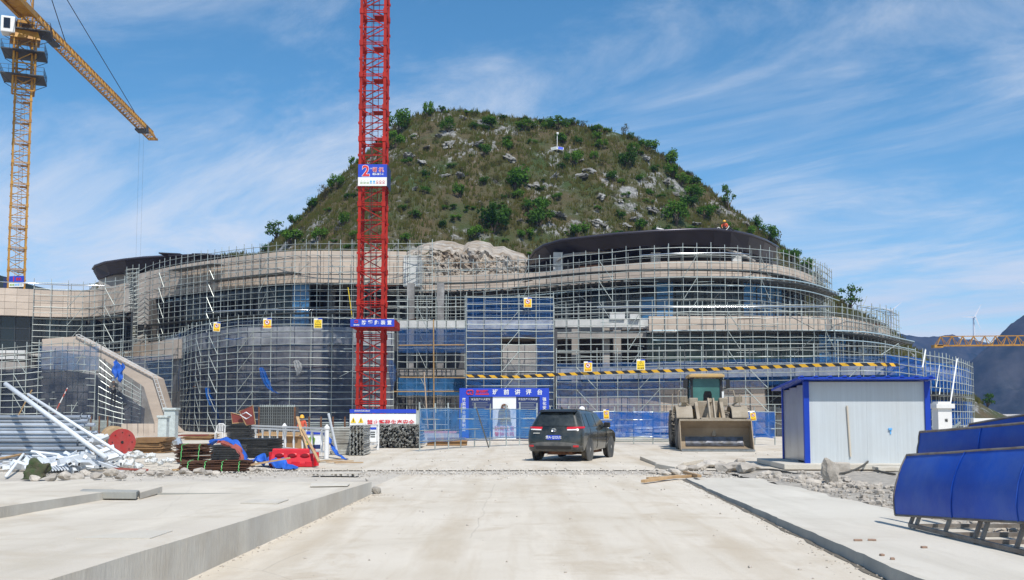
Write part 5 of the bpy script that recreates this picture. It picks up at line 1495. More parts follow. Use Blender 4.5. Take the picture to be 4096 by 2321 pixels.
def patch(name, m, parent, fn, nu=8, nv=5, th=.012):
    b = MB(); b.grid(fn, nu, nv); o = put(b, CAR).build(name, m, parent, smooth=True)
    return o
def rear(x, z, d=.01):     # point on the rear face
    w, yr = lerp_tab(TW, z), lerp_tab(TR, z); r = min(.26, w * .8)
    y = yr
    ax = abs(x)
    if ax > w - r: y = yr + r - math.sqrt(max(0, r * r - (ax - w + r) ** 2))
    return (x, y - d, z)
def side(y, z, s=1, d=.008):
    return (s * (lerp_tab(TW, z) + d), y, z)
rw = patch('rear_window', 'car_glass', car, lambda s, t: rear((s - .5) * 2 * (.60 - .07 * t), 1.09 + .40 * t, .012), 10, 6)
patch('spoiler', 'sign_black', car, lambda s, t: (((s - .5) * 2 * .62), lerp_tab(TR, 1.54) - .14 + .30 * t + .05 * (2 * s - 1) ** 2, 1.525 + .075 * t), 10, 4)
MB()
b = MB(); b.box((0, -.70, 1.13), (.36, .025, .02), Matrix.Rotation(R(-4), 3, 'Y')); put(b, CAR).build('wiper', 'sign_black', rw)
for s_ in (-1, 1):
    for (y0a, y1a, y0b, y1b, nm) in ((-.42, .02, -.30, .06, 'quarter_window'), (.08, .88, .12, .86, 'rear_door_window'), (.94, 1.92, .94, 1.50, 'front_door_window')):
        patch(nm, 'car_glass', car, lambda s, t, a=(y0a, y1a, y0b, y1b): side((a[0] + (a[2] - a[0]) * t) * (1 - s) + (a[1] + (a[3] - a[1]) * t) * s, 1.06 + .42 * t, s_), 6, 5)
    # door seams and mirror
    for y in (.05, .91, 2.02):
        b = MB(); b.path([side(y + .02 * math.sin(k), .36 + .66 * k / 8, s_, .004) for k in range(9)], .006, 4); put(b, CAR).build('door_seam', 'sign_black', car)
    b = MB(); b.box((s_ * 1.01, 1.75, 1.10), (.20, .14, .17)); b.beam((s_ * .86, 1.78, 1.03), (s_ * .96, 1.76, 1.06), .05); put(b, CAR).build('mirror', 'sign_black', car, bevel=.03)
    # tail lamps
    lt = patch('tail_lamp', 'lamp_red', car, lambda s, t: rear(s_ * (.40 + .50 * s), (.985 + .035 * s) + (.075 - .02 * s + (.05 if s < .15 else 0) * 0) * t, .016), 8, 3)
    patch('reverse_lamp', 'lamp_clear', lt, lambda s, t: rear(s_ * (.42 + .36 * s), .955 + .035 * t + .01 * s, .018), 8, 2)
    patch('reflector', 'lamp_red', car, lambda s, t: rear(s_ * (.64 + .16 * s), .44 + .06 * t, .05), 3, 2)
    # dark arches and wheels
    for y in (0, 2.64):
        b = MB(); b.lathe([(.33, -.02), (.415, -.02), (.43, .018), (.36, .03)], (s_ * .885, y, .345), 'x', 26); put(b, CAR).build('wheel_arch', 'car_trim', car)
        wm = MB(); wm.lathe([(.21, -.10), (.30, -.11), (.335, -.07), (.345, 0), (.335, .07), (.30, .11), (.21, .10)], (s_ * .80, y, .345), 'x', 30)
        wh = put(wm, CAR).build('wheel', 'tyre', car, smooth=True)
        b = MB(); b.lathe([(.215, -.05), (.235, .112), (.20, .112), (.19, .06)], (s_ * .80, y, .345), 'x', 24)
        xo = s_ * .905
        if s_ < 0: b.v = [(2 * s_ * .80 - v[0], v[1], v[2]) for v in b.v]
        for k in range(10):
            a = 2 * math.pi * k / 10
            b.beam((xo, y + .03 * math.cos(a), .345 + .03 * math.sin(a)), (xo - s_ * .01, y + .21 * math.cos(a), .345 + .21 * math.sin(a)), .02, .045)
        b.lathe([(.05, -.02), (.045, .02)], (xo, y, .345), 'x', 12)
        put(b, CAR).build('rim', 'alloy', wh)
# bumper cladding, plate, badge, exhaust
patch('rear_bumper', 'car_trim', car, lambda s, t: rear((s - .5) * 1.78, .32 + (.28 - .10 * abs(2 * s - 1) ** 3) * t, .035 * math.sin(math.pi * min(1, t * 1.02)) + .006), 16, 6)
patch('bumper_insert', 'sign_black', car, lambda s, t: rear((s - .5) * 1.15, .37 + .10 * t, .052), 8, 3)
pl = MB(); pl.box((0, -.965, .735), (.44, .016, .14)); plate_o = put(pl, CAR).build('number_plate', 'sign_blue', car)
cx3 = CAR.to_3x3()
text('贵A Q22U2', .105, CAR @ Vector((0, -.978, .735)), cx3 @ Vector((1, 0, 0)), (0, 0, 1), 'lettering', 'sign_white', plate_o, bold=.001)
b = MB(); b.path([(.075 * math.cos(t), -.935, .965 + .05 * math.sin(t)) for t in [R(30 * i) for i in range(12)]], .010, 5, closed=True)
b.path([(.032 * math.cos(t), -.94, .965 + .048 * math.sin(t)) for t in [R(30 * i) for i in range(12)]], .008, 5, closed=True)
b.path([(.055 * math.cos(t), -.94, .985 + .022 * math.sin(t)) for t in [R(30 * i) for i in range(12)]], .008, 5, closed=True)
put(b, CAR).build('badge', 'chrome', car)
b = MB(); b.box((-.56, -.945, .865), (.22, .008, .03)); put(b, CAR).build('badge', 'chrome', car)
b = MB(); b.box((.1, -.4, .26), (.8, .5, .14)); b.box((0, 1.2, .23), (1.3, 2.4, .08)); put(b, CAR).build('underbody', 'rusty', car)
for x in (-.30, .34):
    b = MB(); b.box((x, -.35, .28), (.10, .6, .10)); put(b, CAR).build('suspension_arm', 'sign_black', car)
b = MB(); b.hexa([(-.01, -.15, 1.62), (.01, -.15, 1.62), (.01, .05, 1.62), (-.01, .05, 1.62)], [(-.004, -.14, 1.70), (.004, -.14, 1.70), (.004, -.08, 1.66), (-.004, -.08, 1.66)]); put(b, CAR).build('roof_antenna', 'sign_black', car)

# ------------------------------------------------------------------ wheel loader
mat('loader_dust', (.36, .31, .24), .9, col2=(.27, .225, .165), scale=2.5, bump=.4, bscale=12)
mat('loader_yellow', (.52, .33, .10), .65, col2=(.40, .28, .14), scale=2)
mat('bucket_steel', (.30, .235, .16), .75, col2=(.23, .175, .115), scale=1.6, bump=.3, bscale=10)
mat('bucket_wear', (.055, .055, .055), .45, col2=(.11, .12, .15), scale=5, metal=.5)
mat('edge_steel', (.42, .45, .45), .4, metal=.7, var=.3, scale=6)
mat('cab_glass', (.055, .16, .135), .10, var=.35, scale=1.2)
bl_ = gr(2876, 1806)
LO = frame((bl_.x, bl_.y + .2, 0), -4)
lo = thing('wheel_loader', 'dusty yellow wheel loader facing the camera with its wide bucket lowered', 'wheel loader', (bl_.x, bl_.y + .2, 0))
def lbuild(b, name, m, parent=None, **kw): return put(b, LO).build(name, m, parent or lo, **kw)
# bucket: profile in y (towards machine) and z
prof = [(0.0, .03), (.55, .06), (.95, .14), (1.15, .34), (1.20, .62), (1.10, .90), (.85, 1.10), (.62, 1.20)]
b = MB(); n = len(prof)
def sh(w0, y, z): return (w0, y, z)
vs = []
for x in (-1.4, 1.4):
    vs += [(x, y, z) for y, z in prof]
inn = [(y - .02 if i > 3 else y, z + .03 if i < 4 else z - .01) for i, (y, z) in enumerate(prof)]
b.add(vs, [(i, i + 1, n + i + 1, n + i) for i in range(n - 1)])
b.add([(x, y - .04 if i > 2 else y, z + (.04 if i < 4 else -.02)) for x in (-1.4, 1.4) for i, (y, z) in enumerate(prof)], [(n + i, n + i + 1, i + 1, i) for i in range(n - 1)])
buck = lbuild(b, 'bucket', 'bucket_steel', fix=False)
for x in (-1.41, 1.41):
    sp = [(0, 0), (.55, .02), (.98, .10), (1.2, .32), (1.25, .62), (1.13, .94), (.86, 1.14), (.62, 1.24), (.40, .75), (.10, .16)]
    b = MB(); b.prism(sp, lambda y, z, d: (x - .02 + d, y, z), .04); lbuild(b, 'bucket_side', 'bucket_steel', buck)
b = MB(); b.hexa([(-1.42, -.16, 0), (1.42, -.16, 0), (1.42, .10, .05), (-1.42, .10, .05)], [(-1.42, -.16, .03), (1.42, -.16, .03), (1.42, .10, .09), (-1.42, .10, .09)]); lbuild(b, 'cutting_edge', 'edge_steel', buck)
b = MB(); b.grid(lambda s, t: (-1.15 + 2.3 * s, lerp_tab([(0, .80), (.3, 1.0), (.6, 1.10), (1, 1.135)], t + .10 * mnoise.noise((s * 9, 0, 2))) - .02, lerp_tab([(0, .15), (.3, .22), (.6, .34), (1, .52)], t + .10 * mnoise.noise((s * 9, 0, 2))) + .02), 24, 5); lbuild(b, 'wear_band', 'bucket_wear', buck, fix=False)
b = MB(); b.box((0, .66, 1.215), (2.84, .14, .07)); b.prism([(-.45, 1.2), (.75, 1.2), (.55, 1.30), (-.25, 1.30)], lambda x, z, d: (x, .66 + d, z), .05); lbuild(b, 'bucket_rim', 'loader_dust', buck)
# tyres
def big_tyre(x, y):
    b = MB(); r = .80
    b.lathe([(.42, -.26), (.66, -.29), (.75, -.25), (.78, -.12), (.785, .12), (.75, .25), (.66, .29), (.42, .26)], (x, y, r), 'x', 32)
    for k in range(26):
        a = 2 * math.pi * k / 26
        for s_ in (-1, 1):
            a2 = a + (.12 if s_ > 0 else 0)
            c = Vector((x + s_ * .14, y + .785 * math.cos(a2), r + .785 * math.sin(a2)))
            b.box(c, (.27, .10, .06), Matrix.Rotation(a2 - math.pi / 2, 3, 'X') @ Matrix.Rotation(R(22 * s_), 3, 'Z'))
    t = lbuild(b, 'tyre', 'tyre', smooth=False)
    b = MB(); b.lathe([(.43, -.20), (.40, .20), (.2, .24)], (x, y, r), 'x', 20); lbuild(b, 'rim', 'loader_yellow', t)
for y in (2.25, 5.3):
    for x in (-1.12, 1.12): big_tyre(x, y)
for x in (-1.12, 1.12):
    b = MB(); sg = [(x - .33, x + .33)]
    pts = [(1.42, 1.28), (1.65, 1.60), (2.0, 1.74), (2.75, 1.74), (3.05, 1.55)]
    for (ya, za), (yb, zb) in zip(pts, pts[1:]): b.hexa([(x - .33, ya, za), (x + .33, ya, za), (x + .33, yb, zb), (x - .33, yb, zb)], [(x - .33, ya, za + .05), (x + .33, ya, za + .05), (x + .33, yb, zb + .05), (x - .33, yb, zb + .05)])
    lbuild(b, 'fender', 'loader_dust')
# front frame and arms
b = MB(); b.box((0, 2.3, .95), (.95, 1.8, .7)); b.box((0, 2.25, .78), (1.9, .45, .4)); b.box((0, 3.1, 1.5), (.9, .5, 1.0)); lbuild(b, 'front_frame', 'loader_dust', bevel=.04)
for s_ in (-1, 1):
    b = MB()
    ap_ = [(1.24, .46), (1.34, .52), (2.1, 1.05), (2.9, 1.72), (3.1, 2.0), (2.85, 2.08), (2.3, 1.62), (1.5, .98), (1.24, .78)]
    b.prism(ap_, lambda y, z, d: (s_ * .52 - .07 + d, y, z), .14); lbuild(b, 'lift_arm', 'loader_dust', bevel=.02)
    b = MB(); b.tube((s_ * .30, 2.9, 1.0), (s_ * .45, 1.6, .85), .075, 10); lbuild(b, 'lift_cylinder', 'loader_dust')
    b = MB(); b.box((s_ * .62, 2.85, 1.95), (.36, .3, .35)); lbuild(b, 'arm_pivot', 'loader_dust', bevel=.03)
b = MB(); b.prism([(1.15, .95), (1.35, .80), (1.95, 1.55), (2.25, 2.02), (2.05, 2.12), (1.75, 1.75)], lambda y, z, d: (-.13 + d, y, z), .07); b.prism([(1.15, .95), (1.35, .80), (1.95, 1.55), (2.25, 2.02), (2.05, 2.12), (1.75, 1.75)], lambda y, z, d: (.08 + d, y, z), .07); lbuild(b, 'bellcrank', 'loader_dust', bevel=.015)
b = MB(); b.tube((0, 2.1, 2.02), (0, 3.1, 1.75), .09, 10); b.tube((-.3, 1.25, .82), (.3, 1.25, .82), .09, 10); b.tube((0, 1.2, .88), (0, 1.1, .55), .08, 8); lbuild(b, 'tilt_cylinder', 'loader_dust')
b = MB(); b.box((0, 1.95, 1.12), (1.1, .25, .3)); lbuild(b, 'cross_tube', 'loader_dust', bevel=.05)
# rear hood
b = MB(); b.box((0, 5.4, 1.45), (1.5, 2.6, 1.3)); b.box((0, 6.6, 1.2), (1.9, .5, 1.0)); b.box((0, 4.2, 1.0), (2.3, 1.3, .5)); lbuild(b, 'engine_hood', 'loader_yellow', bevel=.08)
# cab
cab = MB()
for x in (-.62, .62):
    cab.beam((x, 3.35, 1.75), (x, 3.45, 3.0), .10); cab.beam((x, 4.6, 1.75), (x, 4.5, 3.0), .12)
cab.box((0, 3.95, 1.72), (1.36, 1.35, .14)); cab.beam((-.62, 3.36, 1.95), (.62, 3.36, 1.95), .10)
cab = lbuild(cab, 'cab', 'sign_black')
b = MB(); b.hexa([(-.57, 3.36, 1.85), (.57, 3.36, 1.85), (.57, 3.38, 1.85), (-.57, 3.38, 1.85)], [(-.57, 3.44, 2.95), (.57, 3.44, 2.95), (.57, 3.46, 2.95), (-.57, 3.46, 2.95)]); lbuild(b, 'windscreen', 'cab_glass', cab)
for x in (-.63, .63):
    b = MB(); b.hexa([(x - .01, 3.42, 1.85), (x + .01, 3.42, 1.85), (x + .01, 4.55, 1.85), (x - .01, 4.55, 1.85)], [(x - .01, 3.5, 2.95), (x + .01, 3.5, 2.95), (x + .01, 4.46, 2.95), (x - .01, 4.46, 2.95)]); lbuild(b, 'side_window', 'cab_glass', cab)
b = MB(); b.box((0, 3.92, 3.06), (1.50, 1.55, .12)); b.box((0, 3.92, 3.13), (1.36, 1.4, .06)); lbuild(b, 'cab_roof', 'loader_yellow', cab, bevel=.03)
b = MB(); b.prism([(-.18, 1.95), (.18, 1.95), (.17, 2.3), (.12, 2.42), (-.12, 2.42), (-.17, 2.3)], lambda x, z, d: (x + .05, 3.33 - d * 0 + .02, z), .012); lbuild(b, 'seat', 'sign_black', cab)
for s_ in (-1, 1):
    b = MB(); b.box((s_ * .90, 3.3, 2.72), (.16, .08, .36)); b.tube((s_ * .64, 3.4, 2.9), (s_ * .90, 3.3, 2.9), .02); b.tube((s_ * .64, 3.4, 2.5), (s_ * .90, 3.3, 2.55), .02); lbuild(b, 'mirror', 'sign_black')
    b = MB(); b.lathe([(.07, 0), (.06, .1)], (s_ * .62, 3.22, 2.95), 'y', 10); lbuild(b, 'work_lamp', 'sign_black')
    # head lamps with cages
    b = MB(); b.box((s_ * 1.12, 1.9, 2.05), (.30, .18, .24)); b.tube((s_ * .8, 2.1, 1.75), (s_ * 1.1, 1.95, 1.95), .035)
    for k in range(5): b.box((s_ * 1.12 - .12 + .06 * k, 1.79, 2.05), (.02, .02, .26))
    lbuild(b, 'head_lamp', 'loader_dust')
    b = MB(); b.path([(s_ * 1.15, 3.5, 1.3), (s_ * 1.2, 3.45, 2.2), (s_ * 1.15, 3.5, 2.45), (s_ * 1.0, 3.6, 2.45)], .022, 6); b.path([(s_ * 1.42, 3.6, 1.3), (s_ * 1.42, 3.6, 2.3)], .022, 6)
    for k in range(3): b.box((s_ * 1.28, 3.55, .7 + .3 * k), (.3, .2, .03))
    lbuild(b, 'access_ladder', 'loader_dust')
b = MB(); b.box((.68, 3.3, 2.15), (.08, .03, .5)); lbuild(b, 'warning_plate', 'sign_white')

# ------------------------------------------------------------------ shed
mat('shed_white', (.53, .57, .59), .45, var=.10, scale=1.0, stretch=(22, 22, .35), spec=.4, dirt=(.45, .44, .41), dirt_amt=.25, dirt_scale=1.5)
mat('shed_metal', (.42, .44, .45), .28, metal=.8, var=.25, scale=1.2, stretch=(1, 1, .5))
mat('shed_blue', (.010, .05, .40), .45, var=.1, spec=.3)
mat('cream_pipe', (.55, .48, .38), .5)
c0 = gr(3230, 1853, .14)
SH = frame((c0.x, c0.y, 0), -2.0)
sh_ = thing('shed', 'white panel storage shed with blue trim and a flat sloping roof', 'shed', (c0.x, c0.y, .14))
def sbuild(b, name, m, parent=None, **kw): return put(b, SH).build(name, m, parent or sh_, **kw)
SW_, SD, SH1, SH0 = 3.22, 2.55, 2.20, 2.07
z0s = .14
for i in range(4):
    b = MB(); w = SW_ / 4; b.box((w * (i + .5), 0, z0s + SH1 / 2), (w - .0025, .06, SH1)); sbuild(b, 'wall_panel', 'shed_white')
for i in range(3):
    w = SD / 3
    b = MB(); y = w * (i + .5) + .03; b.box((0, y, z0s + SH0 / 2 + .05 - .05 * i), (.06, w - .008, SH0)); sbuild(b, 'wall_panel', 'shed_metal')
    b = MB(); b.box((SW_, y, z0s + SH0 / 2 + .05 - .05 * i), (.06, w - .008, SH0)); sbuild(b, 'wall_panel', 'shed_white')
b = MB(); b.box((SW_ / 2, SD + .03, z0s + SH0 / 2), (SW_, .06, SH0 - .05)); sbuild(b, 'wall_panel', 'shed_white')
for x in (-.01, SW_ + .01):
    b = MB(); b.box((x, -.02, z0s + SH1 / 2), (.14, .13, SH1 + .02)); sbuild(b, 'corner_trim', 'shed_blue')
    b = MB(); b.box((x, SD + .03, z0s + SH0 / 2), (.10, .10, SH0)); sbuild(b, 'corner_trim', 'shed_blue')
b = MB()
rp = lambda x, y, dz: (x, y, z0s + SH1 + .03 - .075 * (y + .3) + dz + .02)
ov = .30
b.hexa([rp(-ov, -.40, 0), rp(SW_ + .12, -.40, 0), rp(SW_ + .12, SD + .3, 0), rp(-ov, SD + .3, 0)], [rp(-ov, -.40, .06), rp(SW_ + .12, -.40, .06), rp(SW_ + .12, SD + .3, .06), rp(-ov, SD + .3, .06)])
ro = sbuild(b, 'roof', 'shed_blue')
for i in range(10):
    x = -.2 + i * .38
    b = MB(); b.hexa([rp(x - .06, -.42, .06), rp(x + .06, -.42, .06), rp(x + .06, SD + .3, .06), rp(x - .06, SD + .3, .06)], [rp(x - .02, -.42, .10), rp(x + .02, -.42, .10), rp(x + .02, SD + .3, .10), rp(x - .02, SD + .3, .10)]); sbuild(b, 'roof_rib', 'shed_blue', ro)
b = MB(); b.tube((1.14, -.06, z0s + .18), (1.08, -.06, z0s + 1.55), .025, 8); sbuild(b, 'conduit', 'cream_pipe')
b = MB(); b.box((2.22, -.05, z0s + .92), (.09, .05, .05)); b.box((2.23, -.04, z0s + .84), (.03, .02, .12)); sbuild(b, 'padlock_hasp', 'sign_lightblue')
pb_ = MB(); pb_.box((1.55, 1.2, .07), (4.6, 3.5, .14)); tag(put(pb_, SH).build('plinth', 'concrete_pale', None, bevel=.01), 'low concrete slab the white shed stands on', 'plinth')
b = MB(); b.box((3.2, -.95, .05), (3.4, .5, .10)); tag(put(b, SH).build('concrete_strip', 'concrete_pale', None, bevel=.01), 'narrow pale concrete strip lying before the shed', 'slab')

# ------------------------------------------------------------------ curved blue sheets on a steel frame
mat('sheet_blue', (.006, .070, .44), .42, col2=(.007, .055, .36), scale=1.2, spec=.25, dirt=(.10, .17, .38), dirt_amt=.4, dirt_scale=1.1, bump=.12, bscale=2.5)
mat('sheet_inner', (.05, .055, .07), .6)
mat('frame_steel', (.20, .185, .165), .6, col2=(.13, .10, .08), scale=5)
hd = thing('curved_sheet_stack', 'curved glossy blue sheets stacked on a low steel frame in the right foreground', 'roof sheets', (5.4, 11, .06))
def csheet(x0, zb, Rr, a0, a1, ya, yb, name='sheet', n=10, tilt=0.0, skew=0.0):
    """part of a cylinder lying along y; bulges to -x"""
    b = MB()
    cz = zb - Rr * math.sin(R(a0)); cxx = x0 + Rr
    def P(s, t, d=0):
        a = R(a0 + (a1 - a0) * t); r = Rr + d
        dent = .012 * mnoise.noise((s * 7, t * 2.5, x0 * 9)) + .006 * mnoise.noise((s * 23, t * 6, x0 * 5))
        r += dent
        return (cxx - r * math.cos(a) + skew * s, ya + (yb - ya) * s, cz + r * math.sin(a) + tilt * s)
    b.grid(lambda s, t: P(s, t), 48, n, 0); b.grid(lambda s, t: P(s, t, -.035), 48, n, 1)
    o = b.build(name, ['sheet_blue', 'sheet_inner'], hd, smooth=True, fix=False)
    e = MB(); e.path([P(s / 14, 1) for s in range(15)], .016, 5); e.path([P(s / 14, 0) for s in range(15)], .014, 5); e.path([P(0, t / n) for t in range(n + 1)], .014, 5); e.path([P(1, t / n) for t in range(n + 1)], .014, 5)
    e.build('edge_trim', 'frame_steel', o)
    for k in range(1, 5):
        m_ = MB(); m_.path([P(k / 5 + .02, t / n, .006) for t in range(n + 1)], .006, 4); m_.build('seam', 'sheet_blue', o)
    return o
csheet(4.77, .227, 1.06, -8, 34, 12.6, 6.4, tilt=.46, skew=.55)
csheet(5.20, .93, 1.1, 0, 17, 12.9, 6.4, tilt=.40, skew=.55)
csheet(5.46, 1.11, 2.2, 20, 27, 12.5, 6.4, tilt=.62, skew=.5)
fb = MB()
LX = lambda y: 4.80 + (12.2 - y) * .06
fb.beam((LX(12.2), 12.2, .15), (LX(6.0), 6.0, .17), .045); fb.beam((6.2, 12.2, .12), (6.2, 6.0, .12), .045)
for y in (12.2, 11.35, 10.7, 9.94, 9.0, 8.0):
    fb.beam((LX(y), y, .14), (6.2, y, .14), .045)
fb.build('frame_base', 'frame_steel', hd)
for y in (12.2, 12.05, 11.35, 10.72, 10.58, 9.94, 9.0, 8.0):
    b = MB(); sx_ = 4.77 + .55 * (12.6 - y) / 6.2; b.beam((LX(y), y, .14), (max(LX(y), sx_ + .07), y + .03, .27 + .074 * (12.6 - y)), .035); b.build('frame_post', 'frame_steel', hd)
    b = MB(); b.beam((6.2, y, .10), (6.2, y, 1.2), .05); b.build('frame_post', 'frame_steel', hd)
b = MB(); q = at(3842, 1690, 13.9); b.tube(q, q + Vector((-.22, .1, -.22)), .02, 6); b.build('bracket', 'galv', hd)

# ------------------------------------------------------------------ white pillar, low walls
mat('white_paint', (.74, .73, .71), .6, var=.06, scale=2)
px_ = xat(3768, 30.5)
pi_ = thing('pillar', 'white square pillar with a stepped cap right of the shed', 'pillar', (px_, 30.5, 0))
b = MB(); b.box((px_, 30.5, .85), (.42, .42, 1.7)); b.build('shaft', 'white_paint', pi_, bevel=.01)
b = MB(); b.box((px_, 30.5, 1.70), (.56, .56, .14)); b.box((px_, 30.5, 1.80), (.40, .40, .07)); b.build('cap', 'white_paint', pi_, bevel=.01)
text('福', .10, (px_ + .03, 30.28, 1.27), (1, 0, 0), (0, 0, 1), 'lettering', 'sign_black', pi_)
b = MB(); b.box((xat(3716, 31), 31.2, .5), (1.3, .3, 1.0)); tag(b.build('low_wall', 'white_beam', None, bevel=.01), 'low pale wall between the shed and the white pillar', 'wall')
b = MB(); b.box((xat(3985, 45), 45, .6), (2.2, .3, 1.3)); tag(b.build('low_wall', 'white_paint', None, bevel=.01), 'low cream wall beyond the blue sheets at the right', 'wall')
# orange cone post by the end scaffold
b = MB(); p = gr(3818, 1722); b.lathe([(.2, 0), (.2, .04), (.14, .05), (.03, .7)], p, 'z', 12); tag(b.build('traffic_cone', mat('cone', (.5, .12, .05), .6), None), 'faded orange cone at the foot of the end scaffold', 'cone')
# ------------------------------------------------------------------ billboard
Yb = 54.5
A, B = at(1838, 1553, Yb), at(2196, 1553, Yb)
bw = B.x - A.x; ztop = A.z; zbot = .08
bb = thing('billboard', 'blue lettered notice gate with a bell poster behind the net fence', 'billboard', ((A.x + B.x) / 2, Yb, 0))
def bx(fx0, fx1, za, zb, d, m, name, th=.08, parent=bb):
    b = MB(); b.box((A.x + bw * (fx0 + fx1) / 2, Yb - d, (za + zb) / 2), (bw * (fx1 - fx0), th, abs(zb - za))); return b.build(name, m, parent)
hh = ztop - zbot; zz = lambda f: ztop - hh * f
bx(0, 1, ztop, zz(.17), .0, 'sign_blue', 'header_panel', .16)
bx(0, .105, zz(.17), zbot, 0, 'sign_blue', 'side_panel', .16); bx(.895, 1, zz(.17), zbot, 0, 'sign_blue', 'side_panel', .16)
lp = bx(.105, .372, zz(.17), zbot, -.02, 'sign_navy', 'notice_panel'); cp_ = bx(.372, .632, zz(.17), zbot, -.01, 'sign_white', 'poster_panel'); rp_ = bx(.632, .895, zz(.17), zbot, -.02, 'sign_navy', 'notice_panel')
pt = lambda fx, fz, d=.09: (A.x + bw * fx, Yb - d, zz(fz))
for i, ch in enumerate('班前讲评台'): text(ch, .31, pt(.40 + .124 * i, .085), (1, 0, 0), (0, 0, 1), 'lettering', 'sign_white', bb, bold=.006)
logo(pt(.125, .085, .10), .42, bb)
text('贵州桥梁', .17, pt(.255, .07), (1, 0, 0), (0, 0, 1), 'lettering', 'sign_red', bb, bold=.006)
MB().box(pt(.255, .12), (.72, .01, .06)).build('lettering_line', 'sign_red', bb)
for i, ch in enumerate('落实安全规章制度'): text(ch, .21, pt(.052, .235 + .083 * i), (1, 0, 0), (0, 0, 1), 'lettering', 'sign_white', bb, bold=.003)
for i, ch in enumerate('强化安全防范措施'): text(ch, .21, pt(.948, .225 + .083 * i), (1, 0, 0), (0, 0, 1), 'lettering', 'sign_white', bb, bold=.003)
text('安全生产十大禁令', .13, pt(.238, .225, .03), (1, 0, 0), (0, 0, 1), 'lettering', 'sign_white', lp)
text('安全生产六大纪律', .13, pt(.763, .222, .03), (1, 0, 0), (0, 0, 1), 'lettering', 'sign_white', rp_)
text('安全生产十不准', .12, pt(.763, .60, .03), (1, 0, 0), (0, 0, 1), 'lettering', 'sign_white', rp_)
for side_, o in ((.238, lp), (.763, rp_)):
    for k in range(16):
        f = .29 + .042 * k
        if side_ > .5 and 7 <= k <= 8: continue
        MB().box(pt(side_ + rng.uniform(-.02, .0), f, .028), (bw * rng.uniform(.14, .2), .006, .018)).build('text_line', 'galv', o)
    for (fx, fz, w, h) in ((side_, .195, .24, .004), (side_, .95, .24, .004)):
        MB().box(pt(fx, fz, .028), (bw * w, .006, .012)).build('border_line', 'galv', o)
text('防微杜渐', .26, pt(.502, .80, .06), (1, 0, 0), (0, 0, 1), 'lettering', 'sign_red', cp_, spacing=1.1)
text('警钟长鸣', .26, pt(.502, .91, .06), (1, 0, 0), (0, 0, 1), 'lettering', 'sign_red', cp_, spacing=1.1)
mat('bell_bronze', (.30, .27, .10), .6, col2=(.18, .11, .08), scale=4)
b = MB(); c = pt(.502, .72, .06)
bo = [(-.42, .02), (-.36, .12), (-.33, .40), (-.31, .75), (-.22, .88), (.22, .88), (.31, .75), (.33, .40), (.36, .12), (.42, .02), (.28, -.03), (.20, .03), (.0, -.02), (-.20, .03), (-.28, -.03)]
b.prism(bo, lambda x, z, d: (c[0] + x, c[1] - d, c[2] + z), .02); bel = b.build('bell_print', 'bell_bronze', cp_)
b = MB(); b.path([(c[0] + .14 * math.cos(t), c[1] - .01, c[2] + .98 + .11 * math.sin(t)) for t in [R(30 * i) for i in range(12)]], .05, 6, closed=True); b.build('bell_crown', 'rusty', bel)
for z in (.12, .25, .48, .72):
    MB().box((c[0], c[1] - .022, c[2] + z), (.64, .006, .02)).build('bell_band', 'rusty', bel)

# ------------------------------------------------------------------ white notice wall by the crane foot
Yw = 61.0
A2, B2 = at(1400, 1638, Yw), at(1664, 1638, Yw)
wl = thing('notice_wall', 'white notice board with a blue top stripe and red characters at the crane foot', 'notice board', ((A2.x + B2.x) / 2, Yw, 0))
w2 = B2.x - A2.x
MB().box(((A2.x + B2.x) / 2, Yw, .72), (w2, .10, 1.42)).build('board', 'sign_white', wl)
MB().box(((A2.x + B2.x) / 2, Yw - .01, A2.z - .11), (w2 + .01, .12, .24)).build('top_stripe', 'sign_blue', wl)
MB().box((B2.x + .15, Yw + .1, .8), (.3, .1, 1.6)).build('end_panel', 'galv', wl)
text('贵州桥梁建设集团', .12, (A2.x + .75, Yw - .08, A2.z - .10), (1, 0, 0), (0, 0, 1), 'lettering', 'sign_white', wl)
text('禁止攀登', .36, (A2.x + w2 * .44, Yw - .06, .88), (1, 0, 0), (0, 0, 1), 'lettering', 'sign_red', wl, bold=.006)
text('生产安全', .36, (A2.x + w2 * .80, Yw - .06, .88), (1, 0, 0), (0, 0, 1), 'lettering', 'sign_red', wl, bold=.006)
for fx in (.055, .17):
    p = (A2.x + w2 * fx, Yw - .06, 1.05)
    b = MB(); b.prism([(-.17, -.16), (.17, -.16), (0, .18)], lambda x, z, d: (p[0] + x, p[1] - d, p[2] + z), .012); t = b.build('warning_triangle', 'sign_yellow', wl)
    b = MB(); b.prism([(-.03, -.10), (.03, -.10), (.02, .08), (-.02, .08)], lambda x, z, d: (p[0] + x, p[1] - .013 - d, p[2] + z), .006); b.build('triangle_mark', 'sign_black', t)

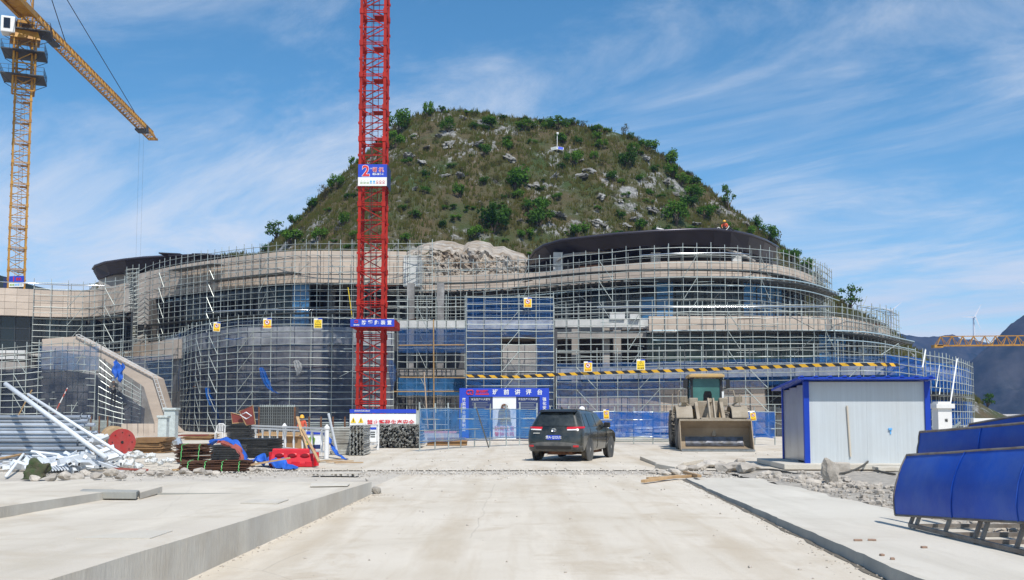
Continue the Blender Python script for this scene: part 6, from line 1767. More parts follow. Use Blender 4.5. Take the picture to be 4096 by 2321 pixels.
# ------------------------------------------------------------------ yellow safety signs
def safety_sign(label, u, v, Y, w, h, kind, body, tilt=0, rz=0):
    c = at(u, v, Y)
    s = thing('safety_sign', label, 'sign', c, 'yellow safety signs')
    M_ = Matrix.Translation(c) @ Matrix.Rotation(R(rz), 4, 'Z') @ Matrix.Rotation(R(tilt), 4, 'Y')
    def sb(b, name, m, parent=s): return put(b, M_).build(name, m, parent)
    b = MB(); b.box((0, 0, 0), (w, .02, h)); sb(b, 'backing', 'sign_white')
    b = MB(); b.box((0, -.014, -h * .05), (w * .90, .01, h * .82)); sb(b, 'yellow_field', 'sign_yellow')
    b = MB(); b.box((w * .25, -.014, h * .455), (w * .5, .01, h * .10)); sb(b, 'header_tab', 'sign_blue')
    if kind == 'ban':
        b = MB(); b.lathe([(w * .30, 0), (w * .30, -.006)], (0, -.02, h * .10), 'y', 20); sb(b, 'ban_ring', 'sign_red')
        b = MB(); b.lathe([(w * .235, 0), (w * .235, -.006)], (0, -.027, h * .10), 'y', 20); sb(b, 'ban_disc', 'sign_white')
        b = MB(); b.box((-.02 * w, -.034, h * .10), (w * .22, .004, w * .12)); b.box((0, -.034, h * .17), (w * .10, .004, w * .12)); sb(b, 'pictogram', 'sign_black')
        b = MB(); b.box((0, -.04, h * .10), (w * .5, .004, w * .05), Matrix.Rotation(R(45), 3, 'Y')); sb(b, 'ban_bar', 'sign_red')
    else:
        k = w * .36
        b = MB(); b.prism([(-k, -k * .75), (k, -k * .75), (0, k)], lambda x, z, d: (x, -.02 - d, z + h * .10), .005); sb(b, 'warning_triangle', 'sign_black')
        k *= .82
        b = MB(); b.prism([(-k, -k * .75), (k, -k * .75), (0, k)], lambda x, z, d: (x, -.026 - d, z + h * .095), .005); sb(b, 'triangle_field', 'sign_yellow')
        b = MB(); b.box((0, -.033, h * .13), (w * .05, .004, h * .16)); b.box((0, -.033, h * .0), (w * .05, .004, h * .035)); sb(b, 'pictogram', 'sign_black')
    x3 = M_.to_3x3()
    text(body, w * .19, M_ @ Vector((0, -.024, -h * .34)), x3 @ Vector((1, 0, 0)), x3 @ Vector((0, 0, 1)), 'lettering', 'sign_red' if kind == 'ban' else 'sign_black', s)
safety_sign('leftmost yellow ban sign, slightly tilted, on the dark front netting', 867, 1308, 77.3, .52, .72, 'ban', '禁止攀登', 3, 20)
safety_sign('middle yellow ban sign on the dark front netting', 1069, 1294, 73.8, .62, .74, 'ban', '禁止高空抛物')
safety_sign('yellow warning triangle sign on the dark front netting left of the crane', 1272, 1294, 73.8, .62, .74, 'warn', '注意安全')
safety_sign('yellow ban sign at the top of the blue scaffold tower', 2111, 1211, 71.8, .58, .72, 'ban', '禁止攀登')
safety_sign('yellow ban sign above the striped board over the black SUV', 2352, 1467, 69.5, .58, .72, 'ban', '禁止抛物')
safety_sign('yellow warning triangle sign above the striped board left of the loader', 2563, 1459, 68.2, .58, .72, 'warn', '当心坠落')
safety_sign('small yellow ban sign on the blue net fence right of the SUV', 2425, 1657, 48.0, .27, .46, 'ban', '禁止停车', -3)
safety_sign('small yellow ban sign on the blue net fence beside the loader bucket', 3012, 1665, 46.4, .27, .42, 'ban', '禁止入内', -6)

# ------------------------------------------------------------------ net fence
def net_fence(label, px, H, nets, name='net_fence', mid=2):
    P = [gr(u, v) for u, v in px]
    root = thing(name, label, 'fence', P[len(P) // 2])
    for p in P:
        b = MB(); j = rng.uniform(-.03, .03); b.tube((p.x, p.y, 0), (p.x + j, p.y, H + rng.uniform(.12, .25)), .03, 7)
        b.tube((p.x + j * .6, p.y, H - .25), (p.x + j * .6, p.y, H - .02), .045, 7); b.build('post', 'galv', root)
    for k in range(4):
        z = H - .08 - (H - .45) * k / 3
        MB().path([(p.x, p.y - .04, z + rng.uniform(-.02, .02)) for p in P], .022, 6).build('rail', 'galv', root)
    b = MB(); PP = resample(P, .12)
    L = len(PP) - 1
    def fn(s, t):
        p = PP[int(round(s * L))]
        n1 = mnoise.noise((p.x * 1.4, t * 2, 3)); n2 = mnoise.noise((p.x * 5, t * 4, 7))
        return (p.x + .03 * n1, p.y - .07 - .07 * n1 - .03 * n2, .32 + .10 * n1 + .07 * mnoise.noise((p.x * .9, 0, 1)) + (H - .40 - .1 * n1) * t)
    b.grid(fn, L, 9); b.build('netting', nets, root, smooth=True, fix=False)
    return root
net_fence('blue net fence on steel posts before the notice gate, left of the SUV', [(1679, 1805), (1740, 1801), (1794, 1796), (1843, 1791), (1898, 1789), (1959, 1787), (2025, 1783), (2078, 1781), (2146, 1779)], 1.75, 'net_fence')
net_fence('blue net fence behind the SUV and the loader', [(2200, 1778), (2276, 1777), (2347, 1776), (2457, 1775), (2535, 1777), (2612, 1777), (2690, 1778), (2760, 1778), (2850, 1779), (2940, 1779), (3020, 1779), (3100, 1780)], 1.62, 'net_bright')
b = MB(); b.tube(gr(1955, 1790), at(1905, 1632, 41.5), .028, 7); tag(b.build('prop', 'galv_dark', None), 'dark steel prop leaning against the net fence before the notice gate', 'prop')
# materials heaped behind the fence
def flat_stack(label, u, v, w, d, h, m, name, cat, rz=0, n=4):
    p = gr(u, v); s = thing(name, label, cat, p)
    for i in range(n):
        b = MB(); b.box((p.x + rng.uniform(-.06, .06), p.y + rng.uniform(-.06, .06), h * (i + .5) / n), (w * rng.uniform(.93, 1.03), d, h / n * .9), Matrix.Rotation(R(rz + rng.uniform(-3, 3)), 3, 'Z')); b.build('board', m, s)
    return s
mat('ply', (.34, .20, .09), .75, col2=(.24, .135, .06), scale=3, rnd=.2)
mat('timber', (.50, .33, .17), .75, col2=(.38, .24, .12), scale=4, rnd=.25, stretch=(1, 1, 3))
mat('red_ply', (.22, .045, .035), .6, var=.3, scale=3)
flat_stack('low stack of brown boards under the left end of the net fence', 1790, 1781, 1.9, 1.2, .34, 'ply', 'board_stack', 'boards', 3)
p = gr(1760, 1770); b = MB(); b.box((p.x, p.y, .52), (1.7, 1.1, .03), Matrix.Rotation(R(3), 3, 'X')); tag(b.build('plywood_sheet', mat('pink_ply', (.62, .30, .28), .7, var=.2), None), 'pinkish plywood sheet on the board stack behind the net fence', 'plywood')
# ------------------------------------------------------------------ site materials on the left
mat('steel_pipe', (.55, .60, .66), .30, metal=.45, rnd=.35, var=.2, scale=1.5)
mat('white_profile', (.66, .70, .74), .4, rnd=.18, dirt=(.4, .38, .34), dirt_amt=.3, dirt_scale=2)
mat('pale_tube', (.42, .43, .40), .6, rnd=.3, col2=(.30, .28, .24), scale=3)
mat('black_panel', (.014, .015, .016), .5, rnd=.4, dirt=(.09, .085, .075), dirt_amt=.4, dirt_scale=2)
mat('red_plastic', (.62, .018, .028), .38, var=.15, scale=2)
mat('red_drum', (.36, .025, .022), .7, dirt=(.25, .12, .10), dirt_amt=.4, dirt_scale=3)
mat('drum_wood', (.48, .34, .20), .8, col2=(.36, .25, .14), scale=5)
mat('tarp_red', (.36, .09, .07), .8, var=.3, scale=4)
mat('bag_white', (.66, .67, .65), .5, var=.2, scale=4)
mat('turf', (.05, .085, .03), .95, col2=(.09, .08, .05), scale=6, bump=.8, bscale=25)
mat('rebar', (.10, .045, .025), .9, rnd=.3, var=.3, scale=5)
mat('strap_green', (.12, .50, .15), .5)
mat('plastic_wrap', (.55, .60, .58), .25, var=.15, scale=6, bump=.6, bscale=9)

def pipe_stack(label, p, L, rows, deep, r, m, rz=0, jit=.02, name='pipe_stack', part='pipe', endjit=.15, n=10):
    s = thing(name, label, 'pipes', p)
    M_ = frame(p, rz)
    for k in range(rows):
        for j in range(deep):
            y = j * 2.05 * r + (k % 2) * r + rng.uniform(-jit, jit); z = r + k * 1.9 * r
            x0 = -L / 2 + rng.uniform(-endjit, endjit)
            b = MB()
            rr = r * rng.uniform(.9, 1.0)
            # hollow end
            b.lathe([(rr * .8, .03), (rr * .8, 0), (rr, 0), (rr, L), (rr * .8, L), (rr * .8, L - .03)], (x0, y, z), 'x', n)
            put(b, M_).build(part, m, s, smooth=False, fix=False)
    return s
pp = gr(110, 1868)
pipe_stack('tall stack of grey blue steel pipes at the far left', (pp.x - 1.2, pp.y + .2, 0), 5.2, 13, 4, .058, 'steel_pipe', 2, endjit=.3)
pipe_stack('short row of steel pipes on the ground before the tall pipe stack', (pp.x - 2.6, pp.y - .6, 0), 4.0, 4, 2, .055, 'steel_pipe', -3)
for i, (a, c) in enumerate((((22, 1536, 27.9), (425, 1832, 25.6)), ((112, 1578, 28.4), (492, 1822, 26.4)))):
    b = MB(); b.tube(at(*a), at(*c), .062 if i == 0 else .044, 12)
    tag(b.build('long_pipe', 'white_profile', None, smooth=True), ('thick long white pipe leaning over the scrap heap', 'thinner white pipe leaning beside the thick one')[i], 'pipe')
# profile scrap heap
sp = thing('scrap_heap', 'heap of white metal profile offcuts at the front left', 'scrap heap', gr(270, 1880))
rs = random.Random(5)
for i in range(170):
    u = rs.gauss(275, 105); u = max(30, min(500, u)); k = 1 - min(1, abs(u - 290) / 260)
    v = 1890 - rs.random() * 60
    p = gr(u, v); z = .05 + rs.random() * .95 * k * (1885 - v + 25) / 70
    L_ = rs.uniform(.35, 1.5); w = rs.uniform(.06, .14)
    mx = Matrix.Rotation(rs.gauss(.25, .7), 3, 'Z') @ Matrix.Rotation(rs.gauss(0, .28), 3, 'Y') @ Matrix.Rotation(rs.random() * 3, 3, 'X')
    b = MB(); b.box((p.x, p.y, z), (L_, w, w * rs.uniform(.4, 1)), mx)
    b.build('profile_offcut', 'white_profile', sp)
    if rs.random() < .5:
        e = mx @ Vector((L_ / 2 + .003, 0, 0)); b = MB(); b.box((p.x + e.x, p.y + e.y, z + e.z), (.004, w * .8, w * .5), mx); b.build('hollow_end', 'sign_black', sp)
for i in range(9):
    a = gr(60 + i * 20, 1846 + i * 3); c = gr(175 + i * 12, 1902 - i)
    b = MB(); b.tube((a.x, a.y, .42 - .02 * i), (c.x, c.y, .10), .022, 7); b.build('rail_tube', 'white_profile', sp)
b = MB(); b.path([gr(24, 1912) + Vector((0, 0, .03)), gr(98, 1862) + Vector((0, 0, .38)), gr(240, 1838) + Vector((0, 0, .52))], .035, 8); tag(b.build('bent_rail', 'white_profile', None, smooth=True), 'bent white rail bending down to the ground at the far left', 'rail')
for (u0, v0, u1, v1, lab) in ((-20, 1858, 208, 1805, 'weathered brown board on the scrap heap at the left edge'), (320, 1800, 400, 1830, 'short brown batten sticking out of the scrap heap')):
    a, c = gr(u0, v0 + 18), gr(u1, v1 + 50); b = MB(); b.beam((a.x, a.y, .25), (c.x, c.y, .45), .16, .035); tag(b.build('board', 'timber', None), lab, 'board')
# cable drums
def drum(label, c, r, w, ang, ma, mb_):
    d = thing('cable_drum', label, 'cable drum', (c[0], c[1], 0))
    M_ = Matrix.Translation(Vector((c[0], c[1], r))) @ Matrix.Rotation(R(ang), 4, 'Z')
    for x, m in ((0, ma), (-w, mb_)):
        b = MB(); b.lathe([(r, -.035), (r, .035)], (x, 0, 0), 'x', 28); f = put(b, M_).build('flange', m, d)
        b = MB(); b.lathe([(.05, .03), (.05, .05)], (x, 0, 0), 'x', 10); put(b, M_).build('axle_hole', 'sign_black', f)
        for k in range(8):
            a = 2 * math.pi * k / 8
            b = MB(); b.lathe([(.02, .03), (.02, .05)], (x, r * .72 * math.cos(a), r * .72 * math.sin(a)), 'x', 6); put(b, M_).build('bolt', 'sign_black', f)
    b = MB(); b.lathe([(r * .62 * (1 + .02 * (k % 2)), -w + .04 + (w - .08) * k / 24) for k in range(25)], (0, 0, 0), 'x', 24); put(b, M_).build('wound_cable', 'galv_dark', d)
g1 = gr(486, 1823)
drum('cable drum with a bright red flange beside the scrap heap', (g1.x, g1.y), .47, .95, -52, 'red_drum', 'drum_wood')
g1 = gr(440, 1795)
drum('wooden cable drum half hidden behind the red one', (g1.x, g1.y + .5), .47, .8, -60, 'drum_wood', 'drum_wood')
# plywood stack
def sheets(label, u, v, w, d, n, t, m, name='plywood_stack', rz=0, cat='plywood', part='sheet', jit=.07):
    p = gr(u, v); s = thing(name, label, cat, p)
    for i in range(n):
        b = MB(); b.box((p.x + rng.gauss(0, jit), p.y + d / 2 + rng.gauss(0, jit * .6), t * (i + .5)), (w * rng.uniform(.94, 1.04), d, t * .82), Matrix.Rotation(R(rz + rng.gauss(0, 2)), 3, 'Z')); b.build(part, m, s)
    return s
sheets('stack of orange brown plywood sheets right of the red drum', 592, 1812, 1.15, 1.2, 15, .038, 'ply')
sheets('stack of dark brown boards behind the rebar bundle', 790, 1760, 1.8, 1.0, 6, .05, 'ply')
sheets('tall stack of black formwork panels behind the blue tarp', 950, 1800, .92, 1.0, 16, .075, 'black_panel', 'panel_stack', 0, 'panels', 'panel', .02)
sheets('wide stack of black formwork panels under the timber crate', 1010, 1832, 1.35, 1.1, 11, .058, 'black_panel', 'panel_stack', -12, 'panels', 'panel', .02)
sheets('front stack of black formwork panels beside the red tarp', 898, 1864, .82, .8, 9, .065, 'black_panel', 'panel_stack', 4, 'panels', 'panel', .015)
# rebar mesh bundles with green ties
def mesh_bundle(label, u, v, w, h, n, rz=0, ties=3, tilt=0):
    p = gr(u, v); s = thing('rebar_bundle', label, 'rebar', p); M_ = frame((p.x, p.y + .3, 0), rz)
    for i in range(n):
        z = .02 + h * (i + rng.random() * .6) / n; sh = .16 * (rng.random() - .5)
        b = MB(); b.tube((-w / 2 + sh, rng.uniform(-.25, .3), z), (w / 2 + sh, rng.uniform(-.25, .3), z + tilt + rng.uniform(-.04, .04)), .014, 5); put(b, M_).build('bar', 'rebar', s, fix=False)
    for k in range(ties):
        x = -w / 2 + w * (k + .5) / ties
        b = MB(); b.path([(x + .012 * math.sin(z_ * 19), -.30 - .03 * math.sin(z_ * 5), z_ * h) for z_ in [i / 8 for i in range(9)]] + [(x, .2, h + .03)], .011, 5); put(b, M_).build('green_strap', 'strap_green', s)
mesh_bundle('rusty rebar mesh bundle tied with green straps', 762, 1856, 1.05, .55, 60, -4, 2, .02)
mesh_bundle('low loose rebar heap with green ties in front of the mesh bundle', 850, 1890, 1.7, .26, 55, 3, 4)
# tarps
def tarp(label, path, width, m, name='tarpaulin', seed=0, thick=.12):
    P = resample(smooth_path([Vector(p) for p in path], 2), .08); n = len(P) - 1; b = MB()
    def fn(s, t):
        p = P[int(round(s * n))]; k = t - .5
        return (p.x + .10 * mnoise.noise((s * 7, t * 3, seed)), p.y - k * width + .08 * mnoise.noise((s * 9, t * 5, seed + 3)), max(.01, p.z + thick * mnoise.noise((s * n * .18, t * 4, seed + 5)) - .25 * abs(k) * thick * 6 * .5))
    b.grid(fn, n, 10)
    return tag(b.build(name, m, None, smooth=True, fix=False), label, 'tarpaulin')
q = lambda u, v, Y: at(u, v, Y)
tarp('blue tarp draped over the black panels and down to the ground', [q(838, 1768, 28), q(880, 1752, 27.8), q(930, 1760, 27.5), q(965, 1790, 27.3), q(980, 1830, 27.2), q(985, 1866, 27.2)], .5, 'tarp_blue', seed=1)
tarp('dull red tarp strip under the blue tarp', [q(872, 1766, 27.4), q(920, 1774, 27.2), q(955, 1790, 27.0), q(966, 1822, 26.9), q(972, 1858, 26.9)], .4, 'tarp_red', seed=4)
tarp('crumpled blue tarp lying on the ground before the red barrier', [gr(985, 1872) + Vector((0, 0, .16)), gr(1040, 1862) + Vector((0, 0, .26)), gr(1090, 1868) + Vector((0, 0, .20)), gr(1140, 1874) + Vector((0, 0, .12)), gr(1188, 1876) + Vector((0, 0, .06))], .8, 'tarp_blue', seed=7, thick=.22)
tarp('blue tarp sliding down beside the white balustrade post', [q(1290, 1722, 34.5), q(1310, 1745, 34.2), q(1335, 1790, 33.6), q(1362, 1826, 33.0), q(1390, 1834, 32.4)], .5, 'tarp_blue', seed=9)
# timber crate with planks
p = gr(1156, 1800); s = thing('timber_crate', 'brown plywood crate with loose planks on its lid', 'crate', p)
for (c, d) in (((0, 0, .26), (.95, .04, .50)), ((-.48, .3, .26), (.04, .6, .50)), ((.48, .3, .26), (.04, .6, .50)), ((0, .6, .26), (.95, .04, .5))):
    b = MB(); b.box((p.x + c[0], p.y + .1 + c[1], c[2]), d); b.build('side_board', 'ply', s)
b = MB(); b.box((p.x, p.y + .4, .53), (1.05, .75, .04)); b.build('lid', 'ply', s)
for i in range(3):
    b = MB(); b.box((p.x - .5 + .1 * i, p.y - .05 + .2 * i, .59 + .05 * i), (1.75, .14, .05), Matrix.Rotation(R(2 - 2 * i), 3, 'Z') @ Matrix.Rotation(R(1.2), 3, 'Y')); tag(b.build('plank', 'timber', None), ('lowest loose plank on the timber crate', 'middle loose plank on the timber crate', 'top loose plank on the timber crate')[i], 'plank')
# red water barrier
p = gr(1168, 1868); W_, H_ = 1.22, .50
s = thing('water_barrier', 'bright red plastic water barrier on the pale concrete', 'barrier', p)
M_ = frame((p.x, p.y + .22, 0), -3)
b = MB()
secs = [(0, .24), (.10, .24), (.16, .20), (.34, .12), (.46, .10), (.50, .07)]
vs = []; N = 4
for z, d in secs:
    e = W_ / 2 - (.0 if z < .4 else .02)
    vs += [(-e, -d, z), (e, -d, z), (e, d, z), (-e, d, z)]
fs = [(k * 4 + i, k * 4 + (i + 1) % 4, k * 4 + 4 + (i + 1) % 4, k * 4 + 4 + i) for k in range(len(secs) - 1) for i in range(4)] + [(3, 2, 1, 0), tuple(range(len(vs) - 4, len(vs)))]
b.add(vs, fs); put(b, M_).build('barrier_body', 'red_plastic', s, bevel=.02)
mat('red_shade', (.22, .008, .012), .5)
for x in (-.36, 0, .36):
    b = MB(); b.lathe([(.085, 0), (.11, -.02), (.085, -.035)], (0, 0, 0), 'y', 18); b.v = [(v[0] * 1.25 + x, v[1] - .155 - (0 if True else 0), v[2] * .55 + .33) for v in b.v]; put(b, M_).build('hole_rim', 'red_plastic', s)
    b = MB(); b.lathe([(.08, 0), (.08, -.03)], (0, 0, 0), 'y', 18); b.v = [(v[0] * 1.2 + x, v[1] - .165, v[2] * .52 + .325) for v in b.v]; put(b, M_).build('hole', 'red_shade', s)
for x in (-.30, .12, .5):
    b = MB(); b.box((x, -.235, .08), (.24, .05, .16)); put(b, M_).build('foot_bulge', 'red_plastic', s, bevel=.02)
for sx in (-1, 1):
    b = MB(); b.tube((sx * (W_ / 2 + .04), 0, .02), (sx * (W_ / 2 + .04), 0, .40), .06, 10); put(b, M_).build('end_coupling', 'red_plastic', s)
b = MB(); b.box((.52, -.125, .43), (.07, .02, .12)); put(b, M_).build('sticker', 'sign_white', s)
# leaning timbers and poles
for (a, c, w, lab) in (((1189, 1668, 29.4), (1230, 1812, 28.6), .085, 'broad raw timber leaning against the crate'), ((1209, 1718, 28.8), (1276, 1848, 27.4), .075, 'raw timber leaning across the barrier end'), ((958, 1868, 25.8), (1160, 1832, 26.4), .07, 'long plank resting on the crumpled blue tarp'), ((800, 1872, 26.0), (690, 1880, 25.4), .05, 'brown batten on the rubble at the rebar heap')):
    b = MB(); b.beam(at(*a), at(*c), w, .04); tag(b.build('timber', 'timber', None), lab, 'timber')
b = MB(); b.tube(at(1314, 1655, 33.2), at(1350, 1818, 33.6), .042, 10); tag(b.build('white_pole', 'white_profile', None), 'white pole leaning on the stack of square tubes', 'pole')
for i in range(3):
    a, c = gr(1280 + 30 * i, 1850 + 4 * i), gr(1370 + 40 * i, 1842 + 6 * i); b = MB(); b.beam((a.x, a.y, .04), (c.x, c.y, .03), .10, .03); tag(b.build('offcut', 'timber', None), ('flat offcut nearest the barrier end', 'flat offcut in the middle before the balustrade post', 'flat offcut farthest right before the balustrade post')[i], 'offcut')
# balustrade
a, c = gr(1008, 1800), gr(1306, 1836); s = thing('balustrade', 'white moulded balustrade behind the timber crate', 'balustrade', c)
for p, r_ in ((c, .075), (gr(1136, 1815), .07)):
    b = MB(); b.lathe([(r_, 0), (r_, .95), (r_ * 1.3, .97), (r_ * 1.3, 1.03), (r_ * .9, 1.05), (r_ * .5, 1.10), (.01, 1.12)], p, 'z', 14); b.build('newel_post', 'white_paint', s, smooth=False)
for z in (.88, .98): MB().beam((a.x, a.y, z), (c.x, c.y, z), .08, .06).build('hand_rail', 'white_paint', s)
MB().beam((a.x, a.y, .22), (c.x, c.y, .22), .06, .05).build('bottom_rail', 'white_paint', s)
for i in range(9):
    p = a.lerp(c, (i + .5) / 9); b = MB(); b.lathe([(.03, .24), (.045, .45), (.025, .62), (.05, .80), (.03, .88)], (p.x, p.y, 0), 'z', 8); b.build('baluster', 'white_paint', s)
# landscape poster in a frame
A3 = at(1226, 1726, 34.2); B3 = at(1286, 1796, 34.2); s = thing('framed_poster', 'framed landscape poster behind the leaning timbers', 'poster', ((A3.x + B3.x) / 2, 34.2, 0))
cxp, czp, wp, hp_ = (A3.x + B3.x) / 2, (A3.z + B3.z) / 2, B3.x - A3.x, A3.z - B3.z
MB().box((cxp, 34.2, czp), (wp, .03, hp_)).build('board', 'sign_white', s)
MB().box((cxp, 34.17, A3.z - .05), (wp, .02, .10)).build('top_band', 'sign_blue', s); MB().box((cxp, 34.17, B3.z + .07), (wp, .02, .14)).build('bottom_band', 'sign_navy', s)
b = MB(); b.prism([(-.26, -.10), (.02, -.13), (.05, .05), (-.05, .15), (-.18, .08), (-.26, .02)], lambda x, z, d: (cxp + x, 34.18 - d, czp + z), .01); b.build('hill_print', 'sign_green', s)
b = MB(); b.prism([(-.28, -.18), (.04, -.18), (-.02, -.11), (-.2, -.09)], lambda x, z, d: (cxp + x, 34.175 - d, czp + z), .01); b.build('field_print', 'sign_yellow', s)
for x in (-wp / 2, wp / 2): MB().box((cxp + x, 34.2, czp / 1.0 - .1), (.04, .05, hp_ + .3)).build('frame_post', 'white_paint', s)
# square tube stack, racks, pile
def tube_rack(label, u, v, w, d, rows, deep, m, t=.05, rz=0, posts=0, gap=1.0, name='tube_stack', h0=0.0):
    p = gr(u, v); s = thing(name, label, 'tubes', p); M_ = frame((p.x, p.y, 0), rz)
    for k in range(rows):
        for j in range(deep):
            L_ = w * rng.uniform(.9, 1.03)
            b = MB(); b.tube((-L_ / 2 + rng.uniform(-.05, .05), j * t * 1.3, h0 + t * (.5 + k * gap) * 1.05), (L_ / 2, j * t * 1.3 + rng.uniform(-.02, .02), h0 + t * (.5 + k * gap) * 1.05 + rng.uniform(-.012, .012)), t * .46, 6)
            put(b, M_).build('tube', m, s, fix=False)
    for i in range(posts):
        x = -w * .42 + w * .84 * i / max(1, posts - 1)
        b = MB(); b.beam((x, -.06, 0), (x, -.06, h0 + rows * t * gap * 1.05 + .25), .07); put(b, M_).build('rack_post', 'rusty', s)
    return s
tube_rack('stack of weathered square tubes beside the white pole', 1372, 1819, .95, 1, 17, 4, 'pale_tube', .055, -6)
p = gr(1432, 1822); s = thing('tube_stack', 'end-on stack of weathered tubes next to the fence panel', 'tubes', p)
for k in range(17):
    for j in range(5):
        b = MB(); x = p.x - .28 + .115 * j + rng.uniform(-.02, .02); z = .04 + .062 * k; b.lathe([(.018, .02), (.018, 0), (.030, 0), (.030, 1.6)], (x, p.y + rng.uniform(-.06, .06), z), 'y', 8); b.build('tube', 'pale_tube', s, fix=False)
p = gr(1596, 1792); s = thing('pipe_pile', 'pile of scaffold pipes seen end-on behind the fence panel', 'pipes', p)
for k in range(14):
    for j in range(22):
        if rng.random() < .12: continue
        x = p.x - .95 + .088 * j + (k % 2) * .04 + rng.uniform(-.02, .02); z = .05 + .072 * k + rng.uniform(-.012, .012)
        b = MB(); y0 = p.y + rng.uniform(-.25, .2); b.lathe([(.022, .05), (.022, 0), (.034, 0), (.034, 1.8)], (x, y0, z), 'y', 7); b.build('pipe', 'pale_tube', s, fix=False)
tube_rack('rack of bright scaffold tubes behind the square tube stack', 1308, 1766, 2.25, 1, 11, 3, 'galv', .055, -1.5, 4, 1.65)
tube_rack('rack of scaffold tubes held by four rusty posts at the left', 380, 1745, 1.9, 1, 12, 3, 'galv', .05, 2, 4, 1.25, h0=.25)
tube_rack('low heap of grey tubes under the posted rack at the left', 360, 1752, 2.2, 1, 4, 3, 'pale_tube', .05, 3)
# dark mesh basket
p = gr(1106, 1768); s = thing('mesh_basket', 'dark steel mesh basket with a wavy rim behind the black panels', 'basket', p)
w_, h_, zb_ = 1.75, 1.6, .2
for i in range(17):
    x = p.x - w_ / 2 + w_ * i / 16
    b = MB(); b.beam((x, p.y, zb_), (x, p.y, zb_ + h_), .05); b.build('upright', 'galv_dark', s)
    b = MB(); b.tube((x, p.y, zb_ + h_), (x + .03, p.y, zb_ + h_ + .1), .045, 6); b.build('rim_tip', 'galv', s)
for k in range(12):
    b = MB(); b.beam((p.x - w_ / 2, p.y - .03, zb_ + h_ * k / 11), (p.x + w_ / 2, p.y - .03, zb_ + h_ * k / 11), .03); b.build('cross_wire', 'galv_dark', s)
MB().box((p.x, p.y + .6, zb_ + h_ / 2), (w_, 1.1, h_)).build('inner_load', 'interior', s)
for sx in (-1, 1): MB().box((p.x + sx * (w_ / 2 + .05), p.y, zb_ + h_ / 2), (.08, .08, h_)).build('corner_post', 'rusty', s)
# red plywood forms
for i, (pts, lab) in enumerate(((((957, 1646), (1011, 1622), (1022, 1698), (985, 1702)), 'tall dark red plywood form standing on the panel stack'), (((924, 1651), (966, 1662), (975, 1690), (930, 1694)), 'small dark red plywood form leaning left of the tall one'))):
    W4 = [at(u, v, 34.2 + .2 * i) for u, v in pts]; b = MB(); b.hexa(W4, [p + Vector((0, .03, 0)) for p in W4]); o = tag(b.build('formwork_board', 'red_ply', None), lab, 'board')
    b = MB(); b.path(W4, .02, 5, closed=True); b.build('edge_batten', 'timber', o)
b = MB(); b.path([at(u, v, 33.9) for u, v in ((960, 1660), (985, 1650), (1006, 1664), (985, 1676))], .022, 5, closed=True); tag(b.build('metal_trestle', 'white_profile', None), 'small white metal trestle leaning on the red plywood forms', 'trestle')
# white plastic chair back
p = gr(882, 1762); s = thing('plastic_chair', 'white plastic chair behind the black panel stacks', 'chair', p)
b = MB(); b.path([(p.x - .22, p.y, .02), (p.x - .22, p.y, .45), (p.x - .22, p.y + .05, .80), (p.x - .12, p.y + .05, .9), (p.x + .12, p.y + .05, .9), (p.x + .22, p.y + .05, .8), (p.x + .22, p.y, .45), (p.x + .22, p.y, .02)], .03, 6); b.build('chair_frame', 'white_paint', s)
for x in (-.1, 0, .1): MB().beam((p.x + x, p.y + .04, .5), (p.x + x, p.y + .04, .9), .05, .02).build('back_slat', 'white_paint', s)
MB().box((p.x, p.y - .15, .45), (.44, .4, .04)).build('seat', 'white_paint', s)
for x in (-.2, .2): MB().beam((p.x + x, p.y - .34, 0), (p.x + x, p.y - .33, .45), .04).build('leg', 'white_paint', s)
# fence panel with poster
a, c = gr(1456, 1806), gr(1512, 1800); s = thing('fence_panel', 'white railing panel carrying a small building poster', 'fence panel', a)
for p in (a, c): MB().box((p.x, p.y, .56), (.09, .09, 1.12)).build('post', 'white_paint', s)
for z in (1.02, .35, .25): MB().beam((a.x, a.y, z), (c.x, c.y, z), .04, .04).build('rail', 'white_paint', s)
for i in range(12):
    p = a.lerp(c, (i + .5) / 12); MB().beam((p.x, p.y, .25), (p.x, p.y, 1.02), .02).build('bar', 'white_paint', s)
mid = a.lerp(c, .5); MB().box((mid.x, mid.y - .06, .64), (.42, .02, .58)).build('poster', 'sign_white', s)
MB().box((mid.x, mid.y - .075, .88), (.42, .01, .09)).build('poster_band', 'sign_blue', s); MB().box((mid.x - .12, mid.y - .075, .62), (.14, .01, .26)).build('poster_print', 'sign_lightblue', s)
for k in range(3): MB().box((mid.x + .07, mid.y - .075, .73 - .09 * k), (.18, .01, .05)).build('poster_print', 'galv_dark', s)
# wrapped pillars, stone slabs on edge
for (u, v, w, h, lab) in ((682, 1785, .50, 1.62, 'tall square pillar wrapped in clear plastic'), (652, 1790, .38, 1.28, 'shorter pale pillar beside the plastic wrapped one')):
    p = gr(u, v); s = thing('wrapped_pillar', lab, 'pillar', p)
    MB().box((p.x, p.y, h / 2), (w, w, h)).build('shaft', 'plastic_wrap', s, bevel=.02); MB().box((p.x, p.y, h + .05), (w * 1.25, w * 1.25, .10)).build('cap', 'plastic_wrap', s, bevel=.02)
b = MB(); p = gr(704, 1768); b.tube((p.x, p.y - 2, 0), (p.x, p.y - 2, 1.0), .06, 10); b.lathe([(.08, 1.0), (.07, 1.06), (.01, 1.1)], (p.x, p.y - 2, 0), 'z', 10); tag(b.build('white_post', 'white_paint', None), 'short white round post before the wrapped pillar', 'post')
p0_, p1_ = gr(486, 1745), gr(638, 1745); s = thing('stone_slabs', 'row of beige stone slabs standing on edge behind the plywood stack', 'slabs', p0_)
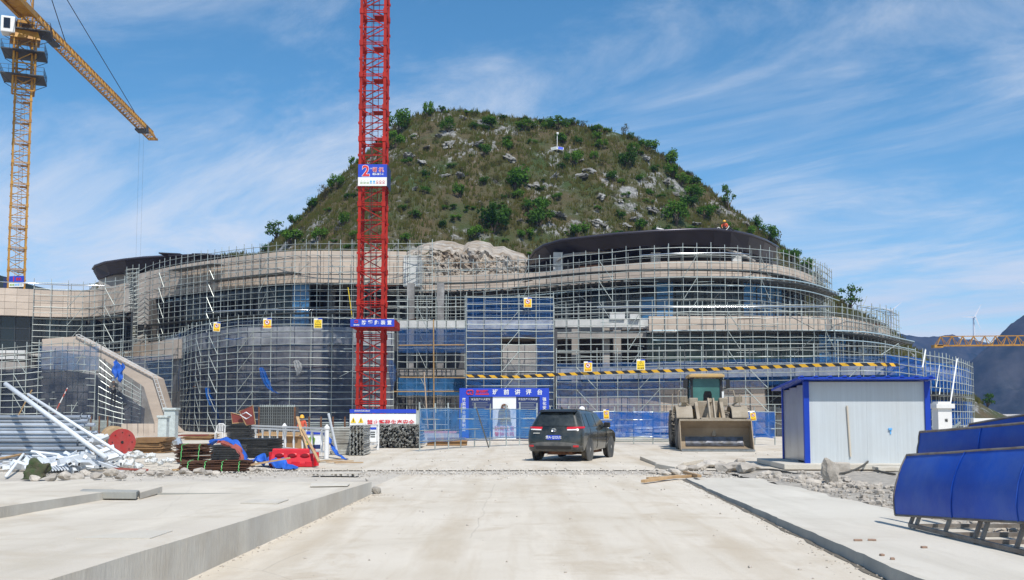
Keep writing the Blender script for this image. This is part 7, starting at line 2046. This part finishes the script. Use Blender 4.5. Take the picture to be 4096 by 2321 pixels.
for i in range(7):
    p = p0_.lerp(p1_, (i + .5) / 7); MB().box((p.x, p.y + rng.uniform(-.05, .05), .4), (abs(p1_.x - p0_.x) / 7 * .93, .05, .8), Matrix.Rotation(R(6), 3, 'X')).build('slab', 'stone_clad', s)
b = MB(); p = gr(692, 1800); b.path([(p.x - .25, p.y, .02), (p.x - .2, p.y, .34), (p.x + .2, p.y, .38), (p.x + .3, p.y, .02)], .16, 6); tag(b.build('metal_drum', 'steel_pipe', None), 'dented grey metal tub before the wrapped pillar', 'tub')
b = MB(); b.beam(gr(680, 1775) + Vector((0, 0, .38)), gr(832, 1775) + Vector((0, 0, .42)), .2, .06); tag(b.build('red_plank', 'red_ply', None), 'faded red plank lying above the rebar bundle', 'plank')
# rubbish bags
rs = random.Random(8)
for i in range(22):
    u, v = rs.uniform(465, 695), 1886 - rs.random() * 40; p = gr(u, v); r_ = rs.uniform(.07, .17)
    vs, fs = rock_shape(r_, 400 + i, .75, 3, .8)
    a_ = rs.random() * 6
    b = MB(); b.add([(p.x + v_.x, p.y + v_.y, max(.0, r_ * .45 + v_.z + (1886 - v) * .006)) for v_ in vs], fs)
    tag(b.build('rubbish_bag', 'bag_white', None, smooth=True, fix=False), 'crumpled white rubbish bag in the litter right of the scrap heap', 'bag', 'white rubbish bags')
b = MB(); b.beam(gr(455, 1884) + Vector((0, 0, .06)), gr(590, 1888) + Vector((0, 0, .05)), .07, .05); tag(b.build('red_batten', 'tarp_red', None), 'red batten lying in front of the rubbish bags', 'batten')
# turf lump and rubble edge
p = gr(120, 1921); vs, fs = rock_shape(.42, 77, .6, 4, .5); b = MB(); b.add([(p.x + v.x, p.y + .3 + v.y * .6, max(0, .16 + v.z)) for v in vs], fs); tag(b.build('turf_roll', 'turf', None, smooth=True, fix=False), 'dark green lump of turf matting at the front left', 'turf')
def chunk(u, v, s_px, seed, lab, grp, m='rubble', flat=.6, z=0, block=False, sub=2, name='rubble_chunk', rough=.25):
    p = gr(u, v); r_ = s_px * p.y / F / 2
    vs, fs = rock_shape(r_, seed, flat, sub, rough); a_ = seed * 1.7; ca, sa = math.cos(a_), math.sin(a_)
    b = MB(); b.add([(p.x + ca * v_.x - sa * v_.y, p.y + sa * v_.x + ca * v_.y, z + max(-.02, r_ * flat * .55 + v_.z)) for v_ in vs], fs)
    return tag(b.build(name, m, None, fix=False), lab, 'rubble', grp)
for i, (u, v, s_) in enumerate(((140, 1922, 55), (205, 1922, 62), (262, 1916, 70), (310, 1920, 60), (385, 1914, 60), (440, 1904, 70), (480, 1916, 55), (560, 1898, 55), (606, 1900, 45), (672, 1898, 50), (735, 1896, 52), (757, 1898, 34), (795, 1894, 54), (830, 1898, 48), (862, 1899, 36), (640, 1904, 40), (345, 1900, 50))):
    chunk(u, v, s_ * 1.05, 500 + i, 'pale broken concrete chunk in the rubble edge below the scrap heap', 'rubble chunks along the left heap')
for i, (u, v, s_) in enumerate(((958, 1886, 40), (1000, 1888, 44), (1030, 1886, 38), (1056, 1888, 34), (985, 1878, 40), (930, 1884, 30))):
    chunk(u, v, s_, 540 + i, 'small grey concrete lump near the crumpled blue tarp', 'concrete lumps by the blue tarp')
# rubble on the right of the road
SL = [(2770, 1870, 70), (2810, 1868, 60), (2850, 1862, 110), (2895, 1880, 90), (2945, 1876, 120), (2985, 1884, 100), (3010, 1868, 80), (2700, 1892, 70), (2665, 1894, 50), (2640, 1890, 40), (3060, 1895, 70), (3110, 1905, 60), (3145, 1915, 50), (2730, 1880, 60), (2880, 1858, 70), (2960, 1852, 60), (2830, 1893, 50), (2610, 1888, 36), (3030, 1912, 50), (3090, 1925, 44)]
for i, (u, v, s_) in enumerate(SL):
    chunk(u, v + 8, s_, 600 + i, 'broken grey concrete slab piece in the rubble right of the road', 'broken slabs right of the road', flat=.42 + .2 * (i % 2))
chunk(3205, 1935, 62, 640, 'rounded grey rock left of the standing block', None, flat=.9)
chunk(3248, 1940, 70, 641, 'angular grey block at the foot of the standing block', None, flat=.5)
chunk(3390, 1932, 46, 642, 'lone grey stone on the gravel right of the standing block', None, flat=.6)
p = gr(3300, 1940); b = MB(); vs, fs = rock_shape(.24, 650, .9, 3, .3); b.add([(p.x + v.x * .75 + v.z * -.25 + .1, p.y + v.y * .7, .28 + v.z * 1.5) for v in vs], fs); tag(b.build('rubble_chunk', 'rubble', None, fix=False), 'upright weathered concrete block standing on the gravel before the shed', 'rubble')
p = gr(3361, 1893); b = MB(); b.box((p.x, p.y, .14), (.42, .3, .26), Matrix.Rotation(R(5), 3, 'Z')); tag(b.build('rubble_chunk', 'rubble', None, bevel=.03), 'square rough concrete block between hose and shed', 'rubble')
# tilted thin concrete slabs at the road edge
for i, (pts, t, lab) in enumerate(((((2560, 1838), (2760, 1836), (2815, 1850), (2660, 1876)), .10, 'thin pale slab remnant at the far edge of the rubble'), (((2620, 1872), (2700, 1882), (2735, 1866), (2680, 1860)), .12, 'cracked slab corner sinking into the rubble'))):
    P4 = [gr(u, v) for u, v in pts]; b = MB(); b.hexa([(p.x, p.y, -.01) for p in P4], [(p.x, p.y, t - .03 * (k % 2)) for k, p in enumerate(P4)]); tag(b.build('broken_slab', 'concrete_slab', None, bevel=.01), lab, 'slab')
# planks and bricks
for (u0, v0, u1, v1, w, lab) in ((2572, 1937, 2712, 1918, .10, 'long brown plank lying at the end of the road step'), (2590, 1926, 2790, 1916, .09, 'second plank lying just behind the long one'), (2738, 1900, 2798, 1927, .09, 'short plank crossing the others beside the rubble')):
    a, c = gr(u0, v0), gr(u1, v1); b = MB(); b.beam((a.x, a.y, .06), (c.x, c.y, .12 if 'short' in lab else .07), w, .06); tag(b.build('plank', 'timber', None, bevel=.005), lab, 'plank')
a, c = gr(1243, 1903), gr(1430, 1905); b = MB(); b.hexa([(a.x, a.y, .03), (c.x, c.y, .05), (c.x + .1, c.y + .5, .05), (a.x, a.y + .5, .03)], [(a.x, a.y, .05), (c.x, c.y, .07), (c.x + .1, c.y + .5, .07), (a.x, a.y + .5, .05)]); tag(b.build('steel_plate', 'dusty_ground', None), 'dusty sheet lying on the crushed stone band', 'plate')
zr_ = lambda y: .10 + max(-.06, (13 - y) * 0.0075)
mat('brick', (.33, .22, .16), .85, var=.3, scale=9)
for (u, v, w, lab) in ((3432, 2163, .11, 'left of two brown brick bats on the right slab'), (3488, 2162, .11, 'right of two brown brick bats on the right slab'), (3696, 2193, .075, 'small red brick bit near the shadow of the blue sheets'), (3528, 2226, .05, 'tiny dark stone on the right slab'), (3570, 2242, .05, 'tiny brown chip on the right slab')):
    p = gr(u, v, .12); b = MB(); b.box((p.x, p.y, zr_(p.y) + .01), (w * .8, .04, .022), Matrix.Rotation(R(rng.uniform(-20, 20)), 3, 'Z')); tag(b.build('brick_bit', 'brick', None, bevel=.006), lab, 'brick')
chunk(1502, 1975, 50, 660, 'brown stone lying at the end of the left kerb', None, 'gravel_ground', .8)
p = gr(822, 2268); b = MB(); b.box((p.x, p.y, .012), (.09, .05, .02), Matrix.Rotation(R(15), 3, 'Z')); tag(b.build('wrapper', 'sign_yellow', None, bevel=.008), 'yellow wrapper at the foot of the left kerb', 'litter')
p = gr(802, 2277); b = MB(); b.tube((p.x - .05, p.y, .01), (p.x + .05, p.y + .01, .01), .008, 6); tag(b.build('paper_stick', 'sign_white', None), 'white paper stick beside the yellow wrapper', 'litter')
# broken trench cover on the left slab
z_ = .30
P4 = [gr(u, v, z_ + .12) for u, v in ((312, 1966), (545, 1968), (556, 1960), (330, 1956))]; b = MB(); b.hexa([p - Vector((0, 0, .10)) for p in P4], P4); tag(b.build('trench_cover', 'concrete_grey', None, bevel=.01), 'broken concrete trench cover lying on the left slab', 'slab')
P4 = [gr(u, v, z_) for u, v in ((488, 1992), (552, 1984), (556, 1970), (480, 1974))]; b = MB(); b.hexa([p + Vector((0, 0, .006)) for p in P4], [p + Vector((0, 0, .012)) for p in P4]); structure(b.build('trench_opening', 'interior', None))
a, c = gr(556, 1978, z_), gr(1122, 1964, z_); b = MB(); b.beam((a.x, a.y, z_ + .006), (c.x, c.y, .25), .05, .03); structure(b.build('joint_line', 'concrete_grey', None))
P4 = [gr(u, v, z_ + .1) for u, v in ((560, 1970), (650, 1944), (640, 1943), (556, 1960))]; b = MB(); b.hexa([p - Vector((0, 0, .10)) for p in P4], P4); tag(b.build('slab_piece', 'concrete_slab', None, bevel=.01), 'long sliver of slab right of the broken trench cover', 'slab')
# hose
hp2 = [(2975, 1881), (3060, 1880), (3102, 1882), (3150, 1892), (3180, 1900), (3240, 1902), (3316, 1900), (3384, 1896), (3448, 1880), (3490, 1860)]
P = [gr(u, v + 6) + Vector((0, 0, .05)) for u, v in hp2]
e = P[-1]
P[-2] += Vector((0, 0, .06)); P[-1] += Vector((0, 0, .2))
loop = [at(3512, 1842, e.y), at(3516, 1834, e.y), at(3508, 1830, e.y + .05), at(3496, 1836, e.y + .1), at(3490, 1848, e.y + .1), at(3492, 1866, e.y)]
P += loop + [gr(3512, 1892) + Vector((0, 0, .05)), gr(3540, 1900) + Vector((0, 0, .05)), gr(3580, 1906) + Vector((0, 0, .05))]
b = MB(); b.path(resample(smooth_path(P, 2), .06), .028, 7); tag(b.build('hose', mat('hose_rubber', (.06, .055, .045), .7), None, smooth=True), 'dark rubber hose looping over the gravel before the shed', 'hose')
# grass tufts at the foot of the kerb
# ------------------------------------------------------------------ white things behind the right fence
p0_ = gr(2640, 1765)
for i in range(9):
    b = MB(); x = p0_.x + rng.uniform(-2.2, 1.6); b.beam((x - 1.0, p0_.y + rng.uniform(-.3, .6), .25 + .07 * i), (x + 1.0, p0_.y + rng.uniform(-.3, .6), .22 + .08 * i), .07, .05)
    tag(b.build('metal_profile', 'white_profile', None), 'white metal profile heaped behind the fence left of the loader', 'profile', 'white profiles behind the fence')
tube_rack('low rack of tubes on the ground behind the right net fence', 2560, 1768, 5.5, 1, 4, 2, 'galv', .06, 0, 0, 1.5)

# ------------------------------------------------------------------ people
def person(label, loc, joints, rad, colors, helmet, scale=1.0, facing=0):
    """one skinned body; joints: name -> (x,y,z) metres, colours by body region"""
    root = thing('person', label, 'person', loc)
    names = list(joints)
    me = bpy.data.meshes.new('body')
    E = [('pelvis', 'chest'), ('chest', 'neck'), ('neck', 'head'), ('head', 'crown'), ('chest', 'shL'), ('shL', 'elL'), ('elL', 'haL'), ('haL', 'fiL'), ('chest', 'shR'), ('shR', 'elR'), ('elR', 'haR'), ('haR', 'fiR'),
         ('pelvis', 'hiL'), ('hiL', 'knL'), ('knL', 'anL'), ('anL', 'toL'), ('pelvis', 'hiR'), ('hiR', 'knR'), ('knR', 'anR'), ('anR', 'toR')]
    rot = Matrix.Rotation(R(facing), 3, 'Z')
    me.from_pydata([rot @ Vector(joints[n]) * scale for n in names], [(names.index(a), names.index(b_)) for a, b_ in E], [])
    o = bpy.data.objects.new('body', me); COL.objects.link(o)
    md = o.modifiers.new('skin', 'SKIN'); sd = o.modifiers.new('sub', 'SUBSURF'); sd.levels = sd.render_levels = 1
    lay = me.skin_vertices[0].data if me.skin_vertices else None
    if lay is None:
        bpy.context.view_layer.objects.active = o
        bm = bmesh.new(); bm.from_mesh(me); bm.verts.layers.skin.verify(); bm.to_mesh(me); bm.free(); lay = me.skin_vertices[0].data
    for i, n in enumerate(names):
        r_ = rad.get(n, rad.get(n[:2], .06)) * scale; lay[i].radius = (r_, r_)
        lay[i].use_root = (n == 'pelvis')
    dg = bpy.context.evaluated_depsgraph_get()
    m2 = bpy.data.meshes.new_from_object(o.evaluated_get(dg))
    bpy.data.objects.remove(o)
    for c in ('skin', 'top', 'trousers', 'boot'): m2.materials.append(MT[colors[c]])
    J = {n: rot @ Vector(joints[n]) * scale for n in names}
    def near(p):
        best, bd = None, 9
        for a, b_ in E:
            A_, B_ = J[a], J[b_]; t = max(0, min(1, (p - A_).dot(B_ - A_) / max(1e-6, (B_ - A_).length_squared)))
            d = (p - (A_ + (B_ - A_) * t)).length
            if d < bd: best, bd = (a, b_), d
        return best
    for f in m2.polygons:
        a, b_ = near(f.center); k = 1
        if b_[:2] in ('he', 'cr', 'fi') or a in ('neck', 'head'): k = 0
        elif b_[:2] in ('hi', 'kn', 'an'): k = 2
        elif b_[:2] == 'to': k = 3
        f.material_index = k; f.use_smooth = True
    m2.transform(Matrix.Translation(Vector(loc)))
    link('body', m2, root)
    hd_ = Vector(loc) + J['crown']
    b = MB(); r_ = .135 * scale
    b.lathe([(r_ * 1.25, -.02), (r_ * 1.05, 0), (r_ * 1.0, .05), (r_ * .8, .10), (r_ * .45, .135), (.01, .145)], hd_ + Vector((0, 0, -.07 * scale)), 'z', 16)
    b.build('helmet', helmet, root, smooth=True)
    # simple facial features under the helmet brim
    fd = rot @ Vector((0, -1, 0)); hc = Vector(loc) + J['head']
    b = MB(); b.box(hc + fd * (.105 * scale) + Vector((0, 0, .02)), (.03 * scale, .03 * scale, .05 * scale)); b.build('nose', colors['skin'], root)
    return root
mat('skin', (.40, .24, .16), .6)
mat('cloth_dark', (.02, .022, .03), .9); mat('cloth_blue', (.05, .14, .35), .9); mat('cloth_orange', (.6, .10, .05), .8); mat('boot', (.03, .025, .02), .8); mat('helmet_yellow', (.75, .38, .02), .35); mat('helmet_white', (.8, .8, .8), .35); mat('cloth_grey', (.16, .15, .14), .9)
RAD = {'pelvis': .15, 'chest': .155, 'neck': .06, 'head': .095, 'crown': .075, 'sh': .065, 'el': .048, 'ha': .04, 'fi': .03, 'hi': .09, 'kn': .065, 'an': .05, 'to': .045}
def standing(lean=0.0, armL=(-.28, -.12, .95), armR=(.28, -.12, .95)):
    y = -lean
    return {'pelvis': (0, 0, .95), 'chest': (0, y * .6, 1.30), 'neck': (0, y, 1.48), 'head': (0, y - .03, 1.60), 'crown': (0, y - .03, 1.70), 'shL': (-.19, y * .8, 1.42), 'elL': (-.26, y * .8 - .02, 1.16), 'haL': armL, 'fiL': (armL[0], armL[1] - .05, armL[2] - .09), 'shR': (.19, y * .8, 1.42), 'elR': (.26, y * .8 - .02, 1.16), 'haR': armR, 'fiR': (armR[0], armR[1] - .05, armR[2] - .09),
            'hiL': (-.10, 0, .88), 'knL': (-.11, -.03, .48), 'anL': (-.11, .02, .09), 'toL': (-.12, -.15, .04), 'hiR': (.10, 0, .88), 'knR': (.11, -.03, .48), 'anR': (.11, .02, .09), 'toR': (.12, -.15, .04)}
CROUCH = {'pelvis': (0, 0, .28), 'chest': (-.08, -.14, .60), 'neck': (-.12, -.22, .74), 'head': (-.14, -.28, .82), 'crown': (-.15, -.30, .92), 'shL': (-.28, -.14, .66), 'elL': (-.40, -.30, .46), 'haL': (-.38, -.48, .28), 'fiL': (-.38, -.55, .2), 'shR': (.10, -.20, .66), 'elR': (.12, -.40, .45), 'haR': (-.05, -.50, .30), 'fiR': (-.08, -.56, .22),
          'hiL': (-.10, -.02, .26), 'knL': (-.16, -.40, .38), 'anL': (-.14, -.30, .05), 'toL': (-.14, -.46, .03), 'hiR': (.10, -.02, .26), 'knR': (.34, -.32, .30), 'anR': (.62, -.30, .06), 'toR': (.74, -.32, .05)}
c = at(2902, 930, 87.4)
person('worker in a yellow helmet and red vest crouching on the dark canopy roof', (c.x, 87.4, c.z + .06), CROUCH, RAD, {'skin': 'skin', 'top': 'cloth_orange', 'trousers': 'cloth_dark', 'boot': 'boot'}, 'helmet_yellow')
rp3 = [at(u, v, 87) for u, v in ((2850, 922), (2866, 916), (2876, 908), (2884, 920), (2900, 924), (2912, 914), (2916, 904))]
b = MB(); b.path(resample(smooth_path(rp3, 2), .1), .035, 6); tag(b.build('rope', 'white_paint', None, smooth=True), 'white rope coil beside the worker on the canopy roof', 'rope')
b = MB(); q_ = at(2640, 918, 86.3); b.box(q_, (.7, .4, .14), Matrix.Rotation(R(12), 3, 'Y')); b.box(q_ + Vector((.15, 0, -.15)), (.35, .4, .2)); tag(b.build('sack', 'white_paint', None, bevel=.05), 'white sack on the edge of the dark canopy roof', 'sack')
c = at(452, 1614, 71.9)
person('worker in a pale helmet standing on the left scaffold before the stair wall', (c.x, 71.95, c.z), standing(.05, (-.15, -.35, 1.2), (.15, -.35, 1.25)), RAD, {'skin': 'skin', 'top': 'cloth_grey', 'trousers': 'cloth_dark', 'boot': 'boot'}, 'helmet_white')
b = MB(); b.box((c.x, 72.4, c.z - .03), (1.8, .8, .05)); tag(b.build('walk_board', 'galv_dark', None), 'narrow walk board under the worker on the left scaffold', 'board')
c = gr(2331, 1779)
person('worker in a white helmet behind the net fence over the SUV roof', (c.x, c.y + .6, 0), standing(0), RAD, {'skin': 'skin', 'top': 'cloth_blue', 'trousers': 'cloth_dark', 'boot': 'boot'}, 'helmet_white', 1.02, 20)
c = gr(1213, 1778)
person('worker in an orange vest half hidden behind the tube rack', (c.x - .1, c.y + .2, 0), standing(.1), RAD, {'skin': 'skin', 'top': 'cloth_orange', 'trousers': 'cloth_dark', 'boot': 'boot'}, 'helmet_yellow', .78)

# ------------------------------------------------------------------ labels that single out the look-alikes
ORD = ['first', 'second', 'third', 'fourth', 'fifth', 'sixth', 'seventh', 'eighth', 'ninth', 'tenth', 'eleventh', 'twelfth', 'thirteenth', 'fourteenth', 'fifteenth', 'sixteenth', 'seventeenth', 'eighteenth', 'nineteenth', 'twentieth']
ORD += ['twenty-' + o for o in ORD[:9]] + ['thirtieth'] + ['thirty-' + o for o in ORD[:9]] + ['fortieth']
def relabel(group, base, belts=1, words=('',)):
    obs = [o for o in COL.objects if o.get('group') == group and o.parent is None]
    uv = {o.name: proj(o.location if o.location.length > .5 else Vector(o.data.vertices[0].co)) for o in obs}
    obs.sort(key=lambda o: uv[o.name][1])
    k = math.ceil(len(obs) / belts)
    for bi in range(belts):
        part = sorted(obs[bi * k:(bi + 1) * k], key=lambda o: uv[o.name][0])
        for i, o in enumerate(part):
            o['label'] = base % words[bi] + ', ' + (ORD[i] + ' from the left' if i else 'leftmost')
relabel('green shrubs scattered over the hillside', 'round green shrub on the %s hillside', 3, ('upper', 'middle', 'lower'))
relabel('small bushes on the hillside', 'small low bush in the %s belt of the hillside', 7, ('topmost', 'second', 'third', 'fourth', 'fifth', 'sixth', 'lowest'))
relabel('limestone outcrops on the hillside', 'grey limestone outcrop on the %s hillside', 3, ('upper', 'middle', 'lower'))
relabel('rubble chunks along the left heap', 'pale concrete chunk in the rubble edge below the scrap heap%s')
relabel('concrete lumps by the blue tarp', 'small grey concrete lump near the crumpled blue tarp%s')
relabel('broken slabs right of the road', 'broken grey slab piece in the rubble right of the road%s')
relabel('white rubbish bags', 'crumpled white rubbish bag right of the scrap heap%s')
relabel('white profiles behind the fence', 'white metal profile heaped behind the fence near the loader%s')
